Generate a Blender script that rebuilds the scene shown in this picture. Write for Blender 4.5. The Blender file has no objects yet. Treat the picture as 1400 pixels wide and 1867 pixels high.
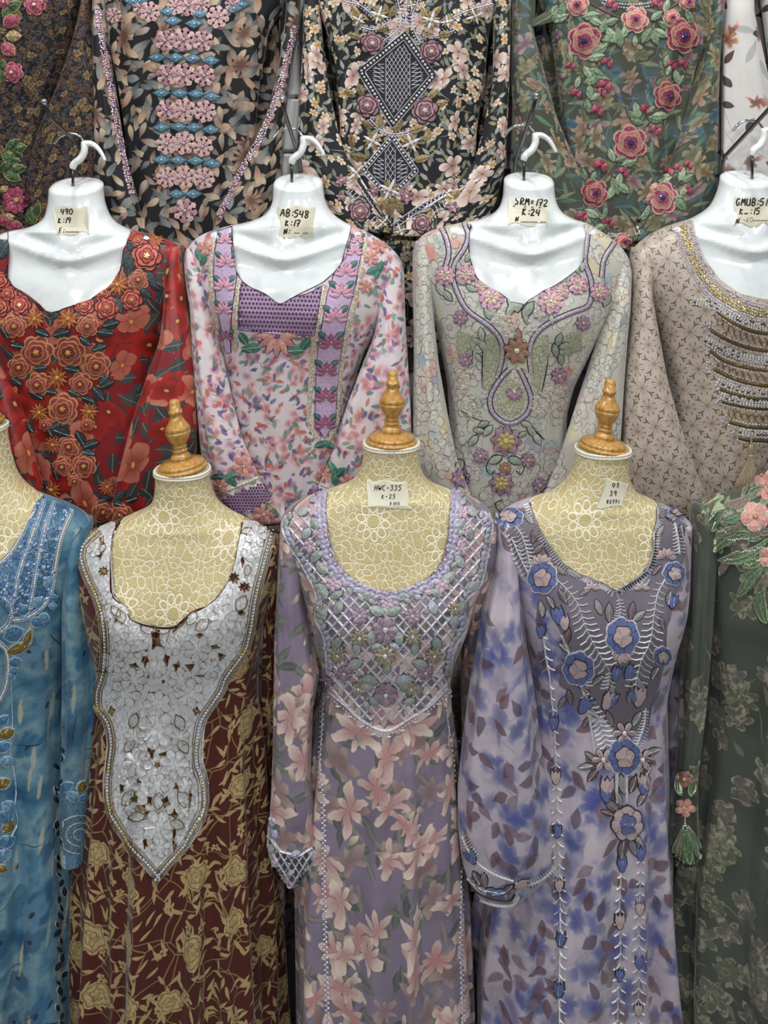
import bpy, math, random
import numpy as np
from mathutils import Vector
from mathutils.bvhtree import BVHTree
from mathutils.geometry import delaunay_2d_cdt

random.seed(7)
rng = np.random.default_rng(7)
SC = bpy.context.scene
COL = SC.collection
R = math.radians

# ------------------------------------------------------------------ camera
EYE = np.array((0.0, 0.0, 1.75))
PITCH = 0.0
FPX, CX, CY = 1500.0, 700.0, 320.0      # level camera, lens shifted down: the horizon lies at y = 320
cd = bpy.data.cameras.new('camera')
cam = bpy.data.objects.new('camera', cd)
COL.objects.link(cam)
cam.location = EYE
cam.rotation_euler = (math.pi / 2 - PITCH, 0, 0)
cd.sensor_fit = 'VERTICAL'
cd.sensor_height = 36.0
cd.lens = FPX / 1867.0 * 36.0
cd.shift_y = -(933.5 - CY) / 1867.0
cd.clip_start, cd.clip_end = 0.02, 50
SC.camera = cam

# ------------------------------------------------------------------ world, lamps, exposure
wd = bpy.data.worlds.new('shop_ambient')
SC.world = wd
wd.use_nodes = True
bg = wd.node_tree.nodes['Background']
bg.inputs[0].default_value = (0.86, 0.93, 1.0, 1)
bg.inputs[1].default_value = 0.16
SC.view_settings.view_transform = 'Standard'
SC.view_settings.look = 'None'
SC.view_settings.exposure = -0.22
SC.view_settings.gamma = 1.0
SC.view_settings.use_curve_mapping = False
SC.cycles.max_bounces = 6
SC.cycles.diffuse_bounces = 3
SC.cycles.glossy_bounces = 3
SC.cycles.caustics_reflective = False
SC.cycles.caustics_refractive = False


def lamp(x, y, z, power, size, tx=0.0, ty=1.25, tz=1.4, col=(1, 0.985, 0.96)):
    l = bpy.data.lights.new('ceiling_and_fill_light', 'AREA')
    l.shape = 'DISK'
    l.size = size
    l.energy = power
    l.color = col
    o = bpy.data.objects.new('ceiling_and_fill_light', l)
    COL.objects.link(o)
    o.location = (x, y, z)
    o.rotation_euler = (Vector((tx, ty, tz)) - Vector((x, y, z))).to_track_quat('-Z', 'Y').to_euler()
    return o


for lx, ly, p, s in ((-1.45, 1.0, 10, .08), (-0.75, 0.9, 10, .08), (0.0, 1.0, 10, .08), (0.75, 0.9, 10, .08), (1.45, 1.0, 10, .08)):
    lamp(lx, ly, 3.3, p * 1.25, s, tx=lx * .8, ty=1.65, tz=.9)
for lx, ly, p, s in ((-1.6, -1.3, 17, .14), (-0.5, -1.45, 17, .14), (0.6, -1.3, 17, .14), (1.7, -1.45, 17, .14)):  # added frontal fill lamps behind the camera, to even out the lower skirts
    lamp(lx, ly, 2.7, p, s, tx=lx * .5, ty=1.5, tz=.3)

# ------------------------------------------------------------------ projection helpers
UPV = np.array((0, math.sin(PITCH), math.cos(PITCH)))
FWD = np.array((0, math.cos(PITCH), -math.sin(PITCH)))


def rayd(px, py):
    x = (px - CX) / FPX
    y = -(py - CY) / FPX
    return np.array((x, y * UPV[1] + FWD[1], y * UPV[2] + FWD[2]))


def at(px, py, Y):
    d = rayd(px, py)
    return EYE + d * (Y / d[1])


def zat(py, Y):
    return at(700, py, Y)[2]


def proj(P):
    P = np.asarray(P, float) - EYE
    zc = P @ FWD
    return np.stack((CX + FPX * P[..., 0] / zc, CY - FPX * (P @ UPV) / zc), -1)


def inpoly(pts, poly):
    pts = np.atleast_2d(np.asarray(pts, float))
    poly = np.asarray(poly, float)
    x, y = pts[:, 0], pts[:, 1]
    ins = np.zeros(len(pts), bool)
    j = len(poly) - 1
    for i in range(len(poly)):
        xi, yi = poly[i]
        xj, yj = poly[j]
        if yi != yj:
            c = ((yi > y) != (yj > y)) & (x < (xj - xi) * (y - yi) / (yj - yi) + xi)
            ins ^= c
        j = i
    return ins


def spline(pts, n=6, closed=False):
    """Catmull-Rom through pixel points."""
    P = [np.array(p, float) for p in pts]
    m = len(P)
    out = []
    for i in range(m if closed else m - 1):
        p1, p2 = P[i], P[(i + 1) % m]
        p0 = P[i - 1] if (closed or i > 0) else 2 * p1 - p2
        p3 = P[(i + 2) % m] if (closed or i + 2 < m) else 2 * p2 - p1
        for k in range(n):
            t = k / n
            out.append(0.5 * (2 * p1 + (p2 - p0) * t + (2 * p0 - 5 * p1 + 4 * p2 - p3) * t * t + (3 * p1 - p0 - 3 * p2 + p3) * t ** 3))
    if not closed:
        out.append(P[-1])
    return [tuple(p) for p in out]


def resample(pts, step, closed=False):
    P = np.array(pts, float)
    if closed:
        P = np.vstack((P, P[:1]))
    seg = np.hypot(*np.diff(P, axis=0).T)
    s = np.concatenate(([0], np.cumsum(seg)))
    n = max(2, int(round(s[-1] / step)))
    q = np.linspace(0, s[-1], n + 1)
    if closed:
        q = q[:-1]
    return [(float(np.interp(v, s, P[:, 0])), float(np.interp(v, s, P[:, 1]))) for v in q]


def offset(pts, d):
    P = np.array(pts, float)
    T = np.gradient(P, axis=0)
    L = np.hypot(T[:, 0], T[:, 1]) + 1e-9
    return [tuple(p) for p in P + np.stack((-T[:, 1] / L, T[:, 0] / L), 1) * d]


# ------------------------------------------------------------------ objects
def tag(o, label=None, cat=None, group=None, kind=None):
    for k, v in (('label', label), ('category', cat), ('group', group), ('kind', kind)):
        if v:
            o[k] = v
    return o


def empty(name, loc):
    o = bpy.data.objects.new(name, None)
    COL.objects.link(o)
    o.location = loc
    o.empty_display_size = .05
    return o


def link(name, me, parent=None, label=None, kind=None):
    o = bpy.data.objects.new(name, me)
    COL.objects.link(o)
    if parent is not None:
        o.parent = parent
        if parent.type == 'EMPTY':
            o.location = -parent.location
    if label:
        o['label'] = label
    if kind:
        o['kind'] = kind
    return o


def mesh(name, verts, faces, mats, midx=None, smooth=True, uv=None):
    me = bpy.data.meshes.new(name)
    me.from_pydata([tuple(v) for v in verts], [], faces)
    for m in (mats if isinstance(mats, (list, tuple)) else [mats]):
        me.materials.append(m)
    if midx is not None:
        me.polygons.foreach_set('material_index', np.asarray(midx, np.int32))
    if smooth:
        me.polygons.foreach_set('use_smooth', np.ones(len(me.polygons), bool))
    if uv is not None:
        l = me.uv_layers.new(name='UVMap')
        vi = np.zeros(len(me.loops), np.int32)
        me.loops.foreach_get('vertex_index', vi)
        l.data.foreach_set('uv', np.asarray(uv, np.float32)[vi].ravel())
    me.update()
    return me


# ------------------------------------------------------------------ node expressions
NT = None


class X:
    def __init__(s, sock): s.s = sock
    def __add__(a, b): return mth('ADD', a, b)
    def __radd__(a, b): return mth('ADD', b, a)
    def __sub__(a, b): return mth('SUBTRACT', a, b)
    def __rsub__(a, b): return mth('SUBTRACT', b, a)
    def __mul__(a, b): return mth('MULTIPLY', a, b)
    def __rmul__(a, b): return mth('MULTIPLY', b, a)
    def __truediv__(a, b): return mth('DIVIDE', a, b)
    def __pow__(a, b): return mth('POWER', a, b)


def put(inp, v):
    if isinstance(v, X):
        NT.links.new(v.s, inp)
    elif isinstance(v, bpy.types.NodeSocket):
        NT.links.new(v, inp)
    else:
        if inp.type == 'RGBA' and len(v) == 3:
            v = (*v, 1)
        inp.default_value = v


def node(t, **kw):
    n = NT.nodes.new(t)
    for k, v in kw.items():
        setattr(n, k, v)
    return n


def mth(op, a, b=None, c=None, clamp=False):
    n = node('ShaderNodeMath', operation=op, use_clamp=clamp)
    for i, v in enumerate((a, b, c)):
        if v is not None:
            put(n.inputs[i], v)
    return X(n.outputs[0])


def sstep(v, lo, hi):
    n = node('ShaderNodeMapRange', interpolation_type='SMOOTHSTEP')
    put(n.inputs[0], v)
    n.inputs[1].default_value, n.inputs[2].default_value = (lo, hi) if lo <= hi else (hi, lo)
    n.inputs[3].default_value, n.inputs[4].default_value = (0, 1) if lo <= hi else (1, 0)
    return X(n.outputs[0])


def mix(f, a, b, mode='MIX'):
    n = node('ShaderNodeMix', data_type='RGBA', blend_type=mode)
    put(n.inputs[0], f)
    put(n.inputs[6], a)
    put(n.inputs[7], b)
    return X(n.outputs[2])


def ramp(v, stops, interp='LINEAR'):
    n = node('ShaderNodeValToRGB')
    cr = n.color_ramp
    cr.interpolation = interp
    while len(cr.elements) < len(stops):
        cr.elements.new(0.5)
    for e, (p, c) in zip(cr.elements, stops):
        e.position = p
        e.color = (*c[:3], 1)
    put(n.inputs[0], v)
    return X(n.outputs[0])


def vmath(op, a, b=None):
    n = node('ShaderNodeVectorMath', operation=op)
    put(n.inputs[0], a)
    if b is not None:
        if op == 'SCALE':
            put(n.inputs[3], b)
        else:
            put(n.inputs[1], b)
    return X(n.outputs[1] if op in ('LENGTH', 'DISTANCE') else n.outputs[0])


def sepx(v):
    n = node('ShaderNodeSeparateXYZ')
    put(n.inputs[0], v)
    return X(n.outputs[0]), X(n.outputs[1]), X(n.outputs[2])


def comb(x, y, z=0.0):
    n = node('ShaderNodeCombineXYZ')
    for i, v in enumerate((x, y, z)):
        put(n.inputs[i], v)
    return X(n.outputs[0])


def noise(v, scale, detail=3, rough=.5, col=False, dist=0.0):
    n = node('ShaderNodeTexNoise')
    if v is not None:
        put(n.inputs['Vector'], v)
    n.inputs['Scale'].default_value = scale
    n.inputs['Detail'].default_value = detail
    n.inputs['Roughness'].default_value = rough
    n.inputs['Distortion'].default_value = dist
    return X(n.outputs[1 if col else 0])


def voro(v, rnd=1.0, feat='F1', dim='2D', scale=1.0):
    n = node('ShaderNodeTexVoronoi', feature=feat, voronoi_dimensions=dim)
    put(n.inputs['Vector'], v)
    n.inputs['Scale'].default_value = scale
    n.inputs['Randomness'].default_value = rnd
    return n


def uvm():
    return X(node('ShaderNodeUVMap', uv_map='UVMap').outputs[0])


def objc():
    return X(node('ShaderNodeTexCoord').outputs['Object'])


def warp(uv, scale, amt):
    c = noise(uv, scale, 2, col=True)
    return vmath('ADD', uv, vmath('SCALE', vmath('SUBTRACT', c, (.5, .5, .5)), amt))


def cells(uv, size, seed, rnd=.8, stretch=(1, 1)):
    """Local coordinates in random cells: x, y (cell units, turned at random), r, angle, three random numbers."""
    p = vmath('ADD', vmath('MULTIPLY', uv, (stretch[0] / size, stretch[1] / size, 0)), (seed * 3.71, seed * 7.13, 0))
    v = voro(p, rnd)
    d = vmath('SUBTRACT', p, v.outputs['Position'])
    dx, dy, _ = sepx(d)
    q = node('ShaderNodeSeparateColor')
    put(q.inputs[0], v.outputs['Color'])
    return dx, dy, X(q.outputs[0]), X(q.outputs[1]), X(q.outputs[2])


def flower(uv, size, seed, n=5, rad=.42, notch=.45, pw=2.5, rnd=.8, keep=1.0, soft=.06, vary=.35, turn=6.283, squash=.6, irr=.22):
    """Random scatter of n-petalled flowers. Returns mask, t (0 centre..1 tip), a (0 petal axis..1 gap), random numbers."""
    dx, dy, r1, r2, r3 = cells(uv, size, seed, rnd)
    th = r1 * turn
    c, s = mth('COSINE', th), mth('SINE', th)
    lx, ly = dx * c - dy * s, (dx * s + dy * c) * (1.0 + squash * r3)
    r = mth('SQRT', lx * lx + ly * ly)
    ang = mth('ARCTAN2', ly, lx)
    fr = mth('FRACT', ang * (n / 6.28318) + 10.0 + r2) - 0.5
    a = mth('ABSOLUTE', fr) * 2.0
    sz = rad * (1.0 - vary * r2) * (1.0 + irr * mth('SINE', ang * 2.0 + r3 * 9.0))
    rb = sz * (1.0 - notch * (a ** pw))
    m = sstep(r / rb, 1.0, 1.0 - soft)
    if keep < 1:
        m = m * mth('LESS_THAN', r3, keep)
    return m, r / sz, a, (r1, r2, r3)


def leaf(uv, size, seed, ln=.45, w=.16, rnd=.9, keep=1.0, soft=.1, turn=6.283, base=0.0):
    dx, dy, r1, r2, r3 = cells(uv, size, seed, rnd)
    th = r1 * turn + base
    c, s = mth('COSINE', th), mth('SINE', th)
    lx, ly = dx * c - dy * s, dx * s + dy * c
    u = lx / ln
    prof = w * (1.0 - u * u) * (1.0 + .5 * u)
    m = sstep(mth('ABSOLUTE', ly) / mth('MAXIMUM', prof, .001), 1.0, 1.0 - soft) * mth('LESS_THAN', mth('ABSOLUTE', u), 1.0)
    if keep < 1:
        m = m * mth('LESS_THAN', r3, keep)
    return m, u, ly / w, (r1, r2, r3)


def newmat(name):
    global NT
    m = bpy.data.materials.new(name)
    m.use_nodes = True
    NT = m.node_tree
    NT.nodes.clear()
    out = node('ShaderNodeOutputMaterial')
    b = node('ShaderNodeBsdfPrincipled')
    NT.links.new(b.outputs[0], out.inputs[0])
    return m, b


def bump(b, h, strength=.3, dist=.001):
    n = node('ShaderNodeBump')
    n.inputs['Strength'].default_value = strength
    n.inputs['Distance'].default_value = dist
    put(n.inputs['Height'], h)
    NT.links.new(n.outputs[0], b.inputs['Normal'])


def glitter(b, co, scale, amt):
    """Tiny facets: every cell tips the normal its own way."""
    v = voro(co, 1, dim='3D', scale=scale)
    g = node('ShaderNodeNewGeometry')
    nn = vmath('NORMALIZE', vmath('ADD', g.outputs['Normal'], vmath('SCALE', vmath('SUBTRACT', v.outputs['Color'], (.5, .5, .5)), amt)))
    put(b.inputs['Normal'], nn)
    return v


def cloth(b, uv, col, rough=.62, sheen=.25, spec=.35, weave=.25):
    put(b.inputs['Base Color'], col)
    b.inputs['Roughness'].default_value = rough
    b.inputs['Specular IOR Level'].default_value = spec
    b.inputs['Sheen Weight'].default_value = sheen
    b.inputs['Sheen Roughness'].default_value = .4
    h = noise(uv, 90, 3) * .5 + noise(uv, 1400, 1) * .25
    bump(b, h, weave, .0015)


def hexc(s):
    v = [int(s[i:i + 2], 16) / 255 for i in (0, 2, 4)]
    return tuple(c / 12.92 if c <= .04045 else ((c + .055) / 1.055) ** 2.4 for c in v)


H = hexc
_MC = {}


def thread(hx, rough=.5, metal=0.0, vary=.25, glit=0.0, name='embroidery_thread', gscale=500, spec=.5):
    """Embroidery thread / sequin / metal material, cached by its settings."""
    k = (hx, rough, metal, vary, glit, gscale)
    if k in _MC:
        return _MC[k]
    m, b = newmat(name)
    co = objc()
    c = H(hx)
    n = noise(co, 260, 2)
    put(b.inputs['Base Color'], mix(n, tuple(x * (1 - vary) for x in c), tuple(min(1, x * (1 + vary)) for x in c)))
    b.inputs['Roughness'].default_value = rough
    b.inputs['Metallic'].default_value = metal
    b.inputs['Specular IOR Level'].default_value = spec
    if glit:
        glitter(b, co, gscale, glit)
    else:
        bump(b, noise(co, 900, 1), .35, .001)
    _MC[k] = m
    return m


def stone(hx, rough=.16, metal=.3, name='crystal_stone'):
    k = ('stone', hx, rough, metal)
    if k in _MC:
        return _MC[k]
    m, b = newmat(name)
    v = voro(objc(), 1, dim='3D', scale=160)
    q = node('ShaderNodeHueSaturation')
    put(q.inputs['Hue'], X(v.outputs['Distance']) * .12 + .46)
    put(q.inputs['Color'], H(hx))
    NT.links.new(q.outputs[0], b.inputs['Base Color'])
    b.inputs['Roughness'].default_value = rough
    b.inputs['Metallic'].default_value = metal
    _MC[k] = m
    return m


# ------------------------------------------------------------------ draped surfaces
SIGN = -1


class Surf:
    """World-space faces one can lay pieces on: a photo pixel is sent out as a ray and lands on the cloth."""
    def __init__(s, pieces, Y):
        vs, fs = [], []
        for v, f in pieces:
            k = len(vs)
            vs += [tuple(p) for p in v]
            fs += [tuple(i + k for i in q) for q in f]
        s.b = BVHTree.FromPolygons(vs, fs)
        s.Y = Y
        s.miss = 0
        s.c = {}

    def hit(s, px, py):
        k = (round(px, 2), round(py, 2))
        if k in s.c:
            return s.c[k]
        d = rayd(px, py)
        d = d / np.linalg.norm(d)
        P, n, i, _ = s.b.ray_cast(Vector(EYE), Vector(d), 10)
        if P is None or (n.dot(Vector(d)) * SIGN > 0 and P[1] > s.Y - .03):
            s.miss += 1
            q = at(px, py, s.Y - .06)
            P, n, i, _ = s.b.find_nearest(Vector(q))
        P = np.array(P)
        n = np.array(n)
        if n @ d > 0:
            n = -n
        s.c[k] = (P, n)
        return P, n

    def put(s, px, py, h):
        P, n = s.hit(px, py)
        return P + n * h


class MB:
    """Collects pieces that lie on a Surf and links them as one mesh."""
    def __init__(s, surf):
        s.S = surf
        s.v, s.f, s.m, s.mats = [], [], [], []

    def mi(s, mat):
        if mat not in s.mats:
            s.mats.append(mat)
        return s.mats.index(mat)

    def fan(s, c, pts, h0, h1, mat, skirt=True):
        k, m = len(s.v), s.mi(mat)
        n = len(pts)
        s.v.append(s.S.put(c[0], c[1], h1))
        s.v += [s.S.put(p[0], p[1], h0) for p in pts]
        for i in range(n):
            s.f.append((k, k + 1 + i, k + 1 + (i + 1) % n))
            s.m.append(m)
        if skirt:
            k2 = len(s.v)
            s.v += [s.S.put(p[0], p[1], -.0006) for p in pts]
            for i in range(n):
                j = (i + 1) % n
                s.f.append((k + 1 + i, k2 + i, k2 + j, k + 1 + j))
                s.m.append(m)

    def ribbon(s, pts, w, h, mat, closed=False, taper=False):
        m = s.mi(mat)
        P = np.array(pts, float)
        n = len(P)
        if closed:
            T = np.roll(P, -1, 0) - np.roll(P, 1, 0)
        else:
            T = np.gradient(P, axis=0)
        L = np.hypot(T[:, 0], T[:, 1]) + 1e-9
        Nn = np.stack((-T[:, 1] / L, T[:, 0] / L), 1)
        k = len(s.v)
        for i in range(n):
            ww = w * (.5 if not taper else .5 * max(.12, 1 - i / (n - 1)))
            a, b = P[i] + Nn[i] * ww, P[i] - Nn[i] * ww
            s.v += [s.S.put(a[0], a[1], 0.0002), s.S.put(P[i][0], P[i][1], h), s.S.put(b[0], b[1], 0.0002)]
        for i in range(n if closed else n - 1):
            a, b = k + 3 * i, k + 3 * ((i + 1) % n)
            s.f += [(a, a + 1, b + 1, b), (a + 1, a + 2, b + 2, b + 1)]
            s.m += [m, m]

    def bead(s, px, py, r, mat, n=6, flat=.55, h=.0009, asp=1.0, rot=0.0):
        """Faceted dome, r in pixels."""
        m = s.mi(mat)
        P, nn = s.S.hit(px, py)
        sc = ((P - EYE) @ FWD) / FPX
        rr = r * sc
        up = np.array((0, 0, 1.0))
        t1 = np.cross(up, nn)
        t1 /= np.linalg.norm(t1) + 1e-9
        t2 = np.cross(nn, t1)
        ca, sa = math.cos(rot), math.sin(rot)
        u, v = t1 * ca + t2 * sa, -t1 * sa + t2 * ca
        k = len(s.v)
        a0 = random.random()
        for f, hh in ((1, h), (.62, h + rr * flat * 1.3)):
            for i in range(n):
                a = a0 + 2 * math.pi * i / n
                s.v.append(P + (u * math.cos(a) * asp + v * math.sin(a)) * rr * f + nn * hh)
        for i in range(n):
            j = (i + 1) % n
            s.f.append((k + i, k + j, k + n + j, k + n + i))
            s.m.append(m)
        s.f.append(tuple(k + n + i for i in range(n)))
        s.m.append(m)

    def sheet(s, outer, holes, h, mat, spacing=9, skirt=True, hfun=None):
        outer = [tuple(p) for p in outer]
        V = list(outer)
        E = [(i, (i + 1) % len(outer)) for i in range(len(outer))]
        for hl in holes:
            k = len(V)
            V += [tuple(p) for p in hl]
            E += [(k + i, k + (i + 1) % len(hl)) for i in range(len(hl))]
        A = np.array(outer)
        x0, y0 = A.min(0)
        x1, y1 = A.max(0)
        gx, gy = np.meshgrid(np.arange(x0, x1, spacing), np.arange(y0, y1, spacing))
        G = np.stack((gx.ravel(), gy.ravel()), 1)
        if len(G):
            ok = inpoly(G, outer)
            for hl in holes:
                ok &= ~inpoly(G, hl)
            V += [tuple(p) for p in G[ok]]
        ov, oe, of, *_ = delaunay_2d_cdt([Vector(p) for p in V], E, [], 0, 1e-4)
        ov = np.array([tuple(p) for p in ov])
        T = np.array([tuple(f) for f in of if len(f) == 3])
        C = ov[T].mean(1)
        ok = inpoly(C, outer)
        for hl in holes:
            ok &= ~inpoly(C, hl)
        T = T[ok]
        m = s.mi(mat)
        k = len(s.v)
        s.v += [s.S.put(p[0], p[1], h if hfun is None else hfun(p[0], p[1])) for p in ov]
        cnt = {}
        for t in T:
            s.f.append(tuple(int(k + i) for i in t))
            s.m.append(m)
            for a, b in ((t[0], t[1]), (t[1], t[2]), (t[2], t[0])):
                e = (min(a, b), max(a, b))
                cnt[e] = cnt.get(e, 0) + 1
        if skirt:
            low = {}
            for (a, b), c in cnt.items():
                if c == 1:
                    for i in (a, b):
                        if i not in low:
                            low[i] = len(s.v)
                            s.v.append(s.S.put(ov[i][0], ov[i][1], -.0006))
                    s.f.append((int(k + a), int(k + b), low[b], low[a]))
                    s.m.append(m)

    def build(s, name, parent, label=None, kind=None, smooth=False):
        if not s.f:
            return None
        me = mesh(name, s.v, s.f, s.mats, s.m, smooth or kind == 'stuff')
        return link(name, me, parent, label, kind)


def smooth1(a, k):
    if k < 1:
        return a
    w = np.hanning(2 * k + 3)[1:-1]
    w /= w.sum()
    p = np.concatenate((2 * a[0] - a[k:0:-1], a, 2 * a[-1] - a[-2:-k - 2:-1]))
    return np.convolve(p, w, 'valid')


def dense(rows, step=6.0, sm=2):
    """Fill in traced rows. rows: (y, xl, xr, extra...). A row pair that spreads fast gets as many rows as its slope needs."""
    A = np.array(rows, float)
    out = [A[0]]
    for a, b in zip(A[:-1], A[1:]):
        n = max(1, int(math.ceil(max(abs(b[0] - a[0]), abs(b[1] - a[1]) * .7, abs(b[2] - a[2]) * .7) / step)))
        for i in range(1, n + 1):
            out.append(a + (b - a) * i / n)
    A = np.array(out)
    for c in range(A.shape[1]):
        A[:, c] = smooth1(A[:, c], sm)
    return A


def ring_mesh(C, closed_top=False, closed_bot=False, drop=None):
    nr, n = C.shape[:2]
    V = C.reshape(-1, 3)
    F = []
    for i in range(nr - 1):
        for j in range(n):
            F.append((i * n + j, (i + 1) * n + j, (i + 1) * n + (j + 1) % n, i * n + (j + 1) % n))
    return V, F


def loft(rows, Yc, n=96, pw=2.3, fold=None, step=6.0, sm=2, inset=0.0, yin=-1e9):
    """Horizontal cross-sections through traced left and right edges. rows: (y, xl, xr, depth in front, depth behind, fold size[, forward shift]).
    Returns ring vertices, uv in metres. t = pi/2 faces the camera."""
    D = dense(rows, step, sm)
    t = np.linspace(0, 2 * math.pi, n, endpoint=False) - math.pi / 2   # seam at the back
    c, s = np.cos(t), np.sin(t)
    cx_ = np.sign(c) * np.abs(c) ** (2 / pw)
    sx_ = np.sign(s) * np.abs(s) ** (2 / pw)
    C = np.zeros((len(D), n, 3))
    for i, d in enumerate(D):
        q_ = min(1, max(0, (d[0] - yin) / 60))
        ins = inset * (.2 * min(1, max(0, (d[0] - yin) / 8)) + .8 * q_ * q_ * (3 - 2 * q_))
        Y = Yc - (d[6] if len(d) > 6 else 0)
        pl, pr = at(d[1], d[0], Y), at(d[2], d[0], Y)
        a = max(.002, (pr[0] - pl[0]) / 2 - ins)
        x0 = (pr[0] + pl[0]) / 2
        bf, bb = max(.002, d[3] - ins), max(.002, d[4] - ins)
        z = pl[2]
        dep = np.where(s > 0, bf, bb)
        C[i, :, 0] = x0 + a * cx_
        C[i, :, 1] = Y - dep * sx_
        C[i, :, 2] = z
        if fold is not None and d[5] > 0:
            g = fold(t, C[i, :, 0], z) * d[5] * 2.8
            C[i, :, 0] += g * c * .7
            C[i, :, 1] -= g * s
    seg = np.linalg.norm(np.roll(C, -1, 1) - C, axis=2)
    u = np.concatenate((np.zeros((len(D), 1)), np.cumsum(seg, 1)[:, :-1]), 1)
    u -= u[:, n // 2:n // 2 + 1]
    uv = np.stack((u, C[:, :, 2]), -1).reshape(-1, 2)
    return C, uv


def mkfold(seed, k=(5, 9, 14), drift=.6):
    q = np.random.default_rng(seed)
    ph = q.uniform(0, 6.28, len(k))
    dr = q.uniform(-drift, drift, len(k))
    am = q.uniform(.6, 1.0, len(k))

    def f(t, x, z):
        g = 0
        for kk, p, d, a in zip(k, ph, dr, am):
            w = np.sin(kk * t + p + d * z * 3 + .5 * np.sin(2.3 * z + p) + .35 * np.sin(3.1 * t + 5 * z))
            g = g + a * (np.sign(w) * np.abs(w) ** .8 - .25) / (1 + .12 * kk)
        return np.maximum(g * .6 + .3, -.12)
    return f
# ================================================================== the place: slatted wall and tiled floor
YF, YM, YT, YW = 1.54, 1.735, 1.838, 1.91


def box(verts, faces, x0, x1, y0, y1, z0, z1, bev=0):
    k = len(verts)
    verts += [(x, y, z) for z in (z0, z1) for x, y in ((x0, y0), (x1, y0), (x1, y1), (x0, y1))]
    faces += [tuple(k + i for i in f) for f in ((3, 2, 1, 0), (4, 5, 6, 7), (0, 1, 5, 4), (1, 2, 6, 5), (2, 3, 7, 6), (3, 0, 4, 7))]


def mat_plain(name, hx, rough=.5, metal=0.0, nz=0.0, nscale=8, coat=0.0):
    m, b = newmat(name)
    c = H(hx)
    if nz:
        n = noise(objc(), nscale, 4)
        put(b.inputs['Base Color'], mix(n, tuple(v * (1 - nz) for v in c), tuple(min(1, v * (1 + nz)) for v in c)))
    else:
        put(b.inputs['Base Color'], c)
    b.inputs['Roughness'].default_value = rough
    b.inputs['Metallic'].default_value = metal
    b.inputs['Coat Weight'].default_value = coat
    return m


M_SLAT = mat_plain('white_laminate', 'd3d5d6', .35, nz=.05)
M_ALU = mat_plain('aluminium_insert', '8d8a88', .35, .9)
M_TILE = mat_plain('grey_floor_tile', '8b8d8d', .4, nz=.1, nscale=20)
M_GROUT = mat_plain('dark_grout', '4c4d4e', .8)
M_CHROME = mat_plain('chrome', 'd9d9da', .12, 1.0)
M_STEEL = mat_plain('dark_steel', '6b6a6c', .28, 1.0)
M_PLASTIC = mat_plain('white_plastic', 'e6eae8', .3)

v, f = [], []
box(v, f, -1.9, 1.9, YW + .02, YW + .10, 0, 3.3)
WALL = link('wall_back', mesh('wall_back', v, f, M_GROUT, smooth=False), kind='structure')
PITCHZ = 100 * YW / FPX
z0s = zat(178, YW) - 15 * PITCHZ
slat_me = ins_me = None
for i in range(-1, 37):
    z = z0s + i * PITCHZ
    if z < -.08 or z > 3.1:
        continue
    if slat_me is None:
        v, f = [], []
        g = .008
        pr = [(0, g), (0, PITCHZ - g), (.006, PITCHZ - g * .35), (.02, PITCHZ - g * .35), (.02, g * .35), (.006, g * .35)]
        v = [(x, yy, zz) for x in (-1.9, 1.9) for yy, zz in pr]
        f = [tuple((i_, (i_ + 1) % 6, (i_ + 1) % 6 + 6, i_ + 6)) for i_ in range(6)] + [tuple(range(5, -1, -1)), tuple(range(6, 12))]
        slat_me = mesh('slat', v, f, M_SLAT, smooth=False)
        v, f = [], []
        box(v, f, -1.9, 1.9, .004, .0075, -.009, .0095)
        box(v, f, -1.9, 1.9, .0, .004, -.0105, -.0085)
        ins_me = mesh('groove_insert', v, f, M_ALU, smooth=False)
    o = link('slat', slat_me, WALL)
    o.location = (0, YW, z)
    o = link('groove_insert', ins_me, WALL)
    o.location = (0, YW + .003, z)

v, f = [], []
box(v, f, -2.2, 2.2, -1.0, YW + .1, -.06, -.006)
FLOOR = link('floor', mesh('floor', v, f, M_GROUT, smooth=False), kind='structure')
YJ = EYE[2] * FPX / (1857 - CY)
v, f = [], []
box(v, f, -.298, .298, -.298, .298, -.02, 0)
tile_me = mesh('tile', v, f, M_TILE, smooth=False)
for i in range(-3, 4):
    for j in range(-3, 1):
        o = link('tile', tile_me, FLOOR)
        o.location = (i * .6 - .05, YJ + .3 + j * .6, 0)

# ================================================================== mannequins
def mat_gloss():
    m, b = newmat('white_gloss_lacquer')
    n = noise(objc(), 30, 4)
    put(b.inputs['Base Color'], mix(sstep(n, .45, .75), H('e1e7e8'), H('d2dadb')))
    b.inputs['Roughness'].default_value = .16
    b.inputs['Coat Weight'].default_value = .6
    b.inputs['Coat Roughness'].default_value = .05
    bump(b, noise(objc(), 18, 2), .12, .01)
    return m


def lines(v, lo, hi):
    """1 inside a band lo..hi of v with soft edges."""
    e = (hi - lo) * .35
    return sstep(v, lo, lo + e) * sstep(v, hi, hi - e)


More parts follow.
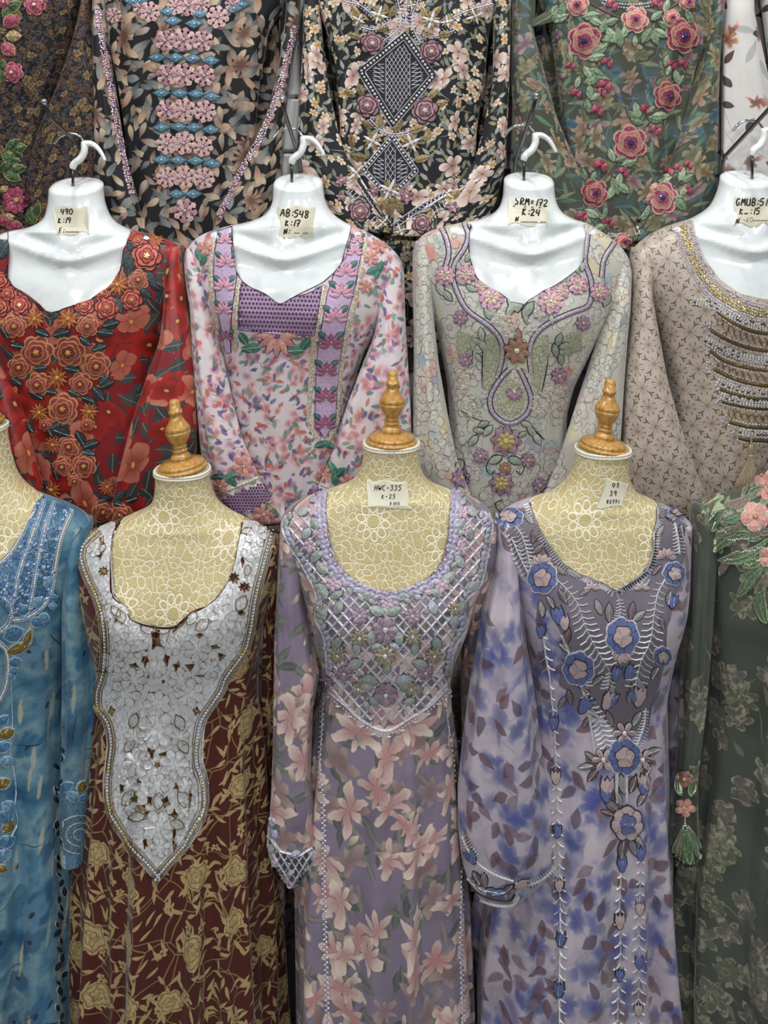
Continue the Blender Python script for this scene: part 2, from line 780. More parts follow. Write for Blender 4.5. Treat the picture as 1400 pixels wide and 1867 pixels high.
def mat_lace():
    m, b = newmat('cream_lace_over_gold')
    uv = uvm()
    gold = mix(sstep(noise(uv, 700, 2), .35, .65), H('a08f5c'), H('d6c794'))
    mask = None
    for size, seed, n, rad, keep in ((.07, 1, 10, .46, .75), (.024, 4, 1, .42, .9), (.03, 9, 1, .38, .85), (.02, 14, 1, .40, .8)):
        p = warp(uv, 30, .006)
        dx, dy, r1, r2, r3 = cells(p, size, seed, .8 if n > 1 else .95)
        if n > 1:
            r = mth('SQRT', dx * dx + dy * dy)
            fr = mth('ABSOLUTE', mth('FRACT', (mth('ARCTAN2', dy, dx) + r1 * 6.28) * (n / 6.2832) + 10.0) - .5) * 2.0
            # separate hollow petals on a ring
            an = fr * (3.14159 / n)
            lx, ly = r * mth('COSINE', an), r * mth('SINE', an)
            ex, ey = (lx - rad * .70) / (rad * .30), ly / (rad * .22)
            q = mth('SQRT', ex * ex + ey * ey)
            mm = mth('MAXIMUM', lines(q, .58, 1.08), lines(r / rad, .30, .42))
            inside = sstep(r / rad, 1.05, .95)
        else:
            th = r1 * 6.28
            c_, s_ = mth('COSINE', th), mth('SINE', th)
            lx, ly = dx * c_ - dy * s_, dx * s_ + dy * c_
            q = mth('SQRT', lx * lx + ly * ly * 2.6) / rad
            mm = lines(q, .62, 1.02)
            inside = sstep(q, 1.05, .95)
        ok = mth('LESS_THAN', r3, keep)
        mm, inside = mm * ok, inside * ok
        if mask is None:
            mask, cover = mm, inside
        else:
            mask = mth('MAXIMUM', mask, mm * (1.0 - cover) * .85)
            cover = mth('MAXIMUM', cover, inside)
    net = voro(vmath('SCALE', warp(uv, 60, .004), 46.0), 1, 'DISTANCE_TO_EDGE')
    mask = mth('MAXIMUM', mask, sstep(net.outputs['Distance'], .075, .03) * .6 * (1.0 - cover))
    fine = noise(uv, 1500, 1)
    put(b.inputs['Base Color'], mix(mth('MAXIMUM', mask, sstep(fine, .5, .7) * .25), gold, H('ebe5cc')))
    b.inputs['Roughness'].default_value = .6
    bump(b, mask, .5, .002)
    return m


M_GLOSS = mat_gloss()
M_LACE = mat_lace()
M_BRAID = thread('e4e0d0', .7, vary=.15)


def mat_wood():
    m, b = newmat('honey_varnished_wood')
    co = objc()
    p = vmath('MULTIPLY', co, (60, 60, 6))
    n = noise(p, 3, 4, .6)
    put(b.inputs['Base Color'], mix(sstep(n, .35, .7), H('c79a54'), H('a0742f')))
    b.inputs['Roughness'].default_value = .3
    b.inputs['Coat Weight'].default_value = .5
    b.inputs['Coat Roughness'].default_value = .12
    return m


M_WOOD = mat_wood()
M_PAPER = mat_plain('cream_paper', 'd6d3be', .7, nz=.12, nscale=14)
M_PAPER2 = mat_plain('stained_tape_paper', 'c6c2ae', .45, nz=.16, nscale=30)
M_INK = mat_plain('black_ink', '15151a', .5)
M_INK2 = mat_plain('faded_ink', '8f8b7c', .6)


def lathe(prof, n, mat, name, parent, loc):
    V, F = [], []
    for r, h in prof:
        for i in range(n):
            a = 2 * math.pi * i / n
            V.append((r * math.cos(a), r * math.sin(a), h))
    for k in range(len(prof) - 1):
        for i in range(n):
            F.append((k * n + i, k * n + (i + 1) % n, (k + 1) * n + (i + 1) % n, (k + 1) * n + i))
    F.append(tuple(range((len(prof) - 1) * n, len(prof) * n)))
    o = link(name, mesh(name, V, F, mat), parent)
    o.location = Vector(loc) - parent.location if parent.type == 'EMPTY' else Vector(loc)
    return o


def tube(pts, r, n=10, closed_ends=True):
    P = np.array(pts, float)
    rr = np.broadcast_to(np.asarray(r, float), (len(P),))
    T = np.gradient(P, axis=0)
    T /= np.linalg.norm(T, axis=1)[:, None] + 1e-12
    u = np.cross(T[0], (0, 1, .01) if abs(T[0][1]) < .9 else (1, 0, 0))
    V, F = [], []
    for i in range(len(P)):
        u = u - T[i] * (u @ T[i])
        u /= np.linalg.norm(u)
        w = np.cross(T[i], u)
        for k in range(n):
            a = 2 * math.pi * k / n
            V.append(P[i] + (u * math.cos(a) + w * math.sin(a)) * rr[i])
    for i in range(len(P) - 1):
        for k in range(n):
            F.append((i * n + k, i * n + (k + 1) % n, (i + 1) * n + (k + 1) % n, (i + 1) * n + k))
    if closed_ends:
        F += [tuple(range(n - 1, -1, -1)), tuple((len(P) - 1) * n + i for i in range(n))]
    return V, F


GLY = {
    '0': [[(.3, 1), (.05, .7), (.05, .3), (.3, 0), (.55, .3), (.55, .7), (.3, 1)]],
    '1': [[(.38, 1), (.22, 0)]], '2': [[(.05, .8), (.25, 1), (.5, .85), (.4, .5), (.05, .05), (.6, .05)]],
    '3': [[(.05, .9), (.35, 1), (.5, .8), (.25, .55), (.5, .3), (.3, .02), (.02, .1)]],
    '4': [[(.12, 1), (.05, .45), (.55, .5)], [(.5, .95), (.42, 0)]],
    '5': [[(.55, 1), (.15, .97), (.1, .58), (.4, .6), (.5, .3), (.3, .02), (.03, .08)]],
    '6': [[(.45, 1), (.1, .5), (.1, .15), (.35, 0), (.5, .25), (.3, .5), (.1, .3)]],
    '7': [[(.05, .95), (.58, 1), (.25, 0)], [(.15, .5), (.5, .5)]],
    '8': [[(.5, .9), (.2, 1), (.1, .75), (.5, .3), (.3, 0), (.08, .2), (.5, .7), (.5, .9)]],
    '9': [[(.5, .9), (.2, 1), (.08, .7), (.3, .5), (.5, .75), (.5, .9), (.42, 0)]],
    'A': [[(0, 0), (.3, 1), (.55, 0)], [(.1, .38), (.5, .38)]],
    'B': [[(.1, 0), (.15, 1), (.5, .85), (.4, .55), (.14, .52), (.52, .35), (.4, .02), (.1, 0)]],
    'C': [[(.5, .9), (.25, 1), (.05, .5), (.2, .05), (.5, .1)]],
    'D': [[(.1, 0), (.12, 1), (.45, .8), (.5, .3), (.1, 0)]],
    'F': [[(.12, 0), (.12, 1), (.5, 1)], [(.12, .55), (.42, .55)]],
    'G': [[(.5, .88), (.25, 1), (.05, .5), (.25, 0), (.5, .3), (.3, .42), (.5, .42)]],
    'H': [[(.08, 0), (.1, 1)], [(.5, 0), (.52, 1)], [(.1, .5), (.5, .52)]],
    'K': [[(.1, 0), (.15, 1)], [(.5, .95), (.13, .45), (.55, 0)]],
    'k': [[(.1, 0), (.15, .9)], [(.45, .75), (.13, .4), (.55, .02)]],
    'M': [[(.02, 0), (.15, 1), (.3, .4), (.5, 1), (.58, 0)]],
    'N': [[(.05, 0), (.12, .95), (.42, .05), (.55, 1)]],
    'R': [[(.1, 0), (.14, 1), (.5, .85), (.42, .55), (.13, .5), (.55, 0)]],
    'S': [[(.52, .92), (.2, 1), (.1, .7), (.45, .4), (.35, .05), (.02, .08)]],
    'U': [[(.08, 1), (.08, .2), (.3, 0), (.5, .25), (.52, 1), (.55, 0)]],
    'W': [[(.02, 1), (.14, 0), (.3, .6), (.45, 0), (.6, 1)]],
    'I': [[(.3, 1), (.28, 0)]],
    ':': [[(.26, .76), (.33, .6)], [(.22, .3), (.29, .14)]],
    '=': [[(.1, .62), (.5, .66)], [(.08, .35), (.48, .38)]],
    '-': [[(.08, .45), (.5, .47)]],
    '_': [[(.0, .1), (.55, .15)]],
    '.': [[(.25, .05), (.3, .0)]],
    '~': [[(0, .2), (.1, .5), (.2, .1), (.3, .55), (.4, .15), (.5, .5), (.6, .2)]],
    ' ': [],
}


def handwrite(mb, text, x, y, hgt, ink, w=2.2, tilt=0.0, adv=.74, dy=0.0, slant=.12):
    """Writes pen strokes on a label. x, y: left end of the baseline in the photo."""
    for ch in text:
        for st in GLY[ch]:
            pts = [(x + hgt * (gx + slant * gy), y - hgt * gy + tilt * hgt * gx) for gx, gy in st]
            p = resample(spline(pts, 4) if len(pts) > 2 else pts, 2.2)
            if len(p) >= 2:
                mb.ribbon(p, w, .0011, ink)
        x += hgt * (adv if ch not in ':I1.' else adv * .62)
        y += dy


def price_tag(parent, surf, poly, texts, paper, lift=.0012):
    mb = MB(surf)
    mb.sheet(poly, [], lift, paper, 8)
    t = mb.build('price_tag', parent)
    s2 = Surf([(mb.v, mb.f)], surf.Y)
    for nm, ink, faint in (('handwriting', M_INK, False), ('faded_handwriting', M_INK2, True)):
        mw = MB(s2)
        for tx in texts:
            if bool(tx.get('faint')) == faint:
                handwrite(mw, tx['t'], tx['x'], tx['y'], tx['h'], ink, tx.get('w', 2.2), tx.get('tilt', 0), tx.get('adv', .74), tx.get('dy', 0))
        mw.build(nm, t)
    return t


def seg_dist(x, z, a, b):
    ax, az = a
    bx, bz = b
    t = np.clip(((x - ax) * (bx - ax) + (z - az) * (bz - az)) / ((bx - ax) ** 2 + (bz - az) ** 2), 0, 1)
    return np.hypot(x - ax - t * (bx - ax), z - az - t * (bz - az)), t


def bust_shape(C, cx, zs, bustz, amp=.0):
    """Two breasts on the front of a torso: forward swelling at bustz."""
    if not amp:
        return
    x, z = C[..., 0] - cx, C[..., 2]
    front = np.clip((C[..., 1].max(1)[:, None] - C[..., 1]) / .12, 0, 1)
    for sgn in (-1, 1):
        g = np.exp(-((x - sgn * .075) / .055) ** 2 - ((z - bustz) / .06) ** 2)
        C[..., 1] -= amp * g * front


def white_bust(rows, Yc, cx_px, notch, label, hook, yin, bust):
    """Glossy half bust: neck with a slanted top, collar bones, chest; chrome hook and plastic grip above it."""
    C, uv = loft(rows, Yc, 96, 2.3, step=5, sm=2, inset=.006, yin=yin)
    zt = C[0, 0, 2]
    # slanted neck top
    cyl = C[..., 2]
    wgt = np.clip(1 - (zt - cyl) / .05, 0, 1) ** 1.5
    C[..., 2] += (C[..., 1] - Yc) * .42 * wgt
    nx, nz = at(notch[0], notch[1], Yc - .06)[[0, 2]]
    x, z = C[..., 0], C[..., 2]
    front = np.clip((Yc - C[..., 1]) / .03, 0, 1)
    d = 0
    for sg in (-1, 1):
        q, t = seg_dist(x, z, (nx + sg * .012, nz), (nx + sg * .15, nz + .048))
        d = d + np.exp(-(q / .0095) ** 2) * .0105 * (1 - .35 * t)
        q, t = seg_dist(x, z, (nx + sg * .05, nz + .030), (nx + sg * .12, nz + .052))
        d = d - np.exp(-(q / .014) ** 2) * .011
        q, t = seg_dist(x, z, (nx + sg * .006, nz + .004), (nx + sg * .04, nz + .085))
        d = d + np.exp(-(q / .010) ** 2) * .0075 * (1 - .6 * t)
        q, t = seg_dist(x, z, (nx + sg * .03, nz - .025), (nx + sg * .13, nz - .0))
        d = d - np.exp(-(q / .02) ** 2) * .004
    q = np.hypot(x - nx, (z - nz - .008))
    d = d - np.exp(-(q / .010) ** 2) * .012
    C[..., 1] -= d * front
    bust_shape(C, at(bust[0], bust[1], Yc)[0], 0, zat(bust[1], Yc - .09), bust[2])
    # rounded cap
    ring = C[0]
    ctr = ring.mean(0)
    caps = []
    for k, dz in ((.2, .0055), (.55, .0072), (.8, .0062), (.93, .0035)):
        caps.append(ctr + (ring - ctr) * k + np.array((0, 0, dz)))
    # floor of the torso
    low = C[-1]
    bot = [low.mean(0) + (low - low.mean(0)) * k for k in (.6, .1)]
    A = np.concatenate((np.array(caps), C, np.array(bot)))
    V, F = ring_mesh(A)
    n = A.shape[1]
    F.append(tuple(range(n)))
    root = empty('white_mannequin', (float(ctr[0]), Yc, float(low[0][2])))
    tag(root, label, 'mannequin', 'glossy white hanging mannequins')
    body = link('torso', mesh('torso', V, F, M_GLOSS), root)
    # hook: stem from the neck, white plastic grip with a curved tail, chrome crook over the display arm
    hx, hy = hook
    Yh = Yc - .012
    W = lambda dx, dy: at(hx + dx, hy + dy, Yh)
    V, F = tube([W(-20, 44), W(-19, 60), at(hx - 19, rows[0][0] + 14, Yh)], .0032, 8)
    link('hook_stem', mesh('hook_stem', V, F, M_STEEL), root)
    pts = spline([W(-20, 50), W(-16, 40), W(-4, 30), W(2, 16), W(2, 0)], 5)
    V, F = tube(pts, np.interp(np.arange(len(pts)), [0, 3, len(pts) - 3, len(pts) - 1], [.0062, .0078, .0076, .0066]), 12)
    g = link('plastic_grip', mesh('plastic_grip', V, F, M_PLASTIC), root)
    pts = spline([W(2, 4), W(14, 4), W(25, 11), W(34, 23), W(40, 35)], 5)
    V, F = tube(pts, np.linspace(.0070, .0030, len(pts)), 10)
    link('grip_tail', mesh('grip_tail', V, F, M_PLASTIC), g)
    pts = spline([W(2, 2), W(-9, -11), W(-26, -15), W(-42, -9), W(-54, 4)], 6)
    V, F = tube(pts, .0030, 10)
    link('chrome_hook', mesh('chrome_hook', V, F, M_CHROME), root)
    return root, body, Surf([(A.reshape(-1, 3), ring_mesh(A)[1])], Yc), C


def hook_arm(tip, mid, bend, foot, label):
    Yb = YM + .03
    Yt = Yb / 1.12
    a, b_, c, d = at(*tip, Yt), at(*mid, Yt + (Yb - Yt) * .15), at(*bend, Yb), at(*foot, Yb + .004)
    w = np.array((d[0], YW - .004, d[2] - .012))
    root = empty('display_hook', tuple(w))
    tag(root, label, 'display hook', 'angled wall hooks holding the white mannequins')
    V, F = tube([a, b_, b_ + (c - b_) * .5, c - (c - b_) * .06, c * .8 + d * .2, d, d * .8 + w * .2, w], .0042, 10)
    link('rod', mesh('rod', V, F, M_STEEL), root)
    V, F = tube([a + (a - b_) * .02, a + (a - b_) * .22], [.0058, .0052], 10)
    link('rod_tip', mesh('rod_tip', V, F, M_CHROME), root)
    V, F = [], []
    box(V, F, w[0] - .013, w[0] + .013, YW - .006, YW - .0005, w[2] - .035, w[2] + .03)
    link('bracket_plate', mesh('bracket_plate', V, F, M_STEEL, smooth=False), root)


PROF = [(0, 0), (45, 0), (47, 1.5), (47, 4.6), (45.5, 6), (40, 6.2), (42, 8.8), (42, 11.4), (39, 14.4), (31.5, 15), (30.4, 17.6), (20, 18), (17, 24),
        (19, 27), (19, 30), (16, 34), (13, 36), (13, 39), (14.5, 40.5), (14.5, 43), (11.5, 44.5), (11.5, 46.5), (13.5, 48), (13.5, 50), (11.5, 52),
        (13, 54), (19, 63), (23, 73), (23.8, 77), (22.6, 78), (22.6, 79.5), (23.8, 80.5), (22, 86), (15.5, 95), (11.5, 104), (10.5, 109), (13, 111),
        (13.4, 114), (12.6, 117), (10.2, 118), (10.2, 131), (9.2, 135), (6, 137.5), (.8, 138.3)]


def lace_form(rows, Yc, label, yin, bust, lean=0.0):
    """Dress form: lace covered torso, white braid, wooden cap with turned finial, steel pole and foot."""
    C, uv = loft(rows, Yc, 96, 2.3, step=5, sm=2, inset=.006, yin=yin)
    bust_shape(C, at(bust[0], bust[1], Yc)[0], 0, zat(bust[1], Yc - .09), bust[2])
    n = C.shape[1]
    V, F = ring_mesh(C)
    F.append(tuple(range(n)))
    F.append(tuple((len(C) - 1) * n + i for i in range(n - 1, -1, -1)))
    low = C[-1].mean(0)
    root = empty('dress_form', (float(low[0]), Yc, 0))
    tag(root, label, 'dress form', 'lace covered dress forms')
    body = link('torso', mesh('torso', V, F, M_LACE, uv=uv), root)
    S_ = Surf([(V, F)], Yc)
    top = C[0].mean(0)
    a = (C[0][:, 0].max() - C[0][:, 0].min()) / 2
    sc = a / 50.0
    V, F = [], []
    q = [C[0][i] + (C[0][i] - top) * .01 for i in range(n)] + [C[0][0] + (C[0][0] - top) * .01]
    for dz, rr in ((-.001, .0026), (-.0055, .0028)):
        v_, f_ = tube([p + np.array((0, 0, dz)) for p in q], rr * (1 + .18 * np.cos(np.arange(n + 1) * math.pi)), 6)
        k = len(V)
        V += list(v_)
        F += [tuple(i + k for i in x) for x in f_]
    link('neck_braid', mesh('neck_braid', V, F, M_BRAID), root)
    for j in (n // 4, 3 * n // 4):
        line = [C[i, j] for i in range(0, len(C)) if C[i, j, 2] > C[0, 0, 2] - .16]
        line = np.array([line[int(i)] for i in np.linspace(0, len(line) - 1, 60)])
        V, F = tube(line, .0028 * (1 + .2 * np.cos(np.arange(60) * math.pi)), 6)
        link('seam_braid', mesh('seam_braid', V, F, M_BRAID), root)
    capo = lathe([(r * sc, h * sc) for r, h in PROF[:12]], 40, M_WOOD, 'wooden_cap', root, (top[0], top[1], top[2]))
    capo.rotation_euler.y = lean
    lathe([(20 * sc, 17.6 * sc)] + [(r * sc, (h - 5.5) * sc) for r, h in PROF[12:]], 28, M_WOOD, 'turned_finial', capo, (0, 0, 0))
    V, F = tube([(low[0], Yc, low[2] + .01), (low[0], Yc, .02)], .013, 12)
    link('pole', mesh('pole', V, F, M_STEEL), root)
    lathe([(.13, 0), (.13, .008), (.12, .014), (.02, .022)], 32, M_STEEL, 'foot_plate', root, (low[0], Yc, 0))
    return root, body, S_, C


# ================================================================== dresses
class Dress:
    pass


def make_dress(label, rows, Yc, mat, sleeves=(), neck=None, folds=(5, 9, 14), seed=1, pw=2.3, bust=None, group='embroidered long dresses on display',
               lining=None, step=6, n=120):
    d = Dress()
    d.Y = Yc
    C, uv = loft(rows, Yc, n, pw, mkfold(seed, folds), step=step)
    if bust:
        bust_shape(C, at(bust[0], bust[1], Yc)[0], 0, zat(bust[1], Yc - .09), bust[2])
    d.C = C
    V, F = ring_mesh(C)
    V = V.copy()
    base = C[-1].mean(0)
    d.root = empty('dress', (float(base[0]), Yc, float(base[2])))
    tag(d.root, label, 'dress', group)
    b0 = Surf([(V, F)], Yc)
    if neck is not None:
        F = np.array(F)
        cen = V[F].mean(1)
        j = F[:, 0] % n
        front = (j > n * .2) & (j < n * .8)
        pc = proj(cen)
        cut = front & inpoly(pc, neck)
        keep, gone = F[~cut], F[cut]
        bv = np.intersect1d(np.unique(gone), np.unique(keep))
        P = np.array(resample(neck, 2.0, True))
        pv = proj(V[bv])
        for k, q in zip(bv, pv):
            dd = np.hypot(*(P - q).T)
            m = dd.argmin()
            if dd[m] < 13:
                h, nn = b0.hit(*P[m])
                if np.linalg.norm(h - V[k]) < .05:
                    V[k] = h
        F = [tuple(int(i) for i in q) for q in keep]
    body = link('dress_body', mesh('dress_body', V, F, mat, uv=uv), d.root)
    d.body = body
    pieces = [(V, F)]
    d.sl = []
    for i, srow in enumerate(sleeves):
        sr = srow['rows']
        Cs, us = loft(sr, Yc, 56, 2.2, mkfold(seed * 10 + i, srow.get('folds', (3, 5, 8))), step=6, sm=srow.get('sm', 3))
        us = us + np.array((.37 * (i + 1), .13 * i))
        Vs, Fs = ring_mesh(Cs)
        m = len(Cs)
        Fs.append(tuple(range(56)))
        # turned-in hem so the sleeve shows an inside
        inn = Cs[-1].mean(0) + (Cs[-1] - Cs[-1].mean(0)) * .93
        inn2 = inn + np.array((0, 0, .04))
        Vs = np.concatenate((Vs, inn, inn2))
        us = np.concatenate((us, us[-56:], us[-56:]))
        for q in (0, 1):
            o_ = (m - 1 + q) * 56
            Fs += [(o_ + k, o_ + 56 + k, o_ + 56 + (k + 1) % 56, o_ + (k + 1) % 56) for k in range(56)]
        so = link('sleeve', mesh('sleeve', Vs, Fs, srow.get('mat', mat), uv=us), d.root)
        d.sl.append(so)
        pieces.append((Vs, Fs))
        srow['surf'] = Surf([(Vs, Fs)], Yc)
    d.sleeves = sleeves
    d.S = Surf(pieces, Yc)
    d.SB = Surf(pieces[:1], Yc)
    return d


def rows_of(s, *dflt):
    """'y xl xr a b c d;' text to rows."""
    return [tuple(float(q) for q in r.split()) for r in s.strip().replace('\n', ' ').split(';') if r.strip()]
# ================================================================== printed cloths
def over(col, m, c):
    return mix(m, col, c)


def petalcol(t, inner, outer, a=None, line=None, r=None, alt=None):
    c = mix(sstep(t, .15, .95), inner, outer)
    if r is not None and alt is not None:
        c = mix(r * .8, c, alt)
    if a is not None and line is not None:
        c = mix(sstep(a, .72, 1.0) * sstep(t, 1.0, .2) * .8, c, line)
    return c


def mat_red():
    m, b = newmat('red_hibiscus_print')
    uv = warp(uvm(), 14, .012)
    c = mix(noise(uv, 12), H('6d161c'), H('8f2226'))
    for sd in (1, 2, 3):
        k, u, s, r = leaf(uv, .05, sd, .44, .24, keep=.8)
        c = over(c, k, mix(sstep(mth('ABSOLUTE', s), .04, .1), H('7c756a'), mix(r[2], H('2b3032'), H('4a504e'))))
    for sd, inn, out, al in ((5, '984238', 'c07862', 'a85c4c'), (6, '4a0c10', 'a8201a', '922420'), (10, '8a3a30', 'b86e5a', 'a05444'), (7, '983e34', 'c07662', 'a85848'), (9, '520e0d', 'b0241e', '8e1c18')):
        k, t, a, r = flower(warp(uv, 26, .02), .092, sd, 5, .46, .26, 4, keep=.55)
        cc = petalcol(t, H(inn), H(out), a, H('7c2820'), r[1], H(al))
        cc = over(cc, sstep(t, .16, .08), H('c99a4a'))
        c = over(c, k, cc)
    cloth(b, uvm(), c, .42, .2, .5)
    return m


def mat_pink():
    m, b = newmat('pastel_watercolour_print')
    uv = warp(uvm(), 60, .008)
    c = mix(noise(uv, 22), H('c4b8c0'), H('dad3d4'))
    for sd, cols, sz in ((1, 'd58b84', .05), (2, 'b09cba', .045), (3, 'e0b2b2', .055), (4, 'c2a4c0', .05), (6, 'd08a7e', .042), (7, 'e2c2c0', .05)):
        k, t, a, r = flower(uv, sz, sd, 4, .48, .4, 2, keep=.68, soft=.7)
        c = over(c, k * .85, mix(sstep(t, .1, .6), H('a8707c'), H(cols)))
    for sd, cols, kp in ((11, '3f7f6c', .36), (12, '6f9488', .34), (13, '75588c', .4), (14, 'b5604f', .36), (16, '5f8878', .25), (18, '5a4a80', .3)):
        k, u, s, r = leaf(uv, .026, sd, .38, .2, keep=kp, soft=.5)
        c = over(c, k * .85, H(cols))
    k, t, a, r = flower(uv, .03, 17, 5, .2, .3, 2, keep=.5, soft=.5)
    c = over(c, k * .8, H('4a3c62'))
    k, u, s, r = leaf(uv, .03, 21, .4, .02, keep=.45)
    c = over(c, k * .7, H('4c5a58'))
    # fine pin-tuck stripes woven in
    x, y, z = sepx(uvm())
    st = sstep(mth('FRACT', x * 260.0), .75, .95) * sstep(noise(uvm(), 9), .5, .6)
    c = over(c, st * .35, H('cdb9a0'))
    cloth(b, uvm(), c, .65, .3, .3)
    return m


def outline(uv, size, seed, n, rad, notch, pw, w=.05, keep=1.0):
    dx, dy, r1, r2, r3 = cells(uv, size, seed, .85)
    r = mth('SQRT', dx * dx + dy * dy)
    fr = mth('ABSOLUTE', mth('FRACT', (mth('ARCTAN2', dy, dx) + r1 * 6.28) * (n / 6.2832) + 10.0) - .5) * 2.0
    g = r / (rad * (1.0 - .3 * r2) * (1.0 - notch * (fr ** pw)))
    e = lines(g, 1 - 2 * w, 1 + w)
    e = mth('MAXIMUM', e, sstep(fr, 1 - w * 1.6, 1.0) * sstep(g, 1.0, .9) * sstep(g, .15, .3))
    e = mth('MAXIMUM', e, lines(g, .16, .3) * .8)
    f = sstep(g, 1.02, .97)
    if keep < 1:
        kk = mth('LESS_THAN', r3, keep)
        e, f = e * kk, f * kk
    return e, f, g, (r1, r2, r3)


def mat_grey():
    m, b = newmat('grey_line_flower_print')
    uv = warp(uvm(), 18, .02)
    uv2 = uvm()
    n = noise(uv, 14, 3, col=True)
    c = mix(noise(uv, 9), H('a8a79f'), H('c9c6bf'))
    for sd, cols in ((1, 'c77a6c'), (2, '7f9fae'), (3, 'cfc39a'), (4, '8a8f9c'), (5, 'b58a94')):
        k, t, a, r = flower(warp(uv2, 30, .03), .075, sd, 5, .45, .4, 2, keep=.34, soft=.7)
        c = over(c, k * .75, H(cols))
    for sd, size, nn in ((7, .055, 5), (8, .045, 6), (9, .06, 5)):
        e, f, g, r = outline(warp(uv2, 30, .012), size, sd, nn, .46, .35, 2.4, .045, keep=.75)
        c = over(c, f * .25, H('d6d2c8'))
        c = over(c, e * .75, H('4d4a4c'))
    k, u, s, r = leaf(uv2, .03, 15, .45, .02, keep=.6)
    c = over(c, k * .6, H('55534f'))
    cloth(b, uvm(), c, .55, .3, .4)
    return m


def mat_beige():
    m, b = newmat('beige_geometric_flower_print')
    uv = warp(uvm(), 6, .006)
    th = .5
    x, y, z = sepx(uv)
    S_ = .054
    u, v = (x * .86 + y * .5) / S_, (y * .86 - x * .5) / S_
    fx, fy = mth('FRACT', u + 50.0) - .5, mth('FRACT', v + 50.0) - .5
    base = H('77644e')
    lightc = H('b9aea4')
    c = X(mix(0.0, base, base).s)

    def star(fx, fy, n, rad, wid, pick, ph=0.0):
        r = mth('SQRT', fx * fx + fy * fy)
        fr = mth('FRACT', (mth('ARCTAN2', fy, fx) + ph) * (n / 6.2832) + 10.0) - .5
        an = fr * (6.2832 / n)
        lx, ly = r * mth('COSINE', an), mth('ABSOLUTE', r * mth('SINE', an))
        q = lx / rad
        prof = wid * mth('SINE', mth('MINIMUM', mth('MAXIMUM', q, 0.0), 1.0) ** 1.15 * 3.1416)
        return sstep(ly, prof + .0, prof - .018) if False else (sstep(prof - ly, .0, .016) * mth('LESS_THAN', q, 1.0)), q, ly
    k1, q1, l1 = star(fx, fy, 8, .57, .094, 0)
    f2x, f2y = mth('FRACT', u + 50.5) - .5, mth('FRACT', v + 50.5) - .5
    k2, q2, l2 = star(f2x, f2y, 8, .50, .084, 0, .39)
    c = over(c, k2, lightc)
    c = over(c, k2 * sstep(l2, .012, .004) * sstep(q2, .75, .6), H('8d7d6a'))
    c = over(c, k1, lightc)
    c = over(c, k1 * sstep(l1, .010, .003) * sstep(q1, .7, .55), H('96866f'))
    for ox, oy in ((.5, 0), (0, .5)):
        gx, gy = mth('ABSOLUTE', mth('FRACT', u + 50.0 + ox) - .5), mth('ABSOLUTE', mth('FRACT', v + 50.0 + oy) - .5)
        dd = gx + gy
        c = over(c, sstep(dd, .12, .10), lightc)
        c = over(c, sstep(dd, .035, .02), base)
    cloth(b, uvm(), c, .36, .2, .6)
    return m


def dense_petals(name, base, cols, size, rough=.6):
    """Clusters of long petals, layer over layer, on a near-black ground."""
    m, b = newmat(name)
    uv = warp(uvm(), 16, .016)
    c = mix(noise(uv, 10), H(base), tuple(x * 1.8 for x in H(base)))
    for i, (inn, out, kp, ln) in enumerate(cols):
        k, u, s, r = leaf(uv, size * (.8 + .12 * (i % 4)), i + 3, .48, .17, keep=kp * .85, soft=.12, turn=3.6, base=.4 + .5 * (i % 3))
        g = sstep(u + noise(uv, 30) * .6, -.5, .9)
        cc = mix(g, H(inn), H(out))
        cc = over(cc, sstep(mth('ABSOLUTE', s), .10, .0) * .45, H(inn))
        c = over(c, k, over(cc, sstep(mth('ABSOLUTE', s), .55, 1.0) * .35, H(base)))
    for sd, inn, out in ((31, '5e4038', '957868'), (32, '6a4c40', 'a08a78')):
        k, t, a, r = flower(uv, .085, sd, 9, .44, .7, 1.4, keep=.3, vary=.4)
        c = over(c, k, petalcol(t, H(inn), H(out), a, H(base)))
    cloth(b, uvm(), c, rough, .2, .35)
    return m


def mat_black():
    m, b = newmat('black_blossom_print')
    uv = warp(uvm(), 16, .008)
    c = mix(noise(uv, 10), H('0e0f14'), H('1b1c22'))
    for sd, cl in ((31, '7d8278'), (32, '9a9c98'), (33, '8a8460'), (34, '6c7468')):
        k, u, s, r = leaf(uv, .028, sd, .42, .14, keep=.6)
        c = over(c, k, mix(sstep(mth('ABSOLUTE', s), .05, .12), tuple(v * .6 for v in H(cl)), H(cl)))
    k, u, s, r = leaf(uv, .05, 35, .48, .012, keep=.9)
    c = over(c, k, H('8f9088'))
    for sd, sz, inn, out, kp, n in ((1, .03, 'c8a070', 'd9d3c8', .35, 5), (2, .034, 'b88a50', 'cfc0a8', .3, 6), (3, .064, 'a8807a', 'd8c8c0', .42, 5), (4, .072, 'a88c80', 'cfbeb6', .3, 5), (5, .058, 'a08078', 'dacdc6', .32, 6)):
        k, t, a, r = flower(uv, sz, sd, n, .44, .55, 2.2, keep=kp)
        cc = petalcol(t, H(inn), H(out), a, H('6d4f48'), r[1] * .3, H('cdb0a4'))
        cc = over(cc, sstep(t, .14, .08), H('6a5030'))
        c = over(c, k, cc)
    cloth(b, uvm(), c, .6, .15, .35)
    return m


